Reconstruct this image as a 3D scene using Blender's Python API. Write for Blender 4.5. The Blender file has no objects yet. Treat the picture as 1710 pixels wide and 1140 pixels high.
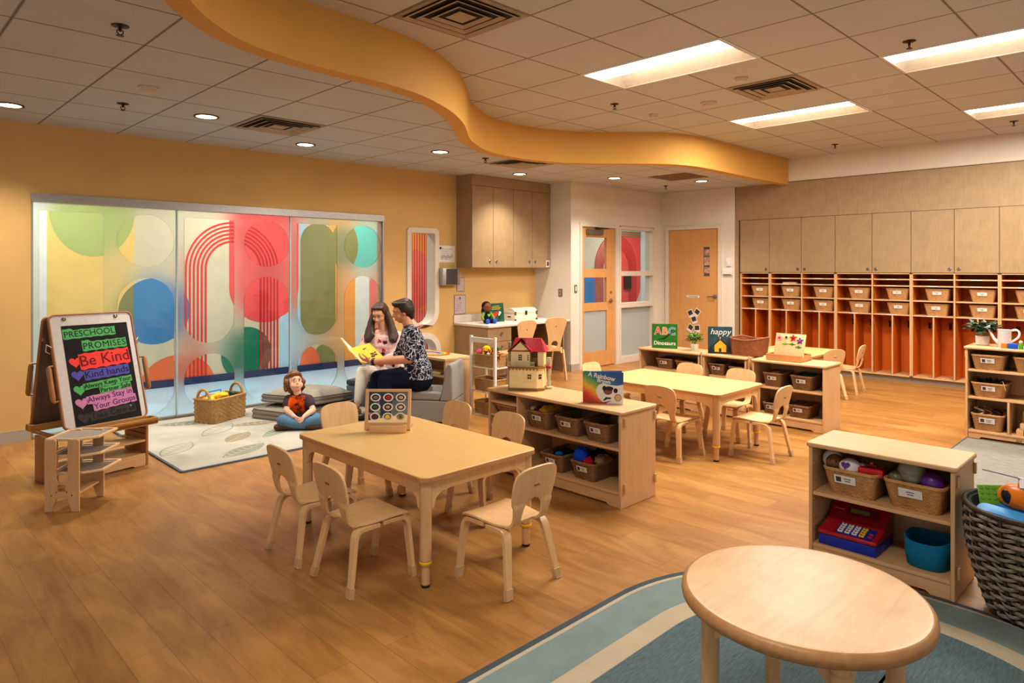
import bpy, bmesh, math, random
from mathutils import Vector, Matrix, Euler
random.seed(7)
PI = math.pi
COL = bpy.context.scene.collection
def V(*a): return Vector(a)
def lin(c):
    c = c / 255.0
    return c / 12.92 if c <= 0.04045 else ((c + 0.055) / 1.055) ** 2.4
def RGB(r, g, b): return (lin(r), lin(g), lin(b), 1.0)

# ---------------------------------------------------------------- materials
MATS = {}
class NT:
    def __init__(s, name):
        s.m = bpy.data.materials.new(name); s.m.use_nodes = True
        s.t = s.m.node_tree; s.n = s.t.nodes; s.l = s.t.links
        s.b = s.n['Principled BSDF']; s.out = s.n['Material Output']
    def add(s, typ, **kw):
        nd = s.n.new(typ)
        for k, v in kw.items():
            if k in nd.inputs.keys(): nd.inputs[k].default_value = v
            else: setattr(nd, k, v)
        return nd
    def link(s, a, b): s.l.new(a, b)
    def coords(s, scale=(1, 1, 1), rot=(0, 0, 0), loc=(0, 0, 0), kind='Object'):
        tc = s.add('ShaderNodeTexCoord'); mp = s.add('ShaderNodeMapping')
        mp.inputs['Scale'].default_value = scale; mp.inputs['Rotation'].default_value = rot; mp.inputs['Location'].default_value = loc
        s.link(tc.outputs[kind], mp.inputs['Vector']); return mp.outputs['Vector']
    def ramp(s, fac, stops):
        r = s.add('ShaderNodeValToRGB'); el = r.color_ramp.elements
        while len(el) < len(stops): el.new(0.5)
        for e, (p, c) in zip(el, stops): e.position = p; e.color = c
        s.link(fac, r.inputs['Fac']); return r.outputs['Color']
    def noise(s, vec, scale, detail=3, rough=0.55, dist=0.0):
        n = s.add('ShaderNodeTexNoise', Scale=scale, Detail=detail, Roughness=rough, Distortion=dist)
        s.link(vec, n.inputs['Vector']); return n.outputs['Fac']
    def bump(s, h, strength=0.2, dist=0.01):
        b = s.add('ShaderNodeBump', Strength=strength, Distance=dist)
        s.link(h, b.inputs['Height']); s.link(b.outputs['Normal'], s.b.inputs['Normal'])
    def mix(s, fac, a, b, mode='MIX'):
        m = s.add('ShaderNodeMix', data_type='RGBA', blend_type=mode)
        if isinstance(fac, float): m.inputs[0].default_value = fac
        else: s.link(fac, m.inputs[0])
        for v, i in ((a, 6), (b, 7)):
            if isinstance(v, tuple): m.inputs[i].default_value = v
            else: s.link(v, m.inputs[i])
        return m.outputs[2]
    def base(s, c): 
        if isinstance(c, tuple): s.b.inputs['Base Color'].default_value = c
        else: s.link(c, s.b.inputs['Base Color'])
    def done(s, rough=0.5, metal=0.0, spec=0.5):
        s.b.inputs['Roughness'].default_value = rough; s.b.inputs['Metallic'].default_value = metal
        s.b.inputs['Specular IOR Level'].default_value = spec
        return s.m

def plain(name, c, rough=0.5, metal=0.0, var=0.06, scale=30, spec=0.4, bump=0.0):
    if name in MATS: return MATS[name]
    t = NT(name); c = RGB(*c)
    v = t.noise(t.coords(), scale)
    lo = tuple(x * (1 - var) for x in c[:3]) + (1,); hi = tuple(min(1, x * (1 + var)) for x in c[:3]) + (1,)
    t.base(t.ramp(v, [(0.3, lo), (0.7, hi)]))
    if bump: t.bump(v, bump, 0.004)
    MATS[name] = t.done(rough, metal, spec); return MATS[name]
def wood(name, c1, c2, axis='Z', scale=1.0, rough=0.42, stretch=12, spec=0.4, blotch=0.25):
    if name in MATS: return MATS[name]
    t = NT(name)
    sc = [stretch * scale] * 3; sc['XYZ'.index(axis)] = 1.0 * scale
    f = t.noise(t.coords(tuple(sc)), 3.5, 5, 0.6, 0.6)
    g = t.noise(t.coords((1, 1, 1)), 5.0 * scale, 2)
    col = t.ramp(f, [(0.25, RGB(*c1)), (0.75, RGB(*c2))])
    c = t.mix(blotch, col, t.ramp(g, [(0.35, RGB(*c1)), (0.65, RGB(*c2))]))
    t.base(c); t.bump(f, 0.05, 0.002)
    MATS[name] = t.done(rough, 0, spec); return MATS[name]
def fabric(name, c, rough=0.9, scale=250, var=0.15):
    if name in MATS: return MATS[name]
    t = NT(name); c = RGB(*c)
    v = t.noise(t.coords(), scale, 2); w = t.noise(t.coords(), 9, 3)
    lo = tuple(x * (1 - var) for x in c[:3]) + (1,); hi = tuple(min(1, x * (1 + var)) for x in c[:3]) + (1,)
    t.base(t.mix(0.5, t.ramp(v, [(0.3, lo), (0.7, hi)]), t.ramp(w, [(0.3, lo), (0.7, hi)])))
    t.bump(v, 0.25, 0.003); MATS[name] = t.done(rough, 0, 0.15); return MATS[name]
def wicker(name, c1, c2):
    if name in MATS: return MATS[name]
    t = NT(name)
    v = t.noise(t.coords((1, 1, 3)), 45, 4, 0.6)
    w = t.noise(t.coords(), 7, 2)
    t.base(t.mix(0.35, t.ramp(v, [(0.32, RGB(*c1)), (0.66, RGB(*c2))]), t.ramp(w, [(0.3, RGB(*c1)), (0.7, RGB(*c2))])))
    ge = t.add('ShaderNodeNewGeometry'); src = t.b.inputs['Base Color'].links[0].from_socket
    gap = t.ramp(ge.outputs['Pointiness'], [(.42, (.22, .17, .13, 1)), (.505, (1, 1, 1, 1))]); t.base(t.mix(1.0, src, gap, 'MULTIPLY'))
    t.bump(v, 0.35, 0.004); MATS[name] = t.done(0.6, 0, 0.3); return MATS[name]
def emit(name, c, s):
    if name in MATS: return MATS[name]
    t = NT(name); t.base(RGB(*c)); t.b.inputs['Emission Color'].default_value = RGB(*c); t.b.inputs['Emission Strength'].default_value = s
    MATS[name] = t.done(0.5); return MATS[name]
def glass(name, tint=(245, 250, 250), opac=0.08):
    if name in MATS: return MATS[name]
    t = NT(name); t.n.remove(t.b)
    tr = t.add('ShaderNodeBsdfTransparent'); tr.inputs['Color'].default_value = RGB(*tint)
    gl = t.add('ShaderNodeBsdfGlossy', Roughness=0.03)
    lw = t.add('ShaderNodeLayerWeight', Blend=0.5); mx = t.add('ShaderNodeMixShader')
    pw = t.add('ShaderNodeMath', operation='POWER'); t.link(lw.outputs['Facing'], pw.inputs[0]); pw.inputs[1].default_value = 4.0
    fr = t.add('ShaderNodeMath', operation='MULTIPLY_ADD'); t.link(pw.outputs[0], fr.inputs[0]); fr.inputs[1].default_value = 0.35; fr.inputs[2].default_value = 0.03
    t.link(fr.outputs[0], mx.inputs[0]); t.link(tr.outputs[0], mx.inputs[1]); t.link(gl.outputs[0], mx.inputs[2]); t.link(mx.outputs[0], t.out.inputs['Surface'])
    MATS[name] = t.m; return t.m
def frosted(name, tint=(238, 240, 238), rough=0.4, milk=0.2):
    if name in MATS: return MATS[name]
    t = NT(name); t.n.remove(t.b)
    rf = t.add('ShaderNodeBsdfRefraction', Roughness=rough, IOR=1.4); rf.inputs['Color'].default_value = RGB(*tint)
    tl = t.add('ShaderNodeBsdfTranslucent'); tl.inputs['Color'].default_value = RGB(*tint)
    df = t.add('ShaderNodeBsdfDiffuse'); df.inputs['Color'].default_value = RGB(225, 226, 222)
    m1 = t.add('ShaderNodeMixShader'); m1.inputs[0].default_value = milk * 0.6
    m2 = t.add('ShaderNodeMixShader'); m2.inputs[0].default_value = milk * 0.5
    t.link(rf.outputs[0], m1.inputs[1]); t.link(tl.outputs[0], m1.inputs[2]); t.link(m1.outputs[0], m2.inputs[1]); t.link(df.outputs[0], m2.inputs[2])
    t.link(m2.outputs[0], t.out.inputs['Surface']); MATS[name] = t.m; return t.m

# ---------------------------------------------------------------- mesh builder
def T(x=0, y=0, z=0): return Matrix.Translation((x, y, z))
def R(ax, deg): return Matrix.Rotation(math.radians(deg), 4, ax)
def frame(o, ex, ey):
    ex = Vector(ex).normalized(); ey = Vector(ey); ey = (ey - ex * ey.dot(ex)).normalized(); ez = ex.cross(ey)
    m = Matrix.Identity(4)
    for i, v in enumerate((ex, ey, ez)):
        for j in range(3): m[j][i] = v[j]
    m.translation = Vector(o); return m
class MB:
    def __init__(s, M=None): s.bm = bmesh.new(); s.M = M or Matrix.Identity(4); s.mi = 0
    def v(s, p): return s.bm.verts.new(s.M @ Vector(p))
    def f(s, vs):
        try:
            fc = s.bm.faces.new(vs); fc.material_index = s.mi; return fc
        except ValueError: return None
    def box(s, c, d, M=None, bev=0.0):
        M = M or Matrix.Identity(4); x, y, z = (k / 2 for k in d); c = Vector(c)
        vs = [s.v(M @ (c + Vector((i * x, j * y, k * z)))) for i in (-1, 1) for j in (-1, 1) for k in (-1, 1)]
        fs = [s.f([vs[i] for i in q]) for q in ((0, 1, 3, 2), (4, 6, 7, 5), (0, 4, 5, 1), (2, 3, 7, 6), (0, 2, 6, 4), (1, 5, 7, 3))]
        if bev:
            es = list({e for fc in fs for e in fc.edges})
            r = bmesh.ops.bevel(s.bm, geom=es, offset=bev, segments=2, affect='EDGES', profile=0.6, material=-1)
            for fc in r['faces']: fc.material_index = s.mi
        return s
    def bb(s, p0, p1, bev=0.0):
        return s.box([(a + b) / 2 for a, b in zip(p0, p1)], [abs(b - a) for a, b in zip(p0, p1)], bev=bev)
    def ring(s, pts): return [s.v(p) for p in pts]
    def loft(s, rings, closed=True, cap0=True, cap1=True):
        rs = [s.ring(r) for r in rings]; n = len(rs[0])
        for a, b in zip(rs, rs[1:]):
            for i in range(n if closed else n - 1):
                j = (i + 1) % n; s.f([a[i], a[j], b[j], b[i]])
        if closed and cap0: s.f(rs[0][::-1])
        if closed and cap1: s.f(rs[-1])
        return s
    def tube(s, pts, r, seg=8, closed=False, caps=True, flat=1.0):
        pts = [Vector(p) for p in pts]; n = len(pts); rings = []
        rr = r if isinstance(r, (list, tuple)) else [r] * n
        prev = None
        for i, p in enumerate(pts):
            if closed: t = pts[(i + 1) % n] - pts[i - 1]
            else: t = pts[min(i + 1, n - 1)] - pts[max(i - 1, 0)]
            t = t.normalized() if t.length > 1e-9 else Vector((0, 0, 1))
            if prev is None:
                a = Vector((0, 0, 1)) if abs(t.z) < 0.95 else Vector((1, 0, 0)); u = (a - t * a.dot(t)).normalized()
            else: u = (prev - t * prev.dot(t)).normalized()
            prev = u; w = t.cross(u)
            rings.append([p + (u * math.cos(k * 2 * PI / seg) + w * math.sin(k * 2 * PI / seg) * flat) * rr[i] for k in range(seg)])
        if closed:
            rings.append(rings[0]); return s.loft(rings, True, False, False)
        return s.loft(rings, True, caps, caps)
    def cyl(s, p0, p1, r0, r1=None, seg=16): return s.tube([p0, p1], [r0, r0 if r1 is None else r1], seg)
    def lathe(s, prof, c=(0, 0, 0), seg=24, M=None, cap0=True, cap1=True, sx=1, sy=1):
        M = M or Matrix.Identity(4); c = Vector(c)
        return s.loft([[M @ (c + Vector((r * sx * math.cos(k * 2 * PI / seg), r * sy * math.sin(k * 2 * PI / seg), z))) for k in range(seg)] for r, z in prof], True, cap0, cap1)
    def ball(s, c, r, seg=16, M=None):
        r = r if isinstance(r, (list, tuple)) else (r, r, r); n = max(6, seg // 2)
        M = M or Matrix.Identity(4); c = Vector(c)
        return s.loft([[M @ (c + Vector((r[0] * math.sin(a) * math.cos(k * 2 * PI / seg), r[1] * math.sin(a) * math.sin(k * 2 * PI / seg), -r[2] * math.cos(a)))) for k in range(seg)] for a in [max(0.02, min(PI - 0.02, i * PI / n)) for i in range(n + 1)]])
    def poly(s, pts, holes=(), t=0.0, M=None):
        """flat polygon (2D) with holes in the local XY plane, extruded by t along local z"""
        M = M or Matrix.Identity(4); b = bmesh.new()
        def loop(ps):
            vs = [b.verts.new((p[0], p[1], 0)) for p in ps]
            for i in range(len(vs)): b.edges.new((vs[i - 1], vs[i]))
        loop(pts)
        for h in holes: loop(h)
        if holes: bmesh.ops.triangle_fill(b, edges=b.edges[:], use_beauty=True)
        else:
            bmesh.ops.contextual_create(b, geom=b.edges[:])
        bmesh.ops.recalc_face_normals(b, faces=b.faces[:])
        if b.faces and sum(fc.normal.z * fc.calc_area() for fc in b.faces) < 0: bmesh.ops.reverse_faces(b, faces=b.faces[:])
        b.verts.index_update(); mp = {}
        for vv in b.verts: mp[vv.index] = (s.v(M @ Vector((vv.co.x, vv.co.y, t))), s.v(M @ Vector((vv.co.x, vv.co.y, 0))) if t else None)
        for fc in b.faces:
            s.f([mp[x.index][0] for x in fc.verts])
            if t: s.f([mp[x.index][1] for x in reversed(fc.verts)])
        if t:
            for e in b.edges:
                if len(e.link_faces) == 1:
                    l = e.link_loops[0]; a, c2 = l.vert.index, l.link_loop_next.vert.index
                    s.f([mp[a][1], mp[c2][1], mp[c2][0], mp[a][0]])
        b.free(); return s
    def sheet(s, grid, t=0.0, skip=lambda i, j: False):
        """grid of points; thickness t downwards along -normal is left to a modifier"""
        vs = [[s.v(p) for p in row] for row in grid]
        for i in range(len(vs) - 1):
            for j in range(len(vs[0]) - 1):
                if not skip(i, j): s.f([vs[i][j], vs[i][j + 1], vs[i + 1][j + 1], vs[i + 1][j]])
        return s
    def build(s, name, mats, parent=None, smooth=35, recalc=True, solid=0, offset=0, bev=0, sub=0):
        bmesh.ops.remove_doubles(s.bm, verts=s.bm.verts[:], dist=1e-6)
        if recalc: bmesh.ops.recalc_face_normals(s.bm, faces=s.bm.faces[:])
        me = bpy.data.meshes.new(name)
        if smooth:
            ang = math.radians(smooth)
            for fc in s.bm.faces: fc.smooth = True
            for e in s.bm.edges:
                if len(e.link_faces) == 2 and e.calc_face_angle(0) > ang: e.smooth = False
        s.bm.to_mesh(me); s.bm.free()
        o = bpy.data.objects.new(name, me); COL.objects.link(o)
        for m in (mats if isinstance(mats, (list, tuple)) else [mats]): me.materials.append(m)
        if solid:
            md = o.modifiers.new('thickness', 'SOLIDIFY'); md.thickness = solid; md.offset = offset
        if bev:
            md = o.modifiers.new('edges', 'BEVEL'); md.width = bev; md.segments = 2; md.limit_method = 'ANGLE'; md.angle_limit = math.radians(40)
        if sub:
            md = o.modifiers.new('smooth', 'SUBSURF'); md.levels = sub; md.render_levels = sub
        if parent: o.parent = parent
        return o
def tag(o, label, cat, group=None, kind=None):
    if label: o['label'] = label
    if cat: o['category'] = cat
    if group: o['group'] = group
    if kind: o['kind'] = kind
    return o
def thing(name, label, cat, loc=(0, 0, 0), rz=0, group=None):
    o = bpy.data.objects.new(name, None); COL.objects.link(o); o.empty_display_size = 0.1
    o.location = loc; o.rotation_euler = (0, 0, math.radians(rz)); return tag(o, label, cat, group)
def struct(name, mb, m, parent=None, **k):
    o = mb.build(name, m, parent, **k)
    if not parent: o['kind'] = 'structure'
    return o
def kids(o): return [c for c in COL.objects if c.parent == o]
def dup(root, loc=None, rz=None, label=None, group=None, scale=None):
    def cp(o, par):
        c = o.copy(); COL.objects.link(c); c.parent = par
        for ch in KIDS.get(o.name, []): cp(ch, c)
        return c
    KIDS = {}
    for o in list(COL.objects):
        if o.parent: KIDS.setdefault(o.parent.name, []).append(o)
    r = cp(root, None)
    if loc is not None: r.location = loc
    if rz is not None: r.rotation_euler = (0, 0, math.radians(rz))
    if label: r['label'] = label
    if group: r['group'] = group
    if scale: r.scale = scale
    return r
def text(name, s, size, m, parent, M, ext=0.001, align='CENTER', spacing=1.0, shear=0.0, bold=0.0):
    cu = bpy.data.curves.new(name, 'FONT'); cu.body = s; cu.size = size; cu.extrude = ext; cu.align_x = align; cu.align_y = 'CENTER'
    cu.space_character = spacing; cu.shear = shear; cu.offset = bold; cu.resolution_u = 3
    tmp = bpy.data.objects.new(name, cu); COL.objects.link(tmp)
    me = bpy.data.meshes.new_from_object(tmp.evaluated_get(bpy.context.evaluated_depsgraph_get()))
    bpy.data.objects.remove(tmp); me.transform(M); me.materials.clear(); me.materials.append(m)
    o = bpy.data.objects.new(name, me); COL.objects.link(o)
    if parent: o.parent = parent
    return o
def circ(cx, cy, rx, ry=None, n=40, a0=0, a1=360):
    ry = rx if ry is None else ry; full = (a1 - a0) % 360 == 0; k = n if full else n + 1
    return [(cx + rx * math.cos(math.radians(a0 + (a1 - a0) * i / n)), cy + ry * math.sin(math.radians(a0 + (a1 - a0) * i / n))) for i in range(k)]
def rrect(x0, y0, x1, y1, r, n=6):
    rs = r if isinstance(r, (list, tuple)) else [r] * 4  # corners: bl, br, tr, tl
    out = []
    for (cx, cy, a), q in zip(((x0, y0, 180), (x1, y0, 270), (x1, y1, 0), (x0, y1, 90)), rs):
        if q <= 0: out.append((cx, cy)); continue
        px = cx + (q if cx == x0 else -q); py = cy + (q if cy == y0 else -q)
        out += circ(px, py, q, n=n, a0=a, a1=a + 90)
    return out
def heart(cx, cy, s, n=36):
    o = []
    for i in range(n):
        t = 2 * PI * i / n
        o.append((cx + s * 16 * math.sin(t) ** 3 / 17, cy + s * (13 * math.cos(t) - 5 * math.cos(2 * t) - 2 * math.cos(3 * t) - math.cos(4 * t)) / 17))
    return o
def arc3(fn, n): return [fn(i / (n - 1)) for i in range(n)]
# ---------------------------------------------------------------- shared materials
MAPLE = wood('maple', (202, 158, 112), (220, 180, 134), 'Z', 1.0)
MAPLEX = wood('maple_x', (202, 158, 112), (220, 180, 134), 'X', 1.0)
MAPLEY = wood('maple_y', (200, 156, 110), (222, 182, 136), 'Y', 1.0)
PLY = wood('birch_ply', (214, 172, 122), (230, 192, 142), 'Z', 0.8)
PLYEDGE = wood('ply_edge', (170, 118, 72), (205, 155, 105), 'X', 1.0)
TABLETOP = wood('yellow_birch_laminate', (228, 186, 120), (236, 196, 132), 'Y', 0.7, rough=0.33)
CABW = wood('cabinet_laminate', (148, 123, 92), (174, 147, 112), 'Z', 1.6, stretch=22, rough=0.5)
ORANGE = wood('orange_cubby_back', (206, 102, 14), (216, 112, 20), 'Z', 1.0, rough=0.55)
DOORW = wood('door_maple', (198, 145, 88), (214, 163, 104), 'Z', 0.9)
EASELW = wood('easel_wood', (150, 98, 58), (182, 128, 80), 'Z', 1.0)
CAP = plain('foot_cap_plastic', (200, 166, 124), 0.35)
WHITE = plain('white_paint', (226, 220, 212), 0.6)
WALLW = plain('wall_white', (220, 210, 196), 0.8, scale=3, var=0.03)
WALLY = plain('wall_yellow', (212, 174, 112), 0.75, scale=3, var=0.03)
SOFFY = plain('soffit_yellow', (214, 164, 84), 0.7, scale=3, var=0.03)
TRIM = plain('trim_white', (216, 204, 190), 0.55, var=0.02)
GREYB = plain('baseboard_grey', (172, 162, 150), 0.6, var=0.04)
METAL = plain('brushed_steel', (150, 146, 140), 0.35, 0.9)
ALU = plain('aluminium', (170, 165, 160), 0.4, 0.7)
DARK = plain('dark_void', (22, 18, 15), 0.8)
BLACK = plain('black_plastic', (28, 26, 26), 0.5)
PAPER = plain('white_paper', (226, 220, 214), 0.8, var=0.02)
INK = plain('grey_ink', (70, 64, 62), 0.8)
WICK = wicker('wicker_tan', (150, 104, 64), (206, 160, 108))
WICKL = wicker('wicker_honey', (160, 110, 62), (214, 166, 108))
WICKD = wicker('wicker_brown', (104, 74, 50), (164, 124, 88))
WICKR = wicker('wicker_red_brown', (118, 68, 42), (170, 106, 70))
SEAG = wicker('seagrass', (140, 100, 56), (206, 166, 108))
def col(name, c, rough=0.5, **k): return plain(name, c, rough, **k)
RED = col('toy_red', (200, 30, 34), 0.35); BLUE = col('toy_blue', (28, 84, 190), 0.35); GREEN = col('toy_green', (70, 160, 50), 0.4)
YEL = col('toy_yellow', (240, 190, 30), 0.4); ORG = col('toy_orange', (232, 122, 28), 0.4); PUR = col('toy_purple', (96, 40, 130), 0.35); SKYB = col('toy_sky_blue', (50, 150, 215), 0.4)
# ================================================================ room shell
YA, XB, YD, XR, YC = 7.12, 9.86, 6.40, 7.50, 9.11      # glass wall, cubby wall, door wall, return wall, corridor wall
ZL, ZU = 2.74, 3.08
# floor: vinyl planks running towards the glass wall
t = NT('vinyl_plank_floor')
co = t.coords((1, 1, 1), (0, 0, PI / 2))
bk = t.add('ShaderNodeTexBrick', Scale=1.0); bk.offset = 0.37; bk.squash = 1.0
bk.inputs['Brick Width'].default_value = 0.95; bk.inputs['Row Height'].default_value = 0.152; bk.inputs['Mortar Size'].default_value = 0.0012; bk.inputs['Mortar Smooth'].default_value = 0.3
bk.inputs['Color1'].default_value = (0, 0, 0, 1); bk.inputs['Color2'].default_value = (1, 1, 1, 1); bk.inputs['Mortar'].default_value = (0.3, 0.3, 0.3, 1)
t.link(co, bk.inputs['Vector'])
g1 = t.noise(t.coords((14, 1.0, 1)), 3.0, 6, 0.62, 0.8)
g2 = t.noise(t.coords((2.2, 0.55, 1)), 3.0, 3, 0.6, 1.4)
base = t.ramp(g1, [(0.28, RGB(140, 94, 45)), (0.72, RGB(175, 125, 68))])
tone = t.ramp(bk.outputs['Color'], [(0.0, RGB(134, 90, 43)), (0.5, RGB(160, 112, 58)), (1.0, RGB(186, 138, 80))])
c = t.mix(0.45, base, tone)
c = t.mix(0.35, c, t.ramp(g2, [(0.35, RGB(136, 92, 45)), (0.65, RGB(194, 147, 84))]))
seam = t.ramp(bk.outputs['Fac'], [(0.0, (1, 1, 1, 1)), (1.0, (0.62, 0.55, 0.5, 1))])
c = t.mix(1.0, c, seam, 'MULTIPLY')
t.base(c); t.bump(g1, 0.04, 0.002); FLOORM = t.done(0.38, 0, 0.35)
struct('floor', MB().bb((-3, -4, -0.1), (XB + 0.6, YA + 0.12, 0)), FLOORM, smooth=0)
# ceiling tiles -------------------------------------------------
def tile_mat(name, ox, oy, s, sy, c):
    t = NT(name); tc = t.add('ShaderNodeTexCoord'); sp = t.add('ShaderNodeSeparateXYZ'); t.link(tc.outputs['Object'], sp.inputs[0])
    ds = []
    for ax, o, q in ((0, ox, s), (1, oy, sy)):
        a = t.add('ShaderNodeMath', operation='SUBTRACT'); t.link(sp.outputs[ax], a.inputs[0]); a.inputs[1].default_value = o
        p = t.add('ShaderNodeMath', operation='PINGPONG'); t.link(a.outputs[0], p.inputs[0]); p.inputs[1].default_value = q / 2
        ds.append(p.outputs[0])
    mn = t.add('ShaderNodeMath', operation='MINIMUM'); t.link(ds[0], mn.inputs[0]); t.link(ds[1], mn.inputs[1])
    n = t.noise(t.coords(), 160, 3); n2 = t.noise(t.coords(), 2.0, 2)
    r, g, b = c
    face = t.mix(0.3, t.ramp(n, [(0.3, RGB(r - 8, g - 8, b - 8)), (0.7, RGB(r + 5, g + 5, b + 5))]), t.ramp(n2, [(0.3, RGB(r - 8, g - 8, b - 8)), (0.7, RGB(r + 6, g + 6, b + 6))]))
    line = t.ramp(mn.outputs[0], [(0.0, (0.42, 0.36, 0.3, 1)), (0.006, (0.42, 0.36, 0.3, 1)), (0.0085, (1, 1, 1, 1))])
    t.base(t.mix(1.0, face, line, 'MULTIPLY')); t.bump(n, 0.1, 0.002); return t.done(0.9, 0, 0.1)
CEL = tile_mat('ceiling_tile_lower', 0.0, 4.19, 0.61, 0.61, (200, 202, 208))
CEU = tile_mat('ceiling_tile_upper', 3.10, 3.61, 0.62, 0.63, (200, 202, 208))
# soffit curve (room side of the yellow band), then the tile side of it
FACE = [(-3, 1.2), (-1.6, 1.25), (-0.4, 1.55), (0.4, 2.15), (0.85, 2.8), (1.15, 3.28), (1.27, 3.42), (1.39, 3.53), (1.52, 3.63), (1.74, 3.72), (1.95, 3.765), (2.27, 3.79), (2.5, 3.80), (2.76, 3.835), (3.03, 3.92), (3.42, 4.13), (3.73, 4.37), (3.95, 4.58), (4.14, 4.78), (4.33, 4.95), (4.51, 5.07), (4.75, 5.22), (5.02, 5.31), (5.3, 5.345), (5.67, 5.31), (5.99, 5.2), (6.33, 4.95), (6.68, 4.6), (6.97, 4.37), (7.35, 4.26), (8.03, 4.26), (8.77, 4.28), (9.86, 4.25)]
def smooth_path(p, it=2):
    for _ in range(it):
        q = [p[0]]
        for a, b in zip(p, p[1:]):
            q += [(a[0] * .75 + b[0] * .25, a[1] * .75 + b[1] * .25), (a[0] * .25 + b[0] * .75, a[1] * .25 + b[1] * .75)]
        p = q + [p[-1]]
    return p
FACE = smooth_path(FACE)
def offset_path(p, d):
    o = []
    for i, a in enumerate(p):
        b = Vector(p[min(i + 1, len(p) - 1)]) - Vector(p[max(i - 1, 0)]); b.normalize()
        o.append((a[0] - b.y * d, a[1] + b.x * d))
    return o
LIP = offset_path(FACE, 0.12); LIP[-1] = (9.86, LIP[-1][1])
mb = MB()
rings = [[(a[0], a[1], ZU + 0.05), (a[0], a[1], ZL - 0.03), (b[0], b[1], ZL - 0.03), (b[0], b[1], ZU + 0.05)] for a, b in zip(FACE, LIP)]
mb.loft(rings)
struct('trim_1', mb, SOFFY, smooth=30)['label'] = 'curved yellow soffit band between the two ceilings'
mb = MB(); mb.poly(LIP + [(9.9, 7.2), (-3, 7.2)], t=0.06, M=T(0, 0, ZL)); struct('ceiling', mb, CEL, smooth=0)
# upper ceiling: cells left open where the light troffers and vents sit
TROF = [(4.34, 2.35, 1.26), (6.82, 2.35, 1.26), (5.58, 0.46, 1.26), (8.06, 0.46, 1.26), (0.62, 0.46, 1.26)]  # last panel is added out of view to brighten the front table
mb = MB()
nx0, nx1, ny0, ny1 = -10, 11, -13, 4
for i in range(nx0, nx1):
    for j in range(ny0, ny1):
        x0, y0 = 3.10 + 0.62 * i, 3.61 + 0.63 * j
        if any(tx - .05 < x0 < tx + .05 and ty - 0.05 < y0 < ty + tl - 0.1 for tx, ty, tl in TROF): continue
        x1 = min(x0 + .62, XB)
        if x0 < XB: mb.f([mb.v(p) for p in ((x0, y0, ZU), (x0, y0 + .63, ZU), (x1, y0 + .63, ZU), (x1, y0, ZU))])
struct('ceiling.001', mb, CEU, smooth=0)
# walls ---------------------------------------------------------
GX0, GX1, GZ1 = 1.17, 4.79, 2.14
OX0, OX1, OZ0, OZ1 = 5.14, 5.63, 0.70, 2.00
# wall A with glass opening and oval window holes; local x = world x, local y = world z
MA = frame((0, YA, 0), (1, 0, 0), (0, 0, 1))    # local z -> -y
oval = rrect(OX0, OZ0, OX1, OZ1, [0.235, 0.235, 0.05, 0.05], 10)
port = circ(5.43, 0.40, 0.235, n=36)
mb = MB(); mb.poly([(-3, 0), (GX0, 0), (GX0, GZ1), (GX1, GZ1), (GX1, 0), (7.6, 0), (7.6, 3.1), (-3, 3.1)], [oval, port], t=0.16, M=MA @ T(0, 0, -0.16))
struct('wall_left', mb, WALLY, smooth=0)
def ring_trim(name, outer, inner, d0, d1, m, label=None):
    mb = MB(); mb.poly(outer, [inner], t=d1 - d0, M=MA @ T(0, 0, d0)); o = struct(name, mb, m, smooth=30); 
    if label: o['label'] = label
    return o
# oval window casing + pane
o = thing('window_1', 'tall white framed window with rounded bottom in yellow wall', 'window'); o['kind'] = 'structure'
mb = MB(); mb.poly(rrect(OX0 - .012, OZ0 - .012, OX1 + .012, OZ1 + .012, [0.25, 0.25, 0.06, 0.06], 10), [rrect(OX0 + .055, OZ0 + .055, OX1 - .055, OZ1 - .055, [0.19, 0.19, 0.02, 0.02], 10)], t=0.02, M=MA)
mb.build('window_frame', TRIM, o)
mb = MB(); mb.poly(rrect(OX0 + .004, OZ0 + .004, OX1 - .004, OZ1 - .004, [0.232, 0.232, 0.046, 0.046], 10), [rrect(OX0 + .055, OZ0 + .055, OX1 - .055, OZ1 - .055, [0.19, 0.19, 0.02, 0.02], 10)], t=0.155, M=MA @ T(0, 0, -0.157)); mb.build('window_reveal', TRIM, o)
mb = MB(); mb.poly(rrect(OX0 + .056, OZ0 + .056, OX1 - .056, OZ1 - .056, [0.19, 0.19, 0.02, 0.02], 10), t=0.008, M=MA @ T(0, 0, -0.10)); mb.build('pane', glass('clear_glass'), o)
o = thing('window_2', 'small round white framed porthole low in yellow wall', 'window'); o['kind'] = 'structure'
mb = MB(); mb.poly(circ(5.43, 0.40, 0.245, n=36), [circ(5.43, 0.40, 0.17, n=36)], t=0.02, M=MA); mb.build('window_frame', TRIM, o)
mb = MB(); mb.poly(circ(5.43, 0.40, 0.23, n=36), [circ(5.43, 0.40, 0.17, n=36)], t=0.155, M=MA @ T(0, 0, -.157)); mb.build('window_reveal', TRIM, o)
mb = MB(); mb.poly(circ(5.43, 0.40, 0.171, n=36), t=0.008, M=MA @ T(0, 0, -.10)); mb.build('pane', glass('clear_glass'), o)
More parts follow.
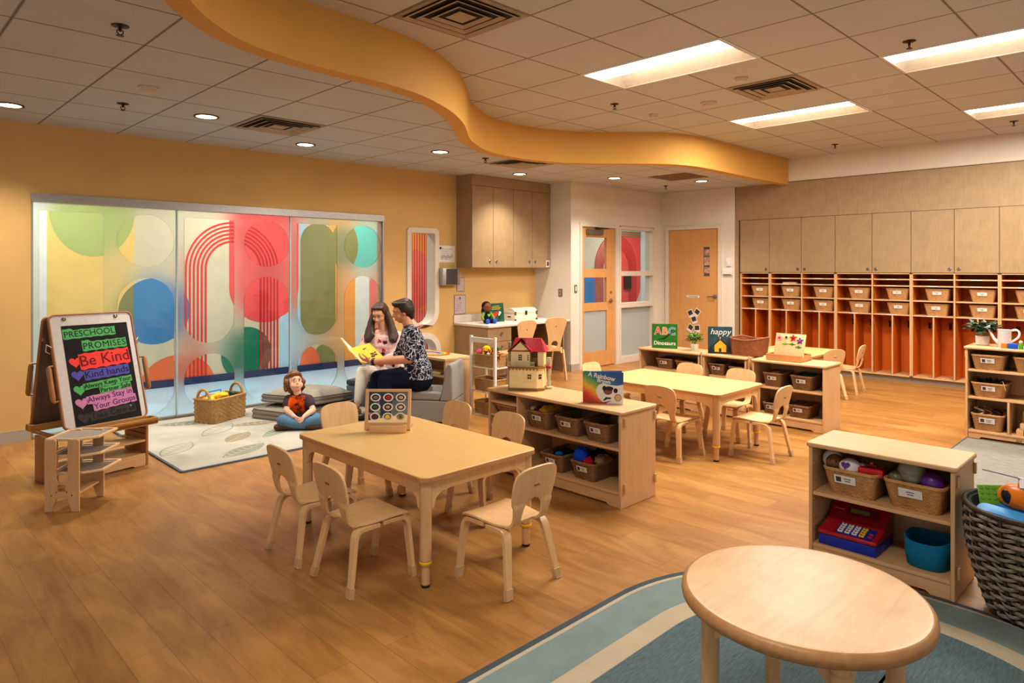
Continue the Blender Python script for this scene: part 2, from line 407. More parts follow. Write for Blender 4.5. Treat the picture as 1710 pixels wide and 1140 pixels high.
# return wall, door wall, far wall, cubby wall
struct('wall_return', MB().bb((XR, YD + 0.1395, 0), (XR + 0.14, YA + 0.16, ZL + .02)), WALLW, smooth=0)
MD = frame((0, YD, 0), (1, 0, 0), (0, 0, 1))
D1 = (7.70, 8.62, 2.155); SL = (8.70, 9.56, 2.13)
mb = MB(); mb.poly([(XR, 0), (D1[0], 0), (D1[0], D1[2]), (D1[1], D1[2]), (D1[1], 0.0), (8.66, 0.0), (8.66, 2.155), (9.62, 2.155), (9.62, 0), (XB + .1, 0), (XB + .1, ZL + .02), (XR, ZL + .02)], t=0.14, M=MD @ T(0, 0, -0.14))
struct('wall_back', mb, WALLW, smooth=0)
MB2 = frame((XB - 0.02, 0, 0), (0, -1, 0), (0, 0, 1))   # local x = -y, faces -X
D2 = (5.31, 6.30, 2.165)
mb = MB(); mb.poly([(-YD, 0), (-D2[1], 0), (-D2[1], D2[2]), (-D2[0], D2[2]), (-D2[0], 0), (-5.085, 0), (-5.085, ZL + .02), (-YD, ZL + .02)], t=0.12, M=MB2 @ T(0, 0, -0.12)); struct('wall_far', mb, WALLW, smooth=0)
struct('wall_right', MB().bb((XB, -4, 2.75), (XB + .12, 5.085, ZU + .02)), WALLW, smooth=0)
struct('wall_recess', MB().bb((XB + 0.42, -4, 0), (XB + .5, 5.085, 2.75)), WALLW, smooth=0)
# baseboards
struct('baseboard_left', MB().bb((-3, YA - .012, 0), (GX0 - .01, YA - .0005, 0.10)), GREYB)
struct('baseboard_left.001', MB().bb((GX1 + .06, YA - .012, 0), (5.93, YA - .0005, 0.10)), GREYB)
struct('baseboard_return', MB().bb((XR - .012, YD - .01, 0), (XR - .0005, 6.44, 0.10)), GREYB)
struct('baseboard_back', MB().bb((XR - .012, YD - .012, 0), (D1[0] - .03, YD - .0005, 0.10)), GREYB)
struct('baseboard_right', MB().bb((XB + .06, -4, 0), (XB + .09, 5.06, 0.085)), GREYB)
# glass partition frame
o = thing('window_3', 'wide floor to ceiling glass partition with frosted film of rounded cut-outs', 'glass partition', (0, 0, 0)); o['kind'] = 'structure'
mb = MB().bb((GX0, YA - .012, GZ1 - .075), (GX1, YA + .12, GZ1 - .001)); mb.build('head_track', ALU, o)
mb = MB().bb((GX0 + .001, YA + .01, 0.001), (GX1 - .001, YA + .10, 0.018)); mb.build('floor_track', ALU, o)
for x in (GX0 + .008, GX1 - .009): MB().bb((x - .007, YA + .0, 0.02), (x + .008, YA + .10, GZ1 - .076)).build('jamb_channel', ALU, o)
PANX = [1.187, 2.367, 3.562, 4.772]
for x in PANX[1:3]:
    MB().bb((x - .006, YA + .006, 0.02), (x + .006, YA + .03, GZ1 - .08)).build('glass_edge', plain('glass_edge_green', (170, 190, 190), 0.2), o)
# frosted film with clear cut-outs, one film per glass panel; local x = world x, y = world z
FROST = frosted('frosted_film', (252, 253, 252), 0.33, 0.05)
MG = frame((0, YA + 0.02, 0), (1, 0, 0), (0, 0, 1))
for k in range(3):
    x0, x1 = PANX[k] + .002, PANX[k + 1] - .002
    g = MB(); g.poly([(x0, .02), (x1, .02), (x1, GZ1 - .078), (x0, GZ1 - .078)], t=0.002, M=MG @ T(0, 0, 0.004)); pane = g.build('pane', glass('clear_glass'), o, smooth=0)
    A = 1.232 + 1.21 * k; B = 1.842 + 1.205 * k
    cuts = [rrect(A, .722, A + .50, 1.99, [.249, .249, .004, .004], 14), rrect(A, .06, A + .505, .612, .25, 12), circ(B + .253, 1.75, .252, n=44), rrect(B, .055, B + .505, 1.392, .25, 12)]
    f = MB(); f.poly([(x0, .02), (x1, .02), (x1, GZ1 - .078), (x0, GZ1 - .078)], cuts, t=0.008, M=MG @ T(0, 0, -.012)); f.build('frosted_film', FROST, pane, smooth=0)
# corridor beyond the glass -------------------------------------
CORF = plain('corridor_floor_pale_blue', (176, 206, 226), 0.35, scale=2, var=0.05)
struct('floor.001', MB().bb((-3, YA + .12, -.1), (15, YC, 0)), CORF, smooth=0)
struct('floor.002', MB().bb((XR + .14, YD - .0, -.1), (15, YA + .12, -0.0005)), CORF, smooth=0)
struct('ceiling.002', MB().bb((-3, YA + .16, 2.76), (15, YC, 2.84)), plain('corridor_ceiling', (226, 222, 216), 0.8), smooth=0)
struct('ceiling.003', MB().bb((XR + .14, YD + .14, 2.761), (15, YA + .16, 2.84)), plain('corridor_ceiling', (226, 222, 216), 0.8), smooth=0)
def dep(c, v=.05): return plain('mural_%d_%d_%d' % c, c, 0.7, scale=4, var=v)
CREAM, YELW, LGRN, OLIV, BLU, SALM, STR, DRED, REDM, TEAL, LBLU, ORNG, AQUA, PINK, NAVY, WHT, GRN2 = [dep(c) for c in ((214, 200, 174), (234, 198, 118), (174, 184, 112), (140, 134, 84), (74, 134, 186), (236, 118, 74), (222, 52, 44), (196, 34, 38), (240, 84, 82), (28, 122, 92), (176, 206, 224), (244, 164, 84), (110, 192, 180), (240, 128, 120), (38, 52, 92), (228, 228, 222), (60, 150, 84))]
MM = [CREAM, YELW, LGRN, OLIV, BLU, SALM, STR, DRED, REDM, TEAL, LBLU, ORNG, AQUA, PINK, NAVY, WHT, GRN2]
mu = MB(); MC = frame((0, YC, 0), (1, 0, 0), (0, 0, 1)); LAY = [0]
def paint(m, pts):
    LAY[0] += 1; mu.mi = MM.index(m)
    # clip to the wall between floor and ceiling
    q = [(x, min(2.75, max(0.0, z))) for x, z in pts]
    mu.poly(q, M=MC @ T(0, 0, 0.0002 * LAY[0]))
def band(c, ro, ri, a0, a1, n=28): return circ(*c, ro, n=n, a0=a0, a1=a1) + circ(*c, ri, n=n, a0=a1, a1=a0)
paint(CREAM, [(-3, 0), (13.16, 0), (13.16, 2.75), (-3, 2.75)])
paint(WHT, [(13.16, 0), (15, 0), (15, 2.75), (13.16, 2.75)])
paint(LBLU, [(0.2, 0), (1.62, 0), (1.62, 2.3), (0.2, 2.3)]); paint(WHT, [(1.45, .0), (1.645, 0), (1.645, 2.2), (1.45, 2.2)])
paint(YELW, [(1.647, 0), (2.536, 0), (2.536, 2.75), (1.647, 2.75)])
paint(LGRN, circ(2.10, 2.16, .44, .54)[0:41]); paint(LGRN, [(2.2, 2.1), (2.536, 2.1), (2.536, 2.5), (2.2, 2.5)]) if 0 else None
gb = circ(2.77, .956, .41, n=60); paint(BLU, gb)
paint(OLIV, [p for p in gb if p[0] <= 2.536] + [])
paint(SALM, circ(3.04, -.02, .46, .415, a0=0, a1=180))
# red pill, then the striped arch (dark on the pill, red on the cream)
pill = rrect(3.683, .741, 4.676, 2.75, [.49, .49, 0, 0], 12); paint(REDM, pill)
paint(LBLU, [(4.395, 0), (4.728, 0), (4.728, .93), (4.55, .87), (4.395, .80)])
paint(TEAL, circ(3.92, .33, .345, .362))
paint(LBLU, [(4.69, 0.3), (4.79, .3), (4.79, 2.2), (4.69, 2.2)])
cx, cz, ro, ri = 3.745, 1.48, .625, .355; n = 6; w = (ro - ri) / (2 * n - 1)
for i in range(n):
    a = ro - 2 * i * w; b = a - w
    paint(STR, band((cx, cz), a, b, 95.5, 180)); paint(STR, [(cx - a, 0), (cx - b, 0), (cx - b, cz), (cx - a, cz)])
    paint(DRED, band((cx, cz), a, b, 0, 95.5)); paint(DRED, [(cx + b, 0), (cx + a, 0), (cx + a, cz), (cx + b, cz)])
paint(ORNG, [(5.16, 0), (5.6, 0), (5.6, 2.3), (5.16, 2.3)])
paint(OLIV, rrect(4.704, .505, 5.264, 2.148, .279, 12))
paint(OLIV, circ(5.08, .10, .185, .275)); paint(SALM, circ(4.85, .08, .155, .27))
paint(WHT, [(5.6, 0), (5.85, 0), (5.85, 1.6), (5.6, 1.6)]); paint(PINK, rrect(5.85, 0, 6.36, 1.42, [0, 0, .2, .2], 8))
aq = circ(5.73, 1.82, .34, n=60); paint(AQUA, aq); paint(OLIV, [p for p in circ(5.42, 1.83, .23, .36, n=50) if p[0] >= 5.2])
# seen through the oval window and the door
paint(ORNG, [(6.42, 0), (7.6, 0), (7.6, 2.5), (6.42, 2.5)]); paint(PINK, circ(6.74, 1.30, .32, .5)); paint(PINK, circ(6.8, .35, .4, .45))
for i in range(8): paint(STR, [(6.60 + .052 * i, .1), (6.62 + .052 * i, .1), (6.62 + .052 * i, 2.3), (6.60 + .052 * i, 2.3)])
paint(BLU, rrect(10.6, .2, 11.46, 1.32, [0, 0, 0, .3], 8)); paint(REDM, rrect(12.02, .62, 13.12, 2.32, [.1, .5, 0, 0], 10))
cx, cz = 12.2, 1.47
for i in range(7):
    a = .76 - .046 * i; b = a - .024
    paint(STR, band((cx, cz), a, b, 75, 180)); paint(STR, [(cx - a, 0), (cx - b, 0), (cx - b, cz), (cx - a, cz)])
    paint(DRED, band((cx, cz), a, b, 0, 75)); paint(DRED, [(cx + b, .6), (cx + a, .6), (cx + a, cz), (cx + b, cz)])
for i in range(4): paint(GRN2, [(12.1, 2.20 + .05 * i), (13.14, 2.20 + .05 * i), (13.14, 2.222 + .05 * i), (12.1, 2.222 + .05 * i)])
paint(NAVY, [(-3, 0), (13.16, 0), (13.16, .095), (-3, .095)])
w_ = struct('wall_corridor', mu, MM, smooth=0, recalc=False); w_['label'] = 'corridor wall with a mural of bold rounded colour shapes'
struct('wall_corridor_end', MB().bb((14.99, YD, 0), (15.05, YC, 2.76)), dep((228, 228, 222)), smooth=0)
bxk = MB().bb((12.46, YC - .05, 1.02), (12.72, YC - .0265, 1.36)).build('notice_panel', BLACK); tag(bxk, 'black square panel on red corridor mural behind sidelight', 'panel')
# ---------------------------------------------------------------- doors in the back corner
def door_frame(M, x0, x1, zt, name, par, w=.05):
    mb = MB(M); mb.box(((x0 - w / 2 + .0), zt / 2, 0), (w, zt, .17)); mb.box(((x1 + w / 2), zt / 2, 0), (w, zt, .17)); mb.box(((x0 + x1) / 2, zt + w / 2, 0), (x1 - x0 + 2 * w, w, .17)); return mb.build(name, TRIM, par, smooth=0)
d = thing('door_1', 'maple door with two clear panes and a frosted lower pane', 'door'); d['kind'] = 'structure'
MDd = MD @ T(0, 0, -.06)
door_frame(MD @ T(0, 0, -.07), 7.74, 8.56, 2.105, 'door_frame', d)
gx0, gx1 = 7.815, 8.36
mb = MB(); mb.poly([(7.745, .012), (8.555, .012), (8.555, 2.10), (7.745, 2.10)], [[(gx0, .24), (gx1, .24), (gx1, .85), (gx0, .85)], [(gx0, .97), (gx1, .97), (gx1, 1.35), (gx0, 1.35)], [(gx0, 1.48), (gx1, 1.48), (gx1, 1.955), (gx0, 1.955)]], t=.045, M=MDd); leaf = mb.build('door_leaf', DOORW, d, smooth=0)
MB(MDd).box(((gx0 + gx1) / 2, 1.16, .02), (gx1 - gx0, .379, .006)).build('pane', glass('clear_glass'), leaf); MB(MDd).box(((gx0 + gx1) / 2, 1.7175, .02), (gx1 - gx0, .474, .006)).build('pane', glass('clear_glass'), leaf)
MB(MDd).box(((gx0 + gx1) / 2, .545, .02), (gx1 - gx0, .609, .008)).build('frosted_pane', frosted('frosted_pane', (225, 228, 226), .5, .75), leaf)
hm = MB(MDd); hm.lathe([(.032, 0), (.032, .012), (.02, .016)], (8.46, .99, .045), 16); hm.cyl((8.46, .99, .05), (8.46, .99, .085), .01); hm.tube([(8.46, .99, .085), (8.43, .988, .088), (8.36, .985, .085)], .009); hm.lathe([(.017, 0), (.017, .01)], (8.46, 1.12, .045), 12); hm.build('door_handle', METAL, leaf)
MB(MDd).box((8.03, 2.03, .075), (.36, .075, .055), bev=.006).build('door_closer', METAL, leaf)
cl = MB(MDd); cl.tube([(8.05, 2.075, .08), (8.3, 2.085, .15), (8.05, 2.10, .07)], .009, 6); cl.build('closer_arm', plain('dark_steel', (70, 62, 55), .4, .8), leaf)
s_ = thing('window_4', 'white framed sidelight beside the glazed door', 'sidelight window'); s_['kind'] = 'structure'
mb = MB(MD @ T(0, 0, -.07)); 
for x in (8.683, 9.597): mb.box((x, 1.07, 0), (.045, 2.14, .15))
for z, h in ((.05, .10), (.905, .075), (1.405, .075), (2.125, .05)): mb.box((9.14, z, 0), (.868, h, .149))
mb.build('window_frame', TRIM, s_, smooth=0)  # the weaker lamp belongs to the added, unseen panel
ms = MD @ T(0, 0, -.07)
for z0, z1 in ((.943, 1.367), (1.443, 2.099)): MB(ms).box((9.14, (z0 + z1) / 2, 0), (.868, z1 - z0, .008)).build('pane', glass('clear_glass'), s_)
MB(ms).box((9.14, .4835, 0), (.868, .766, .01)).build('frosted_pane', frosted('frosted_pane', (225, 228, 226), .5, .75), s_)
d = thing('door_2', 'solid maple door with narrow vision pane and lever handle', 'door'); d['kind'] = 'structure'
M2 = MB2 @ T(0, 0, -.055)
door_frame(M2, -6.26, -5.35, 2.12, 'door_frame', d)
mb = MB(); mb.poly([(-6.255, .012), (-5.355, .012), (-5.355, 2.115), (-6.255, 2.115)], [[(-5.625, 1.36), (-5.515, 1.36), (-5.515, 1.83), (-5.625, 1.83)]], t=.045, M=M2); leaf = mb.build('door_leaf', DOORW, d, smooth=0)
MB(M2).box((-5.57, 1.595, .02), (.109, .469, .006)).build('vision_pane', plain('vision_dark', (96, 84, 92), .15, var=.4, scale=12), leaf)
pv = MB(M2)
for z, h in ((1.46, .1), (1.6, .13), (1.74, .1)): pv.box((-5.57, z, .027), (.09, h, .003))
pv.build('pane_picture', plain('pane_picture_mix', (190, 150, 130), .5, var=.5, scale=25), leaf)
hm = MB(M2); hm.lathe([(.034, 0), (.034, .012), (.02, .018)], (-5.42, 1.04, .045), 16); hm.cyl((-5.42, 1.04, .05), (-5.42, 1.04, .09), .011); hm.tube([(-5.42, 1.04, .09), (-5.46, 1.04, .092), (-5.53, 1.035, .088)], .01); hm.build('door_handle', METAL, leaf)
pl = MB(M2).box((-5.81, 1.03, .049), (.23, .036, .006)).build('name_plate', PAPER, leaf); MB(M2).box((-5.81, 1.03, .0525), (.17, .008, .001)).build('plate_lettering', INK, pl)
def photo(x, z, r, lbl):
    M = M2 @ T(x, z, .0465) @ R('Z', r); q = MB(M).box((0, 0, 0), (.10, .12, .002)).build('instant_photo', PAPER); tag(q, lbl, 'photograph', 'instant photographs on the maple door')
    MB(M).box((0, .012, .0014), (.078, .072, .001)).build('picture', plain('photo_dark', (66, 58, 56), .4, var=.7, scale=40), q)
for a in ((-5.855, .755, 25, 'white bordered photograph at upper left of the cluster on the solid door'), (-5.74, .775, -35, 'white bordered photograph at upper right of the cluster on the solid door'), (-5.79, .655, 20, 'single tilted photograph in the middle of the cluster on the solid door'), (-5.86, .52, -30, 'white bordered photograph at lower left of the cluster on the solid door'), (-5.735, .515, 5, 'white bordered photograph at lower right of the cluster on the solid door'), (-5.795, .40, 12, 'lowest photograph of the cluster on the solid door')): photo(*a)
# wall fittings near the doors
t_ = MB(MB2).box((-5.18, 1.585, .012), (.075, .13, .022), bev=.005).build('wall_sensor', WHITE); tag(t_, 'upright white wall sensor above thermostat beside solid door', 'sensor')
t_ = MB(MB2).box((-5.19, 1.43, .0151), (.16, .105, .03), bev=.006).build('thermostat', WHITE); tag(t_, 'wide white thermostat with grey lower bar beside solid door', 'thermostat')
MB(MB2).box((-5.19, 1.39, .0315), (.13, .012, .002)).build('dial_slot', INK, t_)
t_ = MB(MD).box((7.60, 1.19, .004), (.055, .115, .008)).build('light_switch', plain('switch_plate', (120, 108, 92), .5)); tag(t_, 'bronze light switch with white rocker left of glazed door', 'light switch')
MB(MD).box((7.60, 1.19, .009), (.024, .062, .006)).build('rocker', PAPER, t_)
MRt = frame((XR, 0, 0), (0, -1, 0), (0, 0, 1))
t_ = MB(MRt).box((-6.60, 1.13, .004), (.075, .115, .008)).build('wall_outlet', plain('switch_plate', (120, 108, 92), .5)); tag(t_, 'bronze wall outlet above white counter near wall cabinets', 'outlet')
for z in (1.105, 1.155): MB(MRt).box((-6.60, z, .0085), (.034, .028, .003)).build('socket', plain('socket_beige', (160, 148, 130), .5), t_)
# ================================================================ things on the ceiling
LGT = emit('troffer_light', (255, 244, 226), 7.0); LGD = emit('downlight_glow', (255, 240, 214), 9.0)
TRF = plain('troffer_white', (222, 214, 204), 0.5)
TL = ['large ceiling light panel nearest the yellow soffit', 'ceiling light panel farther back beside the ceiling vent', 'large ceiling light panel at upper right corner', 'small distant ceiling light panel at right edge', 'added ceiling light panel overhead, out of view, to brighten the front table']
for (tx, ty, tl), lb in zip(TROF, TL):
    o = thing('ceiling_light', lb, 'ceiling light', (tx + .31, ty + tl / 2, ZU), group='recessed light panels')
    h = tl / 2 - .004; w = .306
    mb = MB(); mb.poly([(-w, -h), (w, -h), (w, h), (-w, h)], [[(-w + .02, -h + .02), (w - .02, -h + .02), (w - .02, h - .02), (-w + .02, h - .02)]], t=.012, M=T(0, 0, -.006)); mb.build('light_frame', TRF, o, smooth=0)
    mb = MB(); mb.loft([[(-w + .02, -h + .02, 0), (w - .02, -h + .02, 0), (w - .02, h - .02, 0), (-w + .02, h - .02, 0)], [(-.14, -h + .09, .13), (.14, -h + .09, .13), (.14, h - .09, .13), (-.14, h - .09, .13)]], True, False, True); mb.build('reflector', TRF, o, smooth=0)
    mb = MB(); mb.loft([[(-w + .03, -h + .03, .012), (-.02, -h + .03, .012), (-.02, h - .03, .012), (-w + .03, h - .03, .012)], [(-w + .04, -h + .05, .05), (-.05, -h + .05, .05), (-.05, h - .05, .05), (-w + .04, h - .05, .05)]][::-1]); mb.build('diffuser', LGT, o, smooth=0)
DL = [(0.92, 6.44, 'round recessed downlight at far left edge'), (2.15, 5.78, 'round recessed downlight left of the ceiling vent'), (3.35, 6.38, 'round recessed downlight just right of left ceiling vent'), (4.59, 5.76, 'round recessed downlight above the reading women near soffit tip'), (6.41, 6.36, 'round recessed downlight in front of wall cabinets'), (7.64, 5.73, 'round recessed downlight near the glazed door'), (8.79, 5.05, 'round recessed downlight nearest the solid door')]
first = None
for x, y, lb in DL:
    if first is None:
        o = first = thing('downlight', lb, 'downlight', (x, y, ZL), group='round recessed downlights')
        mb = MB(); mb.poly(circ(0, 0, .098, n=32), [circ(0, 0, .08, n=32)], t=.008, M=T(0, 0, -.008)); mb.build('trim_ring', plain('dark_ring', (96, 74, 58), .5), o)
        MB().lathe([(.08, -.001), (.0801, -.004), (.04, -.005)], seg=32).build('lens', LGD, o)
    else: dup(first, (x, y, ZL), None, lb)
def vent(x, y, z, lb, s=.3):
    o = thing('ceiling_vent', lb, 'air vent', (x, y, z), group='ceiling air vents')
    mb = MB(); sq = lambda a: [(-a, -a), (a, -a), (a, a), (-a, a)]
    mb.poly(sq(s), [sq(s - .035)], t=.006, M=T(0, 0, -.007)); mb.build('vent_frame', plain('vent_paint', (176, 158, 138), .6), o, smooth=0)
    MB().box((0, 0, -.0022), (2 * s - .05, 2 * s - .05, .003)).build('vent_backing', plain('vent_dark', (52, 44, 38), .8), o)
    for i, a in enumerate((s - .06, s - .125, s - .19)):
        mb = MB(); mb.loft([[(x_, y_, -.005) for x_, y_ in sq(a)], [(x_ * 1.0, y_ * 1.0, -.018) for x_, y_ in sq(a + .028)], [(x_, y_, -.021) for x_, y_ in sq(a + .028)], [(x_, y_, -.009) for x_, y_ in sq(a - .004)]], True, False, False); mb.build('louvre', plain('vent_paint', (176, 158, 138), .6), o, smooth=0)
    MB().box((0, 0, -.012), (2 * s - .46, 2 * s - .46, .004)).build('vent_core', plain('vent_paint', (176, 158, 138), .6), o)
vent(2.745, 5.715, ZL, 'square ceiling vent above the frosted glass wall'); vent(5.77, 5.69, ZL, 'square ceiling vent behind the curved soffit by wall cabinets')
vent(5.89, 2.66, ZU, 'square ceiling vent between two light panels'); vent(2.79, 3.29, ZU, 'ceiling vent cut off by the top edge of the picture')
o = MB().box((8.16, 5.04, ZL - .003), (.58, .59, .005)).build('return_grille', plain('grille_brown', (122, 100, 82), .8)); tag(o, 'flat brown return air grille in ceiling near doors', 'air grille')
SP = [(1.03, 3.94, ZL, 'large dark sprinkler head at upper left ceiling'), (1.53, 5.78, ZL, 'dark sprinkler head near left wall below smoke detector'), (5.23, 5.74, ZL, 'dark sprinkler head between soffit tip and vent'), (8.91, 5.72, ZL, 'dark sprinkler head in the corner above the doors'), (5.35, 1.45, ZU, 'dark sprinkler head in front of upper right light panel'), (5.35, 4.01, ZU, 'dark sprinkler head over the middle of the soffit curve'), (9.1, 3.32, ZU, 'dark sprinkler head nearest the cubby wall header'), (9.06, 1.44, ZU, 'dark sprinkler head at far right edge below light panel')]
first = None
BRZ = plain('dark_bronze', (64, 40, 32), .4, .6)
for x, y, z, lb in SP:
    if first is None:
        o = first = thing('sprinkler_head', lb, 'sprinkler', (x, y, z), group='ceiling sprinkler heads')
        MB().lathe([(.042, -.0005), (.042, -.004), (.02, -.01)], seg=20).build('escutcheon', BRZ, o)
        mb = MB(); mb.cyl((0, 0, -.008), (0, 0, -.03), .008); mb.tube([(-.012, 0, -.022), (-.016, 0, -.036), (0, 0, -.05)], .003, 6); mb.tube([(.012, 0, -.022), (.016, 0, -.036), (0, 0, -.05)], .003, 6); mb.build('nozzle', BRZ, o)
        MB().lathe([(.018, -.05), (.02, -.053), (.005, -.054)], seg=14).build('deflector', BRZ, o)
    else: dup(first, (x, y, z), None, lb)
for x, y, z, r, lb in ((1.52, 5.14, ZL, .065, 'white smoke detector on the left ceiling'), (5.95, 3.34, ZU, .075, 'white slotted smoke detector near the second light panel'), (5.38, 2.72, ZU, .055, 'small white detector between light panel and vent'), (6.0, 4.0, ZU, .05, 'small white detector above the soffit')):
    o = MB().lathe([(r, -.0005), (r, -.012), (r * .8, -.016), (r * .7, -.034), (r * .3, -.042), (.004, -.042)], (x, y, z), 24).build('smoke_detector', plain('detector_white', (206, 190, 172), .5)); tag(o, lb, 'smoke detector', 'ceiling smoke detectors')
    MB().box((x - r * .2, y - r * .55, z - .032), (.022, .006, .004), bev=0).build('sensor_slot', INK, o)
# ================================================================ basket builder (used everywhere)
def basket(name, label, cat, loc, rz, L, W, H, mat, group=None, taper=.8, per=80, rows=14, rim=.009, card=None, cardside=-1, dip=0.0, cardw=.09, amp=None):
    """L along local x (front face looks to local -y), W along local y"""
    o = thing(name, label, cat, loc, rz, group)
    def ringpts(k, ins, z, amp):
        kx, ky = L / 2 * k - ins, W / 2 * k - ins; r = min(kx, ky) * .28
        base = rrect(-kx, -ky, kx, ky, r, 5); out = []
        # resample the outline evenly
        P = [Vector(p) for p in base]; P.append(P[0]); ds = [0]
        for a, b in zip(P, P[1:]): ds.append(ds[-1] + (b - a).length)
        j = 0
        for i in range(per):
            d = ds[-1] * i / per
            while ds[j + 1] < d: j += 1
            q = P[j].lerp(P[j + 1], (d - ds[j]) / max(1e-9, ds[j + 1] - ds[j])); n = (P[j + 1] - P[j]).normalized()
            s = amp * (1 if (i // 2) % 2 else -1)
            out.append((q.x + n.y * s, q.y - n.x * s, z + dip * -1 * (z / H) ** 4 * (1 - min(1, abs(q.x) / kx) ** 2 if kx else 0)))
        return out
    rings = []
    for i in range(rows + 1):
        f = i / rows; k = taper + (1 - taper) * f
        rings.append(ringpts(k, 0, H * f, (amp or (.0030 if rows > 8 else .002)) * (1 if i % 2 else -1)))
    th = .007
    for i in range(3):
        f = 1 - i / 2; k = taper + (1 - taper) * f; rings.append(ringpts(k, th, max(H * f, .006), 0))
    mb = MB(); mb.loft(rings, True, True, True); mb.build('basket_body', mat, o, smooth=50)
    rp = ringpts(1, .002, H, 0)[::2]
    MB().tube(rp, rim, 6, closed=True).build('rim', mat, o)
    if card:
        yk = -(W / 2) * (taper + (1 - taper) * .66) - .006
        tilt = math.degrees(math.atan2((W / 2) * (1 - taper), H))
        M = T(card[0], yk, H * .66) @ R('X', 90) @ R('X', tilt * -0)
        M = T(card[0], yk, H * .66) @ R('X', 90 + tilt)
        c = MB(M).box((0, 0, 0), (cardw, cardw * .42, .0016)).build('label_card', PAPER, o)
        MB(M).box((-cardw * .29, 0, .0012), (cardw * .24, cardw * .26, .001)).build('picture_square', INK, c) if card[1] else None
        q = MB(M)
        for i, wd in enumerate((.34, .26)): q.box((cardw * (.12 if card[1] else 0), cardw * (.06 - .12 * i), .0012), (cardw * wd, cardw * .045, .001))
        q.build('card_lettering', plain('card_ink', (120, 112, 108), .8), c)
    return o
# ================================================================ cubby wall along the right
YE = [5.0, 4.535, 4.062, 3.592, 3.118, 2.651, 2.170, 1.706, 1.235, .765, .29]
HZ, TK = 1.425, .017
struct('trim_2', MB().bb((XB - .002, -.2, 2.225), (XB + .35, 5.075, 2.748)), CABW, smooth=0)['label'] = 'plain wood veneer header panel above the cabinets'
struct('trim_3', MB().bb((XB - .004, 5.025, .0), (XB + .4, 5.083, 2.224)), CABW, smooth=0)
struct('trim_4', MB().bb((XB - .006, -.2, 2.744), (XB + .02, 5.083, 2.752)), plain('brown_reveal', (92, 62, 40), .6), smooth=0)
units = [(0, 1), (1, 3), (3, 5), (5, 7), (7, 9)]
UN = ['left end cubby locker, single column, beside the solid door', 'second cubby locker from the left, two columns', 'middle cubby locker, two columns behind the small back table', 'fourth cubby locker, two columns, clothes hooks in view', 'cubby locker at right edge behind watering can shelf']
CN = ['single door wall cabinet nearest the solid door', 'two door wall cabinet second from the left on cubby wall', 'two door wall cabinet in the middle of the cubby wall', 'two door wall cabinet fourth along the cubby wall', 'wall cabinet at right edge of the cubby wall']
SH = [1.34, 1.255, 1.065, .875]
CARDM = PAPER
HOOK = plain('dark_hook', (52, 30, 20), .4, .5)
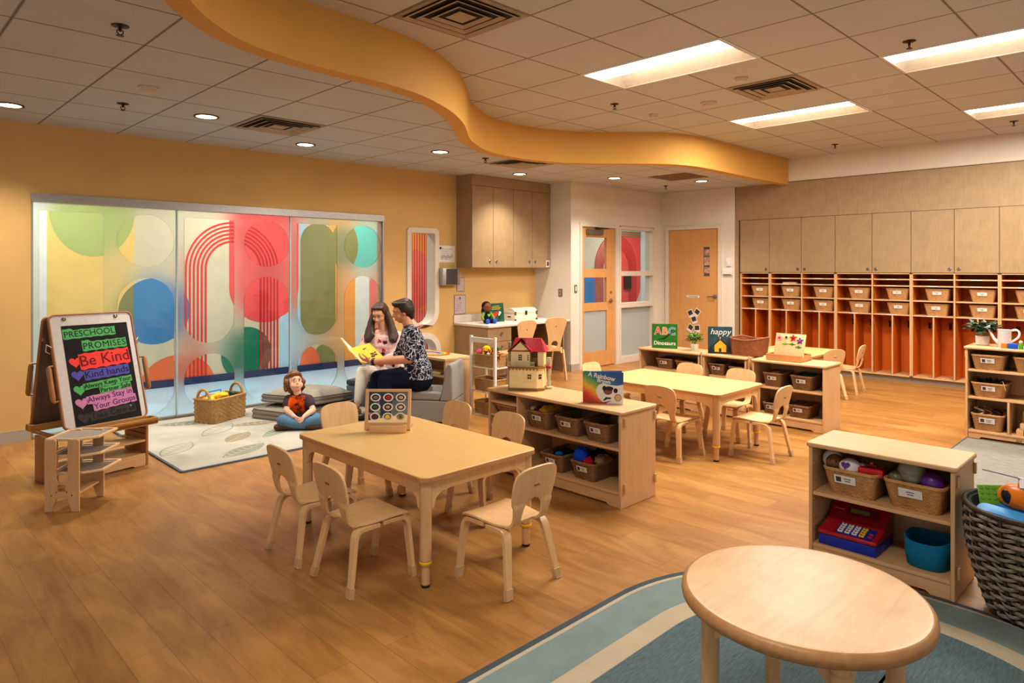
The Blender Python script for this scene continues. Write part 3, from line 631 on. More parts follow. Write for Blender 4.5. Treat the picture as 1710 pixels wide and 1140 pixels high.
for (a, b), ul, cl_ in zip(units, UN, CN):
    y0, y1 = YE[b], YE[a]; ym = (y0 + y1) / 2; X0 = XB + .0; D = .36
    u = thing('coat_cubby', ul, 'cubby locker', (X0, ym, 0), 0, 'orange backed cubby lockers')
    L = lambda y: y - ym
    mb = MB()
    for y in (y0 + TK / 2 + .001, y1 - TK / 2 - .001): mb.box((D / 2, L(y), (HZ + .075) / 2), (D, TK, HZ - .076))
    mb.box((D / 2, 0, HZ - .008), (D, y1 - y0 - .004, .014)); mb.box((D / 2, 0, .083), (D, y1 - y0 - .004, .016)); mb.build('carcass', MAPLE, u, smooth=0)
    MB().box((D - .006, 0, (HZ + .075) / 2), (.01, y1 - y0 - .006, HZ - .09)).build('back_panel', ORANGE, u, smooth=0)
    mb = MB()
    for c in range(a, b):
        ya, yb = YE[c + 1] + TK, YE[c] - TK
        for s_ in (ya + .001, yb - .001): mb.box((D / 2 + .012, L(s_), (HZ + .07) / 2), (D - .03, .0015, HZ - .12))
    mb.build('orange_lining', ORANGE, u, smooth=0)
    for c in range(a, b):
        ya, yb = YE[c + 1] + TK, YE[c] - TK; yc = (ya + yb) / 2
        if c > a: MB().box((D / 2, L(YE[c]), (HZ + .07) / 2), (D, TK, HZ - .1)).build('upright_divider', MAPLE, u, smooth=0)
        for z in SH:
            s_ = MB().box((D / 2 + .001, L(yc), z), (D - .004, yb - ya + .012, .016)).build('shelf', MAPLEY, u, smooth=0)
            MB().box((-.0015 + .0025, L(yc), z), (.003, .12, .011)).build('shelf_card', CARDM, s_) if z != SH[2] else None
        cd_ = MB().box((D / 2 + .008, L(yc - .012), (SH[3] + .085) / 2), (D - .022, .0145, SH[3] - .102)).build('coat_divider', ORANGE, u, smooth=0); MB().box((.005, L(yc - .012), (SH[3] + .085) / 2), (.010, .016, SH[3] - .102)).build('edge_strip', MAPLE, cd_, smooth=0)
        for q in ((yc + yb) / 2, (ya + yc) / 2 - .012):
            hb = MB(T(D - .05, L(q), .73)); hb.box((.03, 0, 0), (.012, .03, .07), bev=.004); hb.tube([(.026, 0, .02), (-.02, 0, .03), (-.03, 0, .055)], .006, 6); hb.tube([(.026, 0, -.015), (-.012, .0, -.03), (-.022, 0, -.01)], .006, 6); hb.tube([(.0, -.0, .03), (-.005, -.03, .045)], .005, 6); hb.build('coat_hook', HOOK, u)
    cab = thing('wall_cabinet', cl_, 'cabinet', (X0, ym, HZ), 0, 'wall cabinets over the cubbies')
    MB().box((D / 2 + .012, 0, .40), (D - .02, y1 - y0 - .002, .795)).build('cabinet_box', CABW, cab, smooth=0)
    for c in range(a, b):
        ya, yb = YE[c + 1], YE[c]
        dr = MB().box((.0, L((ya + yb) / 2), .3995), (.02, yb - ya - .006, .791), bev=.0015).build('door', CABW, cab, smooth=0)
        left_lock = c in (2, 4, 6, 8)   # lock near the high-y edge
        ly = (yb - .05) if left_lock else (ya + .05)
        lk = MB(T(-.010, L(ly), .05) @ R('Y', -90)); lk.lathe([(.021, 0), (.021, .004), (.017, .007), (.015, .004), (.004, .004)], seg=24); lk.build('lock', METAL, dr)
        kb = MB(T(-.0155, L(ly), .05) @ R('Y', -90)); kb.box((0, 0, 0), (.016, .006, .004)); kb.build('keyhole', BLACK, dr)
# name baskets in the cubbies
first = None
ordn = ['first', 'second', 'third', 'fourth', 'fifth', 'sixth', 'seventh', 'eighth']
OFF = [-.02, -.01, .0, -.01, -.02, .02, .0, .01]
for c in range(8):
    for r, (zs, rw) in enumerate(((SH[2], 'upper'), (SH[3], 'lower'))):
        ycn = (YE[c] + YE[c + 1]) / 2 - .05 + OFF[c] * (1 if r else .4)
        lb = 'small tan wicker basket in the %s row, %s cubby column from the left' % (rw, ordn[c])
        loc = (XB + .165, ycn, zs + .0085)
        if first is None: first = basket('wicker_basket', lb, 'basket', loc, 90 + 180, .285, .26, .145, WICK, 'name baskets in the cubbies', taper=.78, per=64, rows=10, rim=.007, card=(.0, False), cardw=.10)
        else: dup(first, loc, 270, lb)
first['label'] = 'small tan wicker basket in the upper row, first cubby column from the left'
# a few flat things in the paper slots
o = MB().bb((XB + .05, 4.16, SH[1] + .0085), (XB + .28, 4.36, SH[1] + .03)).build('paper_stack', plain('pale_folder', (206, 180, 150), .7)); tag(o, 'pale folder lying in the paper slot of the second cubby column', 'folder')
# ================================================================ wall cabinets + counter by the yellow wall
XC0, XC1 = 5.955, 7.495
u = thing('wall_cabinet', 'four door wood wall cabinet above the white counter', 'cabinet', ((XC0 + XC1) / 2, 6.96, 1.495), 0)
W_ = XC1 - XC0
MB().bb((-W_ / 2, -.14, 0), (W_ / 2, .155, 1.105)).build('cabinet_box', CABW, u, smooth=0)
MB().bb((-W_ / 2 - .002, -.162, 1.10), (W_ / 2, .155, 1.243)).build('top_filler', CABW, u, smooth=0)
for i in range(4):
    x0 = -W_ / 2 + W_ / 4 * i; x1 = x0 + W_ / 4
    dr = MB().bb((x0 + .003, -.162, .003), (x1 - .003, -.141, 1.095)).build('door', CABW, u, smooth=0)
    lx = (x1 - .06) if i % 2 == 0 else (x0 + .06)
    lk = MB(T(lx, -.162, .085) @ R('X', 90)); lk.lathe([(.021, 0), (.021, .004), (.017, .008), (.006, .004)], seg=20); lk.build('lock', METAL, dr)
    MB(T(lx, -.168, .085) @ R('X', 90)).box((0, 0, 0), (.006, .018, .004)).build('keyhole', BLACK, dr)
o = MB().bb((7.40, 6.795, 1.505), (7.475, 6.7975, 1.605)).build('cabinet_sticker', PAPER); tag(o, 'small white sticker at lower right corner of the wall cabinets', 'sticker')
MB().bb((7.415, 6.793, 1.525), (7.46, 6.795, 1.585)).build('sticker_picture', plain('sticker_ink', (120, 60, 50), .6, var=.6, scale=60), o)
CX0 = 5.90
u = thing('countertop', 'white countertop with low backsplash along yellow wall', 'countertop', (6.7, 6.75, .72), 0)
mb = MB(); mb.bb((CX0 - 6.7, -.34, .0), (.795, .365, .032), bev=.008); mb.build('counter_slab', plain('white_laminate', (224, 214, 204), .35, var=.02), u)
MB().bb((CX0 - 6.7, .347, .033), (.795, .366, .135)).build('backsplash', plain('white_laminate', (224, 214, 204), .35, var=.02), u)
u = thing('drawer_cabinet', 'wood base cabinet with three drawers under the white counter', 'cabinet', (6.13, 6.76, 0), 0)
MB().bb((-.215, -.29, .08), (.215, .35, .718)).build('cabinet_box', CABW, u, smooth=0)
MB().bb((-.205, -.24, 0), (.205, .35, .08)).build('toe_kick', GREYB, u, smooth=0)
for z0, z1 in ((.535, .712), (.365, .529), (.085, .359)):
    dr = MB().bb((-.212, -.31, z0), (.212, -.291, z1), bev=.0015).build('drawer', CABW, u, smooth=0)
    kb = MB(T(.03, -.31, (z0 + z1) / 2 + (.05 if z1 - z0 > .2 else 0)) @ R('X', 90)); kb.lathe([(.026, 0), (.028, .006), (.024, .010), (.02, .004), (.004, .003)], seg=20); kb.build('knob', METAL, dr)
u = MB().bb((7.41, 6.47, 0), (7.43, 7.10, .718)).build('support_panel', CABW, smooth=0); tag(u, 'dark end support panel under right end of white counter', 'panel')
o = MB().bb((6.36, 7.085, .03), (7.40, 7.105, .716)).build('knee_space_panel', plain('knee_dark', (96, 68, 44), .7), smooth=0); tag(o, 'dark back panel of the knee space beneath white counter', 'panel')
# papers and dispenser on the yellow wall
def wallpaper(x0, x1, z0, z1, lb, lines, m=PAPER, frame_=None):
    o = MB().bb((x0, YA - .006, z0), (x1, YA - .0005, z1)).build('wall_notice', frame_ or m); tag(o, lb, 'notice')
    if frame_: MB().bb((x0 + .008, YA - .0068, z0 + .008), (x1 - .008, YA - .006, z1 - .008)).build('notice_sheet', m, o)
    mb = MB(); k = random.Random(int(x0 * 100))
    for i in range(lines):
        z = z1 - (z1 - z0) * (.22 + .7 * i / lines); w = (x1 - x0) * k.uniform(.4, .75)
        mb.bb((x0 + (x1 - x0) * .12, YA - .0078, z), (x0 + (x1 - x0) * .12 + w, YA - .0068, z + (z1 - z0) * .018))
    mb.build('notice_lettering', plain('faint_ink', (150, 138, 136), .8), o); return o
o = wallpaper(5.64, 5.92, 1.565, 1.79, 'wide pinned notice with line drawings above the towel dispenser', 6)
for i in range(6): MB(MA).poly(circ(5.70 + .033 * i, 1.63 + .02 * (i % 2), .014, .02, n=10), [circ(5.70 + .033 * i, 1.63 + .02 * (i % 2), .011, .016, n=10)], t=.001, M=T(0, 0, .0068)).build('drawn_figure', INK, o)
MB(MA).poly(circ(5.675, 1.755, .018, n=12), t=.001, M=T(0, 0, .0068)).build('printed_mark', INK, o)
o = thing('towel_dispenser', 'grey steel paper towel dispenser on yellow wall', 'paper towel dispenser', (5.785, YA, 1.375))
MB().bb((-.148, -.105, -.115), (.148, -.0005, .115), bev=.01).build('dispenser_body', ALU, o); MB().bb((-.09, -.108, -.105), (.10, -.1051, .105), bev=.0).build('front_panel', plain('smoked_front', (78, 72, 70), .3), o)
wallpaper(5.955, 6.09, 1.17, 1.36, 'small grey framed notice right of towel dispenser', 5, plain('mauve_paper', (196, 178, 176), .8), plain('notice_edge', (120, 110, 108), .6))
o = wallpaper(5.91, 6.115, .86, 1.125, 'tall framed notice with light bulb drawing above the backsplash', 7, plain('mauve_paper', (196, 178, 176), .8), plain('notice_edge', (120, 110, 108), .6))
mb = MB(MA); mb.poly(circ(6.012, 1.085, .011, .013, n=14), t=.001, M=T(0, 0, .0069)); mb.poly([(6.006, 1.06), (6.018, 1.06), (6.018, 1.073), (6.006, 1.073)], t=.001, M=T(0, 0, .0069)); mb.build('bulb_drawing', INK, o)
# ================================================================ preschool chairs
def crom(keys, n):
    out = []; m = len(keys) - 1
    for i in range(n + 1):
        u = i / n * m; k = min(int(u), m - 1); f = u - k
        p0, p1, p2, p3 = keys[max(k - 1, 0)], keys[k], keys[k + 1], keys[min(k + 2, m)]
        out.append(tuple(.5 * (2 * b + (c - a) * f + (2 * a - 5 * b + 4 * c - d) * f * f + (3 * b - a - 3 * c + d) * f ** 3) for a, b, c, d in zip(p0, p1, p2, p3)))
    return out
#            y      z      half width  hole half width
CK = [(.168, .283, .140, 0), (.158, .296, .146, 0), (.10, .300, .146, 0), (.03, .297, .142, 0), (-.05, .293, .134, 0), (-.105, .295, .122, 0)]
CB = [(-.105, .295, .122, .058), (-.132, .303, .116, .066), (-.150, .325, .114, .068), (-.160, .36, .118, .066), (-.167, .395, .125, .055), (-.172, .418, .130, .03), (-.1745, .428, .132, .0005), (-.185, .47, .138, .0005), (-.194, .51, .139, .0005), (-.203, .545, .130, .0005), (-.207, .562, .110, .0005), (-.210, .573, .075, .0005), (-.211, .577, .02, .0005)]
def make_chair(label, loc, rz, group):
    o = thing('preschool_chair', label, 'chair', loc, rz, group)
    def rows(keys, n, hole):
        g = []
        for y, z, w, h in crom(keys, n):
            w = max(w, .004); h = max(h, .0004)
            if hole:
                xs = [-w + (w - h) * k / 4 for k in range(5)] + [h + (w - h) * k / 4 for k in range(5)]
            else: xs = [-w + 2 * w * k / 9 for k in range(10)]
            g.append([(x, y - (.010 * (abs(x) / .14) ** 2 * -1 if hole and z > .40 else 0), z + (.004 * (abs(x) / .14) ** 2 if not hole else 0)) for x in xs])
        return g
    MB().sheet(rows(CK, 14, False)).build('seat', PLY, o, solid=.0115, offset=0, bev=.002)
    gb = rows(CB, 30, True); cut = [i for i, r in enumerate(gb[:-1]) if r[5][0] - r[4][0] > .004]
    MB().sheet(gb, skip=lambda i, j: j == 4 and i in cut).build('backrest', PLY, o, solid=.0115, offset=0, bev=.002)
    for sx in (-1, 1):
        for f in (1, -1):
            k = [(.02, .283), (.10, .283), (.136, .279), (.155, .262), (.162, .235), (.166, .15), (.169, .02), (.1695, .0)] if f > 0 else [(.0, .279), (.068, .279), (.104, .275), (.122, .258), (.131, .230), (.148, .14), (.172, .02), (.176, .0)]
            path = crom([(a, b) for a, b in k], 22); mb = MB(); cap = MB(); rr = []; rc = []
            for i, (y, z) in enumerate(path):
                a = path[max(i - 1, 0)]; b = path[min(i + 1, len(path) - 1)]; ty, tz = b[0] - a[0], b[1] - a[1]; L_ = math.hypot(ty, tz); ny, nz = -tz / L_, ty / L_
                x = sx * (.123 + .042 * max(0, (.28 - z) / .28)); w = .022 - .006 * max(0, (.25 - z) / .25); th = .0095
                mk = lambda e: [(x + q * (w + e), f * (y + s_ * (th + e) * ny), z + s_ * (th + e) * nz) for q, s_ in ((-1, -1), (1, -1), (1, 1), (-1, 1))]
                rr.append(mk(0))
                if z < .052: rc.append(mk(.003))
            mb.loft(rr); lg = mb.build('leg', PLY, o, bev=.002); cap.loft(rc); cap.build('foot_cap', CAP, lg, bev=.002)
    mk = MB(frame((0, -.1955, .487), (-1, 0, 0), (0, .2, .98)))
    for dx in (-.012, 0, .012): mk.poly([(dx - .007, -.008), (dx - .004, -.008), (dx + .001, .006), (dx + .004, -.004), (dx + .007, -.004), (dx + .001, .011), (dx - .002, .008)], t=.001)
    mk.build('maker_mark', plain('burnt_mark', (80, 50, 28), .8), o)
    return o
CH = [((1.80, 2.85), -90, 'wooden preschool chair nearest the camera on left side of the front table', 1),
      ((1.785, 3.31), -90, 'wooden preschool chair behind the nearest one on left side of front table', 1),
      ((2.285, 2.35), 0, 'wooden preschool chair at right end of front table with back to camera', 1),
      ((2.39, 3.90), 180, 'wooden preschool chair at far end of front table in front of seated child', 1),
      ((2.80, 3.56), 90, 'left of the two wooden chairs on far side of front table, before grey bench', 1),
      ((2.80, 3.06), 90, 'right of the two wooden chairs on far side of front table, before low shelf', 1),
      ((4.715, 2.96), -90, 'wooden preschool chair on near side of second table beside shelf end', 2),
      ((4.70, 3.44), -90, 'wooden preschool chair mostly hidden behind the rainbow cover picture book', 2),
      ((5.19, 2.46), 0, 'wooden preschool chair at right end of second table, back to camera', 2),
      ((5.16, 3.96), 180, 'wooden preschool chair at far left end of second table, only its top showing', 2),
      ((5.60, 3.45), 90, 'wooden preschool chair on far side of second table, left of the two', 2),
      ((5.60, 2.93), 90, 'wooden preschool chair on far side of second table, right of the two', 2),
      ((8.04, 3.065), -30, 'wooden preschool chair just right of the flower board at back table', 3),
      ((8.625, 3.03), 4, 'wooden preschool chair at right end of back table seen from its edge', 3),
      ((7.62, 3.90), 180, 'wooden preschool chair behind the flower board at back table', 3)]
GN = {1: 'chairs around the front table', 2: 'chairs around the second table', 3: 'chairs around the back table'}
first = None
for (x, y), rz, lb, g in CH:
    if first is None: first = make_chair(lb, (x, y, 0), rz, GN[g])
    else: dup(first, (x, y, 0), rz, lb, GN[g])
# ================================================================ rectangular tables
def make_table(label, x, y, rz=0):
    o = thing('activity_table', label, 'table', (x, y, 0), rz)
    W, L, H = .76, 1.215, .52
    mb = MB(); mb.poly(rrect(-W / 2, -L / 2, W / 2, L / 2, .045, 8), t=.027, M=T(0, 0, H - .027)); top = mb.build('tabletop', [TABLETOP], o, bev=.003)
    mb = MB(); mb.poly(rrect(-W / 2 - .0012, -L / 2 - .0012, W / 2 + .0012, L / 2 + .0012, .0462, 8), [rrect(-W / 2 + .0005, -L / 2 + .0005, W / 2 - .0005, L / 2 - .0005, .0445, 8)], t=.021, M=T(0, 0, H - .025)); mb.build('edge_band', PLYEDGE, top, bev=.001)
    lx, ly = W / 2 - .045, L / 2 - .045
    def ap(n, M, half):
        pts = [(-half, -.001), (half, -.001), (half, -.13), (half - .012, -.13), (half - .025, -.085), (half - .06, -.062), (half - .12, -.055), (-half + .12, -.055), (-half + .06, -.062), (-half + .025, -.085), (-half + .012, -.13), (-half, -.13)]
        MB(M).poly(pts, t=.018).build('apron', PLY, o, bev=.0015)
    ap(0, frame((lx + .02, 0, H - .027), (0, 1, 0), (0, 0, 1)), ly - .022); ap(0, frame((-lx - .002 - .018, 0, H - .027), (0, 1, 0), (0, 0, 1)), ly - .022)
    ap(0, frame((0, ly + .02, H - .027), (1, 0, 0), (0, 0, 1)), lx - .022); ap(0, frame((0, -ly + .02 - .022, H - .027), (1, 0, 0), (0, 0, 1)), lx - .022)
    for sx in (-1, 1):
        for sy in (-1, 1):
            lg = MB().lathe([(.024, .122), (.0285, .126), (.0285, .40), (.030, .42), (.030, H - .028)], (sx * lx, sy * ly, 0), 20).build('leg', MAPLE, o)
            MB().lathe([(.0285, .108), (.030, .112), (.030, .119), (.0285, .122)], (sx * lx, sy * ly, 0), 20).build('lock_ring', YEL, lg)
            MB().lathe([(.020, .012), (.021, .015)] + [(.021 - (.0015 if i % 2 else 0), .02 + .008 * i) for i in range(10)] + [(.021, .109)], (sx * lx, sy * ly, 0), 18).build('leg_extension', MAPLE, lg)
            MB().lathe([(.016, 0), (.021, .003), (.021, .012), (.018, .0125)], (sx * lx, sy * ly, 0), 18).build('foot_glide', BLACK, lg)
    return o
t1 = make_table('rectangular birch table in the front with framed shell display on top', 2.275, 3.105)
dup(t1, (5.13, 3.19, 0), 0, 'rectangular birch table in the middle behind the low divider shelf')
dup(t1, (7.85, 3.385, 0), 90, 'rectangular birch table at the back before the orange cubbies')
# round table in the corner ------------------------------------
o = thing('round_table', 'round light maple table in the bottom right foreground', 'table', (2.08, .855, .0142))
RTOP = wood('round_top_maple', (184, 136, 82), (220, 174, 116), 'X', .9, rough=.34, blotch=.4, stretch=9)
mb = MB(); mb.lathe([(.01, .448), (.326, .448), (.334, .4482), (.340, .452), (.340, .4895), (.334, .4899), (.326, .49), (.01, .49)], seg=72); top = mb.build('tabletop', RTOP, o, smooth=35)
MB().lathe([(.3395, .447), (.346, .448), (.354, .456), (.356, .468), (.354, .480), (.346, .488), (.3395, .4896), (.3395, .447)], seg=72, cap0=False, cap1=False).build('bullnose_edge', wood('edge_maple', (166, 118, 72), (196, 150, 100), 'X', 1.0), top, smooth=60)
for a in (42, 132, 222, 312):
    c, s = math.cos(math.radians(a)), math.sin(math.radians(a))
    lg = MB().lathe([(.022, .0), (.0245, .004), (.0255, .02), (.0275, .36), (.0275, .40), (.024, .404), (.024, .4475)], (.275 * c, .275 * s, 0), 20).build('leg', MAPLE, o)
    for da in (45, -45):
        M = frame((.275 * c, .275 * s, .4475), (math.cos(math.radians(a + 180 + da)), math.sin(math.radians(a + 180 + da)), 0), (0, 0, 1))
        MB(M).poly([(.022, 0), (.16, 0), (.12, -.018), (.08, -.045), (.045, -.085), (.028, -.10), (.022, -.10)], t=.018).build('corner_bracket', MAPLE, o, bev=.002)
# ================================================================ low shelf units
def shelf_unit(label, x, y, rz, W, D, H, shelves, dividers=(), bottom=.10, back=True, toe=True, wings=(1, 1), name='storage_shelf', parts=None):
    """front faces local -y; shelves: list of (x0, x1, z top)"""
    o = thing(name, label, 'shelf', (x, y, 0), rz)
    tk = .018
    for s in (-1, 1):
        mb = MB(); mb.poly([(-D / 2, 0), (D / 2, 0), (D / 2, H - .0225), (-D / 2, H - .0225)], t=tk, M=frame((s * (W / 2 - tk / 2) - tk / 2, 0, 0), (0, 1, 0), (0, 0, 1))); sd = mb.build('side_panel', MAPLE, o, bev=.003)
        if wings[(s + 1) // 2]:
            for z in (H - .07, .12):
                MB(T(s * (W / 2 + .006), -D / 2 + .04, z)).box((0, 0, 0), (.012, .02, .055), bev=.004).build('connector_block', MAPLE, sd)
                MB(T(s * (W / 2 + .006), D / 2 - .012, z)).box((0, 0, 0), (.012, .02, .055), bev=.004).build('connector_block', MAPLE, sd)
    mb = MB(); mb.poly(rrect(-W / 2 - .012, -D / 2 - .012, W / 2 + .012, D / 2 + .004, .018, 5), t=.022, M=T(0, 0, H - .022)); mb.build('top_panel', MAPLEX, o, bev=.006)
    if back: MB().bb((-W / 2 + tk + .001, D / 2 - .012, bottom - .02), (W / 2 - tk - .001, D / 2 - .002, H - .023)).build('back_panel', MAPLE, o, smooth=0)
    MB().bb((-W / 2 + tk + .0005, -D / 2 + .004, bottom - .018), (W / 2 - tk - .0005, D / 2 - .0125, bottom), bev=.002).build('bottom_shelf', MAPLEX, o)
    for x0, x1, z in shelves: MB().bb((x0, -D / 2 + .006, z - .017), (x1, D / 2 - .0125, z), bev=.002).build('shelf', MAPLEX, o)
    for xd, z0, z1 in dividers: MB().bb((xd - .008, -D / 2 + .006, z0), (xd + .008, D / 2 - .0125, z1), bev=.0015).build('divider', MAPLE, o)
    if toe:
        h = bottom - .0185; w = W / 2 - tk - .001
        tb = MB(frame((0, -D / 2 + .024, 0), (1, 0, 0), (0, 0, 1))).poly([(-w, .002), (-w + .08, .002), (-w + .1, .018), (w - .10, .018), (w - .08, .002), (w, .002), (w, h), (-w, h)], t=.014).build('toe_kick', MAPLEX, o)
        mk = MB(frame((-W * .18, -D / 2 + .0098, h * .55), (1, 0, 0), (0, 0, 1)))
        for dx in (-.014, 0, .014): mk.poly([(dx - .008, -.01), (dx - .004, -.01), (dx + .001, .007), (dx + .004, -.005), (dx + .008, -.005), (dx + .001, .012), (dx - .003, .009)], t=.0008)
        mk.build('maker_mark', plain('burnt_mark', (80, 50, 28), .8), tb)
    return o
SA = shelf_unit('low maple divider shelf with dollhouse and picture book on top', 3.60, 3.11, -90, 1.20, .38, .60, [(-.582, -.313, .515), (-.582, -.313, .418), (-.582, -.313, .34), (-.582, -.313, .22), (-.2965, .582, .368)], [(-.305, .1005, .5765)])
SB = shelf_unit('low maple shelf under the magnetic flower board', 6.45, 2.715, -90, .68, .38, .61, [(-.321, .321, .36)], (), wings=(1, 0))
SC = shelf_unit('narrow low maple shelf holding the square red brown basket', 6.47, 3.365, -90, .47, .36, .61, [(-.216, .216, .36)])
SD = shelf_unit('low maple shelf with dinosaur alphabet book and small herb pot', 6.47, 4.01, -90, .74, .36, .61, [(-.351, .351, .36)])
SE = shelf_unit('low maple shelf holding red toy cash register at right', 3.69, 1.09, -90, .64, .36, .60, [(-.301, .301, .352)], (), bottom=.092)
for sy in (-1, 1):
    MB().cyl((.262 if sy > 0 else -.2515, -.17, 0), (.262 if sy > 0 else -.2515, -.17, .625), .011).build('hinge_post', MAPLE, SC)
for i in range(9):   # shelf support notches on the inner side
    for nm, xx in (('shelf_notch', -.3),):
        MB().box((-.3005, -.145, .13 + .045 * i), (.004, .03, .006)).build('shelf_notch', PLYEDGE, SE)
SF = shelf_unit('tall maple shelf with watering can and plant on top at right edge', 7.24, .87, -90, 1.20, .38, .80, [(-.582, .582, .60), (-.582, .582, .362)], [(-.29, .0705, .3445), (-.29 + .4, .0705, .3445)], bottom=.07)
# ================================================================ wicker baskets on the shelves
G1 = 'brown baskets on the divider shelf'
def bk(x, y, z, L, W, H, lb, m=WICKD, g=None, card=(0, True), cardw=.085, **k): return basket('wicker_basket', lb, 'basket', (x, y, z + .0005), -90, L, W, H, m, g, card=card, cardw=cardw, **k)
bk(3.585, 3.245, .368, .205, .31, .118, 'brown basket of yellow and maroon cloth on upper shelf of divider', g=G1)
bk(3.585, 2.98, .368, .205, .31, .118, 'brown empty basket in the middle of the divider upper shelf', g=G1)
bk(3.585, 2.73, .368, .205, .31, .118, 'brown basket at right of the divider upper shelf nearest its end panel', g=G1)
bk(3.585, 3.115, .10, .20, .31, .115, 'brown basket of dark blue toys on divider bottom shelf', g=G1)
bk(3.585, 2.84, .10, .205, .31, .115, 'brown basket with bright blue cloth spilling out on divider bottom shelf', g=G1)
bk(3.585, 3.56, .418, .235, .30, .066, 'honey wicker tray basket in the narrow bay of divider shelf', WICK, card=None)
bk(3.585, 3.56, .22, .235, .30, .07, 'lower honey wicker tray basket in narrow bay behind the chair', WICK, card=None)
o = MB().bb((3.43, 3.46, .3405), (3.72, 3.67, .365), bev=.003).build('puzzle_board', MAPLEY); tag(o, 'flat wooden puzzle board on thin shelf of the narrow bay', 'puzzle')
G2 = 'brown baskets on the shelves behind the second table'
bk(6.44, 2.875, .36, .185, .30, .125, 'brown labelled basket left on middle shelf below the flower board', g=G2)
bk(6.44, 2.60, .36, .205, .30, .125, 'brown labelled basket with dark green cloth below the flower board', g=G2)
bk(6.44, 2.885, .10, .17, .30, .10, 'brown basket with green cloth on bottom shelf below flower board', g=G2)
bk(6.44, 2.63, .10, .215, .30, .11, 'brown basket at right on bottom shelf below flower board', g=G2)
bk(6.46, 4.09, .36 + .04, .20, .28, .105, 'brown labelled basket at left in the dinosaur book shelf', g=G2)
bk(6.46, 3.845, .36 + .04, .215, .28, .10, 'brown basket at right in the dinosaur book shelf', g=G2)
for xx in (4.09, 3.845): pass
bk(6.46, 3.47, .36 + .04, .175, .28, .11, 'brown basket at left in the narrow shelf', g=G2)
bk(6.46, 3.255, .36 + .04, .165, .28, .10, 'brown basket at right in the narrow shelf', g=G2)
for (y0, y1) in ((3.18, 3.55), (3.67, 4.35)):
    o = MB().bb((6.33, y0, .3605), (6.60, y1, .40)).build('shelf_riser', MAPLEY, bev=.002); tag(o, 'flat wooden riser board under the baskets in the %s shelf' % ('narrow' if y0 < 3.3 else 'dinosaur book'), 'riser')
bk(3.685, 1.225, .352, .255, .30, .125, 'honey wicker basket of dolls on shelf above the toy cash register', WICKL, card=(-.02, True), cardw=.10, per=120, rows=18)
bk(3.685, .945, .352, .255, .30, .125, 'honey wicker basket of balls with blank label above the blue bin', WICKL, card=(-.01, False), cardw=.10, per=120, rows=18)
G3 = 'tan baskets on the watering can shelf'
bk(7.22, 1.31, .60, .25, .31, .125, 'tan labelled basket on top shelf of the watering can unit', WICK, G3, cardw=.10)
bk(7.22, 1.005, .60, .25, .31, .125, 'tan basket at right on top shelf, cut by the picture edge', WICK, G3, card=None)
bk(7.22, 1.305, .362, .255, .31, .12, 'tan basket with green leaves on middle shelf of watering can unit', WICK, G3, cardw=.10)
bk(7.22, 1.315, .07, .24, .31, .14, 'tan basket of ribbons on bottom shelf of watering can unit', WICK, G3, cardw=.115)
basket('wicker_basket', 'large red brown square wicker basket on top of the shelves', 'basket', (6.56, 3.225, .611), -90, .30, .31, .175, WICKR, card=None, taper=.9, per=110, rows=16, dip=.02)
# ================================================================ dark woven toy hamper
o = thing('toy_hamper', 'tall dark woven basket full of plastic toys at right edge', 'basket', (3.60, .485, .0137))
HB1 = wicker('hamper_dark', (40, 32, 29), (84, 72, 64)); HB2 = wicker('hamper_grey', (98, 88, 80), (172, 160, 148))
def hr(f): return .176 + .076 * math.sin(min(1, f * 1.15) * PI / 2) + .01 * f
NR, NS = 21, 26
mb = MB(); mb.loft([[(hr(f) * .96 * math.cos(a * 2 * PI / 60), hr(f) * .96 * math.sin(a * 2 * PI / 60), .01 + .44 * f) for a in range(60)] for f in [i / 10 for i in range(11)]] + [[((hr(1) * .96 - .012) * math.cos(a * 2 * PI / 60), (hr(1) * .96 - .012) * math.sin(a * 2 * PI / 60), .45) for a in range(60)], [(.12 * math.cos(a * 2 * PI / 60), .12 * math.sin(a * 2 * PI / 60), .06) for a in range(60)]]); mb.build('inner_shell', DARK, o)
mb = MB()
for i in range(NR):
    f = (i + .5) / NR; n = 120; pts = []
    for k in range(n):
        a = 2 * PI * k / n; rr = hr(f) + .009 * math.sin(a * NS / 2 + (PI if i % 2 else 0)) + .002; pts.append((rr * math.cos(a), rr * math.sin(a), .012 + .43 * f + .003 * math.sin(a * NS / 2 * 1.0)))
    mb.tube(pts, .0078, 6, closed=True, flat=.5)
mb.build('woven_bands', HB2, o); 
mb = MB()
for k in range(NS):
    a = 2 * PI * (k + .5) / NS; mb.tube([((hr(f) + .003) * math.cos(a), (hr(f) + .003) * math.sin(a), .012 + .44 * f) for f in [i / 8 for i in range(9)]], .0075, 6)
mb.build('uprights', HB1, o)
MB().tube([((hr(1) + .002) * math.cos(2 * PI * k / 60), (hr(1) + .002) * math.sin(2 * PI * k / 60), .452) for k in range(60)], .011, 8, closed=True).build('rim', HB1, o)
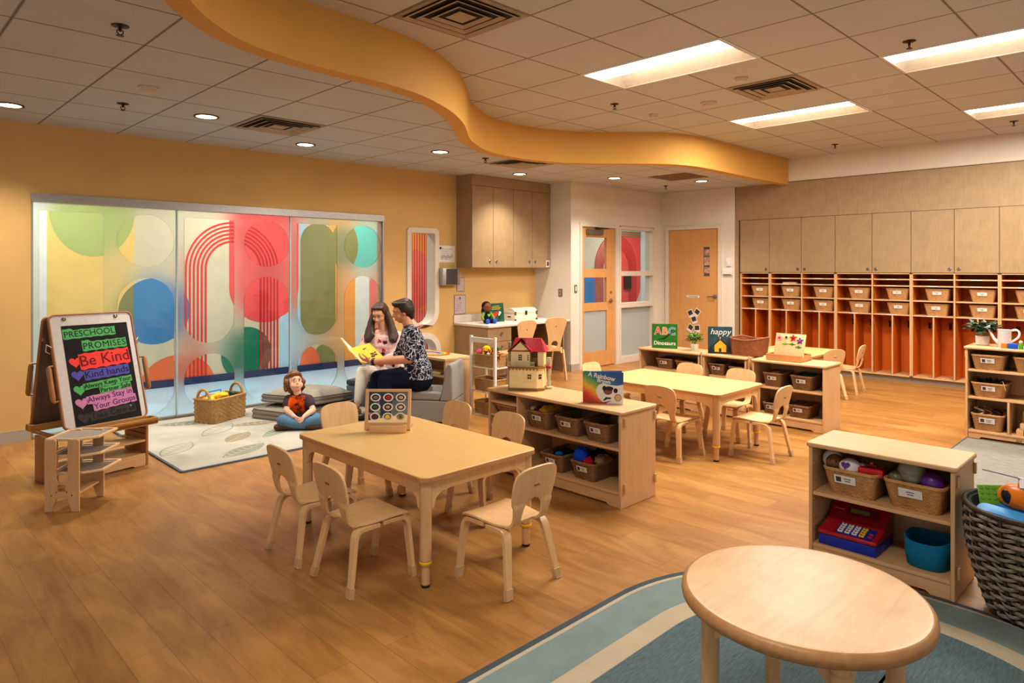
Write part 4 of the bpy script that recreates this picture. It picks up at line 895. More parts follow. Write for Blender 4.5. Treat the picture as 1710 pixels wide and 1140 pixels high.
# ================================================================ seats at the counter
def desk_chair(lb, x, y, rz):
    o = thing('tall_back_chair', lb, 'chair', (x, y, 0), rz, 'tall backed wooden chairs at the counter')
    bp = crom([(.10, .36), (.09, .42), (.105, .55), (.14, .68), (.155, .74), (.145, .79), (.10, .815), (.0, .822)], 28)
    out = [(a, b) for a, b in bp] + [(-a, b) for a, b in bp[::-1][1:]]
    M = frame((0, -.17, 0), (1, 0, 0), (0, -.17, .985)); mb = MB(M); mb.poly(out, [circ(0, .455, .048, n=20)], t=.014, M=T(0, .03, 0)); mb.build('backrest', PLY, o, bev=.003)
    MB().poly(rrect(-.165, -.21, .165, .16, [.05, .05, .07, .07], 6), t=.018, M=T(0, 0, .40)).build('seat', PLY, o, bev=.003)
    for sx in (-1, 1):
        M = frame((sx * .15, 0, 0), (0, 1, 0), (0, 0, 1)); 
        MB(M).poly([(-.33, 0), (-.295, 0), (-.18, .395), (-.235, .395)], t=.022, M=T(0, 0, -.011)).build('leg', PLY, o, bev=.002); MB(M).poly([(.17, 0), (.205, 0), (.13, .395), (.075, .395)], t=.022, M=T(0, 0, -.011)).build('leg', PLY, o, bev=.002)
        MB(M).poly([(-.24, .355), (.12, .355), (.12, .399), (-.22, .399)], t=.02, M=T(0, 0, -.032 * sx - .01)).build('side_rail', PLY, o)
    MB(M).lathe([(.007, 0), (.007, .003)], seg=8) if 0 else None
    MB(frame((0, -.17, 0), (1, 0, 0), (0, -.17, .985))).lathe([(.009, -.003), (.009, .0165)], (0, .73, 0), 10).build('screw_plug', plain('dark_plug', (150, 104, 62), .6), o)
    return o
d0 = desk_chair('tall backed wooden chair at counter behind the dollhouse roof', 6.13, 6.24, -4)
dup(d0, (6.86, 6.30, 0), -22, 'tall backed wooden chair with round hole at right end of counter')
# ================================================================ seating group by the glass wall
SOFA = fabric('grey_vinyl_sofa', (150, 146, 142), .55, 180, .06); OTT = fabric('slate_vinyl', (104, 112, 120), .55, 180, .08)
o = thing('soft_bench', 'light grey padded child bench with wedge backrest', 'bench', (4.13, 5.0, .0132))
ax = Vector((-.56, .83, 0)).normalized(); dp = Vector((.66, .75, 0)).normalized()
MS = frame((0, 0, 0), ax, (0, 0, 1)); Ls, Ds = .72, .42    # local x: towards the front, local z: -depth
MSd = frame((0, 0, 0), ax, (0, 0, 1)) @ T(0, 0, -Ds) if (ax.cross(Vector((0, 0, 1)))).dot(dp) < 0 else frame((0, 0, 0), ax, (0, 0, 1))
mb = MB(MSd); mb.poly([(.0, .004), (Ls, .004), (Ls, .205), (0, .205)], t=Ds); mb.build('base_block', SOFA, o, bev=.008)
mb = MB(MSd); mb.poly([(.13, .207), (Ls + .005, .207), (Ls + .005, .29), (.10, .29)], t=Ds); mb.build('seat_cushion', SOFA, o, bev=.018)
mb = MB(MSd); mb.poly([(-.002, .207), (.127, .207), (.10, .33), (.075, .50), (.058, .545), (.035, .565), (.012, .555), (-.002, .52)], t=Ds); mb.build('wedge_backrest', SOFA, o, bev=.014)
o = thing('ottoman', 'slate blue padded block seat under woman in white trousers', 'ottoman', (4.10, 6.30, .0132), 20.4)
mb = MB(); mb.bb((-.15, -.245, .0), (.15, .245, .215), bev=.012); mb.build('base_block', OTT, o); mb = MB(); mb.bb((-.152, -.247, .217), (.152, .247, .275), bev=.02); mb.build('seat_cushion', plain('charcoal_pad', (70, 74, 80), .6), o)
# small low shelf table with a rainbow toy behind the bench
o = thing('book_table', 'low maple table shelf behind the grey bench', 'low table', (4.575, 5.91, 0))
MB().bb((-.19, -.49, .53), (.19, .49, .56), bev=.006).build('tabletop', MAPLEY, o); MB().bb((-.18, -.485, 0), (.18, -.455, .529), bev=.003).build('end_panel', MAPLE, o); MB().bb((-.18, .455, 0), (.18, .485, .529), bev=.003).build('end_panel', MAPLE, o); MB().bb((.165, -.454, .06), (.18, .454, .528)).build('back_panel', MAPLE, o); MB().bb((-.175, -.454, .10), (.164, .454, .118)).build('shelf', MAPLEY, o); MB().bb((-.175, -.454, .36), (.164, .454, .376)).build('shelf', MAPLEY, o)
o = MB(T(4.50, 5.72, .389) @ R('Z', 30)).box((0, 0, 0), (.24, .20, .022), bev=.003).build('picture_book', plain('pale_yellow_cover', (228, 214, 150), .6)); tag(o, 'pale yellow book lying under the low table top behind bench', 'book')
"""floor cushions"""
CUSH = fabric('cushion_linen', (150, 141, 129), .95, 300, .14); PIPE = fabric('cushion_piping', (120, 114, 108), .95, 300, .1)
def floor_cushion(lb, x, y, z, rz, L, W, H, tilt=0, sag=.02, puff=.035):
    o = thing('floor_cushion', lb, 'cushion', (x, y, z), rz, 'stacked grey floor cushions'); o.rotation_euler.y = math.radians(tilt)
    n = 14; mb = MB()
    def pt(u, v, top): 
        e = (1 - abs(u) ** 5) * (1 - abs(v) ** 5); tuft = sum(math.exp(-((u - a) ** 2 + (v - b) ** 2) / .012) for a in (-.5, 0, .5) for b in (-.5, 0, .5))
        return (L / 2 * u, W / 2 * v, (H * .9 + (puff * e - sag * tuft * e)) if top else .0)
    g = [i / n * 2 - 1 for i in range(n + 1)]; k = [i / 28 * 2 - 1 for i in range(29)]
    top = [[pt(u, v, True) for u in k] for v in k]; mb.sheet(top)
    def side(a, b):   # a,b : functions of parameter giving (u,v)
        rows = []
        for i in range(6):
            f = i / 5; bul = .012 * math.sin(f * PI * 3) ** 2
            rows.append([((L / 2 + bul) * u if abs(u) == 1 else L / 2 * u, (W / 2 + bul) * v if abs(v) == 1 else W / 2 * v, H * .9 * f) for u, v in a])
        mb.sheet(rows)
    side([(u, -1) for u in k], 0); side([(u, 1) for u in k], 0); side([(-1, u) for u in k], 0); side([(1, u) for u in k], 0)
    mb.sheet([[(L / 2 * u, W / 2 * v, 0) for u in (-1, 1)] for v in (-1, 1)])
    mb.build('cushion_body', CUSH, o, smooth=60)
    for z in (.0 + .008, H * .5, H * .9):
        MB().tube([(L / 2 * 1.012 * c[0], W / 2 * 1.012 * c[1], z) for c in rrect(-1, -1, 1, 1, .06, 3)], .006, 6, closed=True).build('piping', PIPE, o)
    return o
floor_cushion('lower grey tufted floor cushion lying flat on leaf rug', 3.36, 6.40, .013, 20, .78, .62, .10)
floor_cushion('upper grey tufted floor cushion sagging on top behind the child', 3.40, 6.41, .14, 26, .70, .58, .08, tilt=5, sag=.035, puff=.075)
# ladder rack with three baskets and plush toys
o = thing('ladder_rack', 'white wooden ladder rack with three hanging baskets', 'rack', (4.605, 5.09, 0), 0)
MLr = T(0, 0, 0)
for s in (-1, 1):
    MB().bb((-.012, s * .178 - .012, 0), (.012, s * .178 + .012, .80)).build('front_rail', WHITE, o, smooth=0); MB().bb((.19, s * .166 - .009, 0), (.205, s * .166 + .009, .62)).build('rear_rail', WHITE, o, smooth=0)
    for z in (.478, .232, .0): MB().bb((.0125, s * .166 - .006, z + .002), (.1895, s * .166 + .006, z + .016)).build('side_bar', WHITE, o, smooth=0)
MB().bb((-.009, -.1655, .735), (.009, .1655, .785)).build('top_rung', WHITE, o, smooth=0)
for z in (.478, .232, .0): MB().bb((.0, -.1655, z), (.012, .1655, z + .012)).build('rung', WHITE, o, smooth=0); MB().bb((.19, -.155, z), (.204, .155, z + .012)).build('rung', WHITE, o, smooth=0)
for z, lb in ((.491, 'top seagrass basket of the ladder rack holding plush toys'), (.245, 'middle empty seagrass basket of the ladder rack'), (.0125, 'bottom seagrass basket of the ladder rack')):
    basket('seagrass_basket', lb, 'basket', (4.705, 5.09, z), -90, .318, .182, .12, SEAG, 'seagrass baskets on the ladder rack', card=None, taper=.93, per=64, rows=8, amp=.005)
# handled seagrass basket on the rug
o = basket('handled_basket', 'woven seagrass basket with two loop handles beside glass wall', 'basket', (2.64, 6.74, .0135), 25, .44, .27, .225, SEAG, taper=.97, per=84, rows=11, card=None, rim=.012, amp=.0065)
for s in (-1, 1): MB().tube([(s * .214, .075 * math.cos(a), .22 + .10 * math.sin(a)) for a in [PI * i / 14 for i in range(15)]], .013, 8).build('handle', SEAG, o)
# ================================================================ rugs
t = NT('leaf_rug'); co = t.coords((1, 1, 1)); n = t.noise(co, 300, 2); m_ = t.noise(co, 2.2, 3, .6, 1.0)
t.base(t.mix(.35, t.ramp(m_, [(.35, RGB(166, 160, 148)), (.65, RGB(188, 182, 170))]), t.ramp(n, [(.3, RGB(150, 144, 132)), (.7, RGB(196, 190, 178))]))); t.bump(n, .3, .004); LEAF = t.done(.95, 0, .1)
RUGB = fabric('rug_binding', (96, 104, 110), .95, 300)
def rug(lb, pts, ins, m, name='area_rug'):
    o = MB().poly(pts, t=.012).build(name, RUGB); tag(o, lb, 'rug'); MB().poly(ins, t=.0012, M=T(0, 0, .0118)).build('rug_pile', m, o); return o
lr = rug('pale leaf patterned rug before the glass wall', rrect(1.75, 5.19, 4.36, 7.08, .02, 3), rrect(1.768, 5.208, 4.345, 7.065, .015, 3), LEAF)
LT1, LT2, LT3 = fabric('leaf_taupe', (148, 134, 116), .95, 260, .1), fabric('leaf_sage', (136, 140, 126), .95, 260, .1), fabric('leaf_line', (186, 178, 160), .95, 260, .1)
k = random.Random(12); mb = MB(); c_ = 0
def leafpts(L, w, n=12): return [(L * i / n, w * math.sin(PI * i / n) ** .8) for i in range(n + 1)] + [(L * i / n, -w * math.sin(PI * i / n) ** .8) for i in range(n - 1, 0, -1)]
for gx in range(6):
    for gy in range(4):
        x, y = 1.95 + .44 * gx + k.uniform(-.08, .08), 5.38 + .46 * gy + k.uniform(-.08, .08); L, w = k.uniform(.38, .52), k.uniform(.075, .11); a = k.choice((20, 40, 155, -25)) + k.uniform(-15, 15); M = T(x, y, .0131 + .00006 * (gx * 4 + gy)) @ R('Z', a) @ T(-L / 2, 0, 0)
        q = [M @ Vector((u, v, 0)) for u, v in leafpts(L, w)]
        if any(not (1.78 < p.x < 4.33 and 5.22 < p.y < 7.05) for p in q): continue
        st = (gx + gy * 2) % 3; mb.mi = 0 if st == 0 else 1
        if st < 2: mb.poly(leafpts(L, w), M=M); mb.mi = 2
        else: mb.mi = 1; mb.poly(leafpts(L, w), [[(L * .03 + u * .94, v * .88) for u, v in leafpts(L, w)]], M=M)
        M = M @ T(0, 0, .00003); mb.poly([(.01, -.003), (L - .01, -.002), (L - .01, .002), (.01, .003)], M=M)
        for i in range(1, 8):
            u = L * i / 8; v = w * math.sin(PI * i / 8) ** .8 * .86
            for s_ in (-1, 1): mb.poly([(u - L * .06, 0), (u - L * .06 + .007, 0), (u + .006, s_ * v), (u, s_ * v)], M=M)
mb.build('leaf_pattern', [LT1, LT2, LT3], lr, smooth=0)
# oval blue rug in front: straight far side, round right end
def oval_pts(d):
    x0, x1, y0, y1 = .2 + d, 3.50 - d, -.26 + d, 1.865 - d; r = 1.0 - d * .8
    return rrect(x0, y0, x1, y1, r, 24)
t = NT('rug_bands'); tc = t.coords((1, 1, 1)); sp = t.noise(t.coords((3, 30, 1)), 6, 4, .6)
RG1 = fabric('rug_blue_grey', (128, 142, 140), .95, 260, .16); RG2 = fabric('rug_beige', (184, 170, 146), .95, 260, .12); RG4 = fabric('rug_edge_blue', (78, 88, 94), .95, 260, .12)
t.base(t.ramp(sp, [(.3, RGB(78, 96, 102)), (.7, RGB(108, 124, 126))])); t.bump(sp, .3, .004); RG3 = t.done(.95, 0, .1)
o = MB().poly(oval_pts(0), t=.009).build('area_rug', RG4); tag(o, 'large rounded blue grey rug with beige bands under round table', 'rug')
for i, (d, m, nm) in enumerate(((.03, RG2, 'thin_beige_line'), (.05, RG1, 'blue_grey_band'), (.24, RG2, 'beige_band'), (.34, RG3, 'slate_centre'))): MB().poly(oval_pts(d), t=.0012, M=T(0, 0, .0085 + .0012 * i)).build(nm, m, o)
t = NT('grey_rug_weave'); sp = t.noise(t.coords((25, 2, 1)), 6, 4, .6); t.base(t.ramp(sp, [(.3, RGB(112, 107, 100)), (.7, RGB(152, 146, 136))])); t.bump(sp, .3, .004); GRW = t.done(.95, 0, .1)
o = MB().poly(rrect(4.3, -1.6, 7.02, 1.455, .02, 3), t=.009).build('area_rug', fabric('grey_binding', (92, 88, 84), .95)); tag(o, 'woven grey rug behind the cash register shelf at right', 'rug'); MB().poly(rrect(4.315, -1.585, 6.985, 1.44, .015, 3), t=.0012, M=T(0, 0, .0085)).build('rug_pile', GRW, o)
# ================================================================ easel with the promises poster
E_ = thing('easel', 'wooden two sided easel on storage base with black promises poster', 'easel', (1.31, 5.67, 0), 13)
for s in (-1, 1): MB().bb((s * .31 - .009, -.15, 0), (s * .31 + .009, .15, .315), bev=.003).build('side_panel', EASELW, E_)
MB().bb((-.30, -.145, .075), (.30, .148, .092)).build('bottom_shelf', MAPLEX, E_); MB().bb((-.30, -.145, .18), (.30, .148, .195)).build('shelf', MAPLEX, E_); 
for s in (-1, 1): 
    for z in (.235, .275): MB().bb((s * .2985 - .0015, -.146, z), (s * .2985 + .0015, .14, z + .006)).build('runner_groove', plain('groove', (84, 50, 28), .7), E_)
tb = MB(frame((0, -.135, 0), (1, 0, 0), (0, 0, 1))).poly([(-.299, .002), (-.22, .002), (-.2, .014), (.20, .014), (.22, .002), (.299, .002), (.299, .074), (-.299, .074)], t=.014).build('toe_kick', MAPLEX, E_)
mk = MB(frame((-.06, -.1495, .045), (1, 0, 0), (0, 0, 1)))
for dx in (-.014, 0, .014): mk.poly([(dx - .008, -.01), (dx - .004, -.01), (dx + .001, .007), (dx + .004, -.005), (dx + .008, -.005), (dx + .001, .012), (dx - .003, .009)], t=.0008)
mk.build('maker_mark', plain('burnt_mark', (80, 50, 28), .8), tb)
TRAY = wood('tray_wood', (176, 128, 62), (206, 158, 90), 'X', 1.0)
def tray(y0, y1, x0, x1, nm='paint_tray'):
    mb = MB(); mb.bb((x0, y0, .318), (x1, y1, .328)); mb.bb((x0, y0, .328), (x1, y0 + .012, .368)); mb.bb((x0, y1 - .012, .328), (x1, y1, .368)); mb.bb((x0, y0 + .012, .328), (x0 + .012, y1 - .012, .368)); mb.bb((x1 - .012, y0 + .012, .328), (x1, y1 - .012, .368)); mb.build(nm, TRAY, E_, bev=.003)
tray(-.235, -.135, -.255, .345); tray(.245, .335, -.30, .33)
MB().bb((-.30, -.134, .316), (-.27, .244, .332)).build('support_arm', EASELW, E_); MB().bb((.27, -.134, .316), (.30, .244, .332)).build('support_arm', EASELW, E_)
Q0, Q1 = Vector((.035, -.125, .372)), Vector((.035, .115, 1.14))       # front board, bottom and top centre
upv = (Q1 - Q0).normalized(); BM = frame(Q0, (1, 0, 0), upv); bh = (Q1 - Q0).length; bw = .282
mb = MB(BM); mb.poly(rrect(-bw - .012, -.012, bw + .012, bh + .012, .045, 6), [rrect(-bw, .0, bw, bh, .035, 6)], t=.026, M=T(0, 0, -.013)); mb.build('board_frame', EASELW, E_, bev=.003)
bd = MB(BM).poly(rrect(-bw + .0004, .0004, bw - .0004, bh - .0004, .034, 6), t=.012, M=T(0, 0, -.006)).build('whiteboard', plain('whiteboard_grey', (206, 198, 192), .35), E_)
for x, y in ((-.19, bh - .025), (.17, bh - .022)): MB(BM).lathe([(.014, .006), (.014, .012), (.008, .016), (.004, .012)], (x, y, 0), 14).build('board_clip', METAL, bd)
px0, px1, py0, py1 = -.215, .245, -.002, bh - .075
ps = MB(BM).bb((px0, py0 + .004, .0065), (px1, py1, .0085)).build('poster', plain('black_card', (30, 24, 23), .85), E_)
GRNP, REDP, BLUP, PINKP, BLKP = [plain(n, c, .8, var=.04) for n, c in (('poster_green', (92, 178, 104)), ('poster_red', (244, 72, 66)), ('poster_blue', (92, 88, 172)), ('poster_pink', (204, 134, 178)), ('poster_charcoal', (62, 54, 52)))]
INKB = plain('marker_black', (22, 20, 20), .8); INKP = plain('marker_purple', (96, 40, 104), .8)
pw, ph = px1 - px0, py1 - py0
def line(s, u, v, size, pat, ink, rot=6, sp=1.0, first=1.0):
    """lettering on a cut-out paper backing; u, v = centre as a fraction of the poster from its top left"""
    c = (px0 + u * pw, py1 - v * ph); M = BM @ T(c[0], c[1], .0088) @ R('Z', rot)
    cu = bpy.data.curves.new('m', 'FONT'); cu.body = s; cu.size = size; cu.space_character = sp; cu.align_x = 'CENTER'; ob = bpy.data.objects.new('m', cu); COL.objects.link(ob); bpy.context.view_layer.update(); w = ob.dimensions.x; bpy.data.objects.remove(ob)
    back = MB(M); n = 14; tops = [(w / 2 + .007 - (w + .014) * i / n, size * (.50 + (.06 if i % 3 == 0 else 0) + (.18 if i > n - 3 and first > 1 else 0))) for i in range(n + 1)]; bots = [(-w / 2 - .007 + (w + .014) * i / n, -size * (.50 + (.07 if i % 3 == 1 else 0))) for i in range(n + 1)]
    back.poly(bots + tops, t=.001); b = back.build('paper_backing', pat, ps)
    text('lettering', s, size, ink, b, M @ T(0, 0, .0014), .0003, bold=0.0 if s.isupper() else .0006, spacing=sp)
def hrt(u, v, s, m): MB(BM).poly(heart(px0 + u * pw, py1 - v * ph, s), t=.001, M=T(0, 0, .0088)).build('paper_heart', m, ps)
line('PRESCHOOL', .40, .085, .062, GRNP, INKB, 2, 1.02, 2); line('PROMISES', .60, .215, .066, GRNP, INKB, 2, 1.08, 2)
hrt(.125, .37, .044, REDP); line('Be Kind', .57, .36, .112, REDP, plain('marker_dark_red', (122, 26, 28), .8), 3, 1.0)
hrt(.13, .50, .044, BLUP); line('Kind hands', .57, .50, .070, BLUP, plain('marker_navy', (36, 32, 92), .8), 3)
hrt(.13, .645, .044, GRNP); line('Always Keep Your', .56, .605, .044, GRNP, INKB, 4); line('Partner Safe', .66, .668, .044, GRNP, INKB, 4)
hrt(.13, .775, .046, PINKP); line('Always Stay in', .56, .738, .055, PINKP, INKP, 5); line('Your Groups', .62, .812, .055, PINKP, INKP, 5)
hrt(.13, .92, .044, BLKP); line('Take Care of', .57, .905, .058, BLKP, plain('marker_grey', (30, 26, 25), .8), 4)
MB(BM).ball((px0 + .84 * pw, py1 - .875 * ph, .012), .007, 10).build('push_pin', plain('pin_pale_blue', (150, 170, 220), .3), ps)
# back board, hinges, side dowels
R0, R1 = Vector((.02, .33, .34)), Vector((.02, .15, 1.13)); upr = (R1 - R0).normalized(); RM = frame(R0, (1, 0, 0), upr)
mb = MB(RM); mb.poly(rrect(-bw - .012, -.01, bw + .012, (R1 - R0).length + .01, .04, 6), [rrect(-bw, .01, bw, (R1 - R0).length - .01, .03, 6)], t=.026, M=T(0, 0, -.013)); mb.build('board_frame', EASELW, E_, bev=.003)
MB(RM).poly(rrect(-bw + .0004, .0104, bw - .0004, (R1 - R0).length - .0104, .03, 6), t=.01, M=T(0, 0, -.005)).build('back_panel', plain('hardboard_brown', (120, 98, 82), .6), E_)
for s in (-1, 1):
    x = .03 + s * (bw + .02)
    MB().cyl((x - s * .005, .12, .98), (x + s * .012, .12, .98), .012).build('hinge_knob', METAL, E_)
    MB().tube([(x - s * .008, .03, .93), (x + s * .016, .05, .95), (x + s * .016, .06, .90), (x - s * .008, .05, .885)], .004, 6).build('rope_hook', plain('rope_white', (210, 196, 176), .8), E_)
    for Fm, sg, y_ in ((Q0, 1, 0), (R0, -1, 0)):
        for t0, t1 in ((.25, .56),):
            base = (Q0.lerp(Q1, t0), Q0.lerp(Q1, t1)) if sg > 0 else (R0.lerp(R1, t0 + .05), R0.lerp(R1, t1 + .03))
            a, b = (Vector((x + s * .03, p.y - sg * .02, p.z)) for p in base)
            dw = MB().tube([a, a.lerp(b, .08), a.lerp(b, .92), b], [.010, .017, .017, .010], 12).build('side_dowel', EASELW, E_)
            for p in (a, b): MB().tube([p, (x - s * .01, p.y + sg * .02, p.z)], .007, 6).build('dowel_bracket', EASELW, dw)
# ---------------------------------------------------------------- three tier tray stand
S_ = thing('tray_rack', 'small plywood rack with three screen trays in front of the easel', 'rack', (1.055, 4.99, 0), -41)
for y in (-.145, .135):
    M = frame((0, y + .0, 0), (1, 0, 0), (0, 0, 1))
    mb = MB(M); mb.poly([(-.102, 0), (-.058, 0), (-.03, .085), (.03, .085), (.058, 0), (.102, 0), (.102, .432), (.092, .44), (.042, .44), (.034, .432), (.034, .20), (.025, .178), (0, .17), (-.025, .178), (-.034, .20), (-.034, .432), (-.042, .44), (-.092, .44), (-.102, .432)], t=.013, M=T(0, 0, -.006)); pn = mb.build('end_panel', MAPLE, S_, bev=.002)
    if y < 0:
        for dx, dz in ((-.06, .10), (.06, .10), (-.03, .12), (.03, .12)): MB(M).lathe([(.004, .0072), (.004, .0082)], (dx, dz, 0), 8).build('screw_plug', plain('burnt_mark', (80, 50, 28), .8), pn)
        MB(M).box((0, .145, .0076), (.045, .04, .001)).build('maker_label', plain('label_brown', (176, 128, 84), .7, var=.5, scale=70), pn)
MB().bb((-.075, -.138, .092), (.075, .128, .104)).build('brace_shelf', MAPLEY, S_)
SCR = plain('screen_grey', (158, 144, 130), .7, scale=200, var=.25)
for z, sh in ((.425, 0), (.325, .012), (.22, .024)):
    M = T(sh, 0, z); o = MB(M).poly([(-.115, -.128), (.085, -.128), (.175, -.06), (.175, .165), (-.05, .165), (-.115, .11)], [[(-.099, -.113), (.080, -.113), (.159, -.053), (.159, .149), (-.044, .149), (-.099, .103)]], t=.016)  .build('tray_frame', plain('pale_tray_frame', (226, 190, 146), .5), S_, bev=.004)
    MB(M).poly([(-.0995, -.1135), (.0805, -.1135), (.1595, -.0535), (.1595, .1495), (-.0445, .1495), (-.0995, .1035)], t=.003, M=T(0, 0, .004)).build('mesh_screen', SCR, o)
# ================================================================ framed shell display on the front table
o = thing('specimen_display', 'wooden framed clear display of nine shells and flowers on front table', 'display frame', (2.32, 3.40, .5205), -45)
MB().bb((-.10, -.075, 0), (.115, -.03, .045), bev=.004).build('stand_block', MAPLEX, o); 
Mq = frame((0, -.028, .012), (1, 0, 0), (0, .17, .985)); mb = MB(Mq); mb.poly([(-.135, 0), (.135, 0), (.135, .235), (-.135, .235)], [[(-.117, .04), (.117, .04), (.117, .218), (-.117, .218)]], t=.022); mb.build('frame', MAPLEX, o, bev=.003)
MB().bb((-.13, -.01, 0), (-.11, .11, .012)).build('stand_foot', MAPLEY, o); MB().bb((.11, -.01, 0), (.13, .11, .012)).build('stand_foot', MAPLEY, o)
MB(Mq).box((0, .129, .009), (.2338, .1778, .004)).build('clear_panel', glass('clear_acrylic', (248, 248, 246)), o)
RESIN = plain('clear_resin_rim', (222, 214, 204), .15); 
cols = [(150, 130, 116), (186, 24, 34), (206, 172, 130), (40, 120, 76), (196, 170, 120), (206, 180, 140), (116, 14, 66), (236, 206, 40), (44, 110, 40)]
nms = ['shell_specimen', 'red_specimen', 'shell_specimen', 'green_specimen', 'shell_specimen', 'shell_specimen', 'starfish_specimen', 'yellow_flower', 'green_flower']
for i in range(9):
    x, y = -.075 + .075 * (i % 3), .185 - .056 * (i // 3); c = (x, y, .018)
    cp = MB(Mq).poly(circ(x, y, .030, .024, n=24), [circ(x, y, .0225, .0170, n=24)], t=.008, M=T(0, 0, .012)).build('resin_cell', RESIN, o); MB(Mq).poly(circ(x, y, .0252, .0192, n=24), t=.003, M=T(0, 0, .012)).build('cell_floor', glass('cell_clear', (206, 196, 184)), cp)
    m = plain('specimen_%d_%d_%d' % cols[i], cols[i], .5, var=.3, scale=60); mb = MB(Mq)
    if nms[i] in ('starfish_specimen', 'green_flower', 'yellow_flower', 'red_specimen'):
        k = {'starfish_specimen': 5, 'green_flower': 4, 'yellow_flower': 8, 'red_specimen': 7}[nms[i]]; ro, ri = .017, (.006 if k < 7 else .012); mb.poly([((ro if j % 2 == 0 else ri) * math.cos(PI * j / k + 1.1) + x, (ro if j % 2 == 0 else ri) * math.sin(PI * j / k + 1.1) * .85 + y) for j in range(2 * k)], t=.006, M=T(0, 0, .0155))
    else: mb.ball((x, y, .018), (.014, .007 if i == 3 else .009, .005), 12)
    mb.build(nms[i], m, cp)
# ================================================================ dollhouse
o = thing('dollhouse', 'cream toy dollhouse with red tiled roof on the divider shelf', 'dollhouse', (3.60, 3.47, .6005), -56); o.scale = (1.2, 1.2, 1.2)
CRM = plain('doll_cream', (244, 222, 168), .5); RROOF = plain('doll_roof_red', (176, 40, 52), .5, var=.12, scale=40); BRN = plain('doll_brown', (146, 108, 52), .5); DW = plain('doll_window_dark', (40, 26, 20), .5); RAIL = plain('doll_rail_grey', (196, 190, 160), .5)
Wd, Dd = .235, .16     # width (x), depth (y); front looks to -y
MB().poly([(-Wd / 2, -Dd / 2), (.06, -Dd / 2), (.10, -.05), (.10, Dd / 2), (-Wd / 2, Dd / 2)], t=.014).build('base_plinth', BRN, o, bev=.002)
MB().poly([(-.112, -.075), (.056, -.075), (.092, -.045), (.092, .075), (-.112, .075)], t=.12, M=T(0, 0, .014)).build('lower_storey', CRM, o, bev=.002)
MB().poly([(-.12, -.088), (.062, -.088), (.104, -.05), (.104, .08), (-.12, .08)], t=.008, M=T(0, 0, .135)).build('balcony_floor', BRN, o)
for i in range(9):
    x = -.108 + .021 * i; MB().bb((x - .003, -.085, .124), (x + .003, -.075, .1345)).build('floor_bracket', BRN, o)
MB().bb((-.108, -.045, .1435), (.008, .075, .235)).build('upper_storey', CRM, o, bev=.001); MB().bb((.055, -.03, .1435), (.092, .075, .235)).build('upper_storey', CRM, o, bev=.001); MB().bb((.0085, .02, .1435), (.0545, .075, .235)).build('recess_wall', BRN, o)
MB(frame((-.05, -.045, .235), (1, 0, 0), (0, 0, 1))).poly([(-.058, 0), (.058, 0), (0, .055)], t=.12, M=T(0, 0, -.12)).build('gable', CRM, o)
def roof(y0, y1, x0, x1, z0, z1, cyc):
    pass
mb = MB()
for s in (-1, 1): mb.loft([[(-.05 + s * .003, -.062, .2975), (-.05 + s * .075, -.062, .228), (-.05 + s * .078, -.062, .234), (-.05, -.062, .306)], [(-.05 + s * .003, .03, .2975), (-.05 + s * .075, .03, .228), (-.05 + s * .078, .03, .234), (-.05, .03, .306)]])
mb.build('gable_roof', RROOF, o, smooth=20)
mb = MB(); mb.loft([[(-.11, -.05, .232), (.108, -.05, .232), (.108, .088, .232), (-.11, .088, .232)], [(-.09, .01, .308), (.07, .01, .308), (.07, .03, .308), (-.09, .03, .308)]]); mb.build('main_roof', RROOF, o, smooth=20)
mb = MB()
for i in range(15): mb.tube([(-.02 + .0085 * i, -.05, .234), (-.022 + .0065 * i, .01, .309)], .0022, 5)
mb.build('roof_ribs', plain('roof_rib_red', (196, 62, 72), .5), o)
def win(x, y, z, w, h, nx, nz, M=None):
    M = M or Matrix.Identity(4); mb = MB(M)
    for i in range(nx):
        for j in range(nz): mb.box((x + (i - (nx - 1) / 2) * w, y, z + (j - (nz - 1) / 2) * h), (w * .72, .002, h * .74))
    mb.build('window', DW, o)
win(-.05, -.0458, .195, .0115, .0125, 2, 3); win(.012, -.0757, .085, .0125, .0155, 2, 2); win(-.002, -.0455, .195, .008, .0125, 1, 3)
Mw = frame((.074, -.06, .085), (.77, .64, 0), (-.64, .77, 0)); win(0, -.0012, 0, .011, .0155, 2, 2, Mw)
MB().bb((-.02, -.082, .054), (.05, -.0755, .058)).build('window_sill', CRM, o)
mb = MB(); mb.bb((-.118, -.086, .170), (.045, -.083, .174)); mb.bb((-.118, -.086, .146), (.045, -.083, .149))
for i in range(22): mb.bb((-.117 + .0075 * i, -.0855, .149), (-.1145 + .0075 * i, -.0835, .170))
mb.build('balcony_rail', RAIL, o); MB().bb((-.128, -.03, .0), (-.1125, .0, .285)).build('chimney', plain('doll_grey', (150, 146, 124), .6), o, bev=.002)
MB().lathe([(.028, 0), (.028, .012), (.009, .014), (.009, .13), (.014, .15), (.014, .19), (.0, .192)], (.116, .03, 0), 14).build('side_tower', RAIL, o); MB().ball((.116, .008, .135), (.018, .016, .014), 10).build('red_flower_pot', RROOF, o)
MB().bb((.015, .005, .150), (.05, .019, .19)).build('toy_bed', BRN, o)
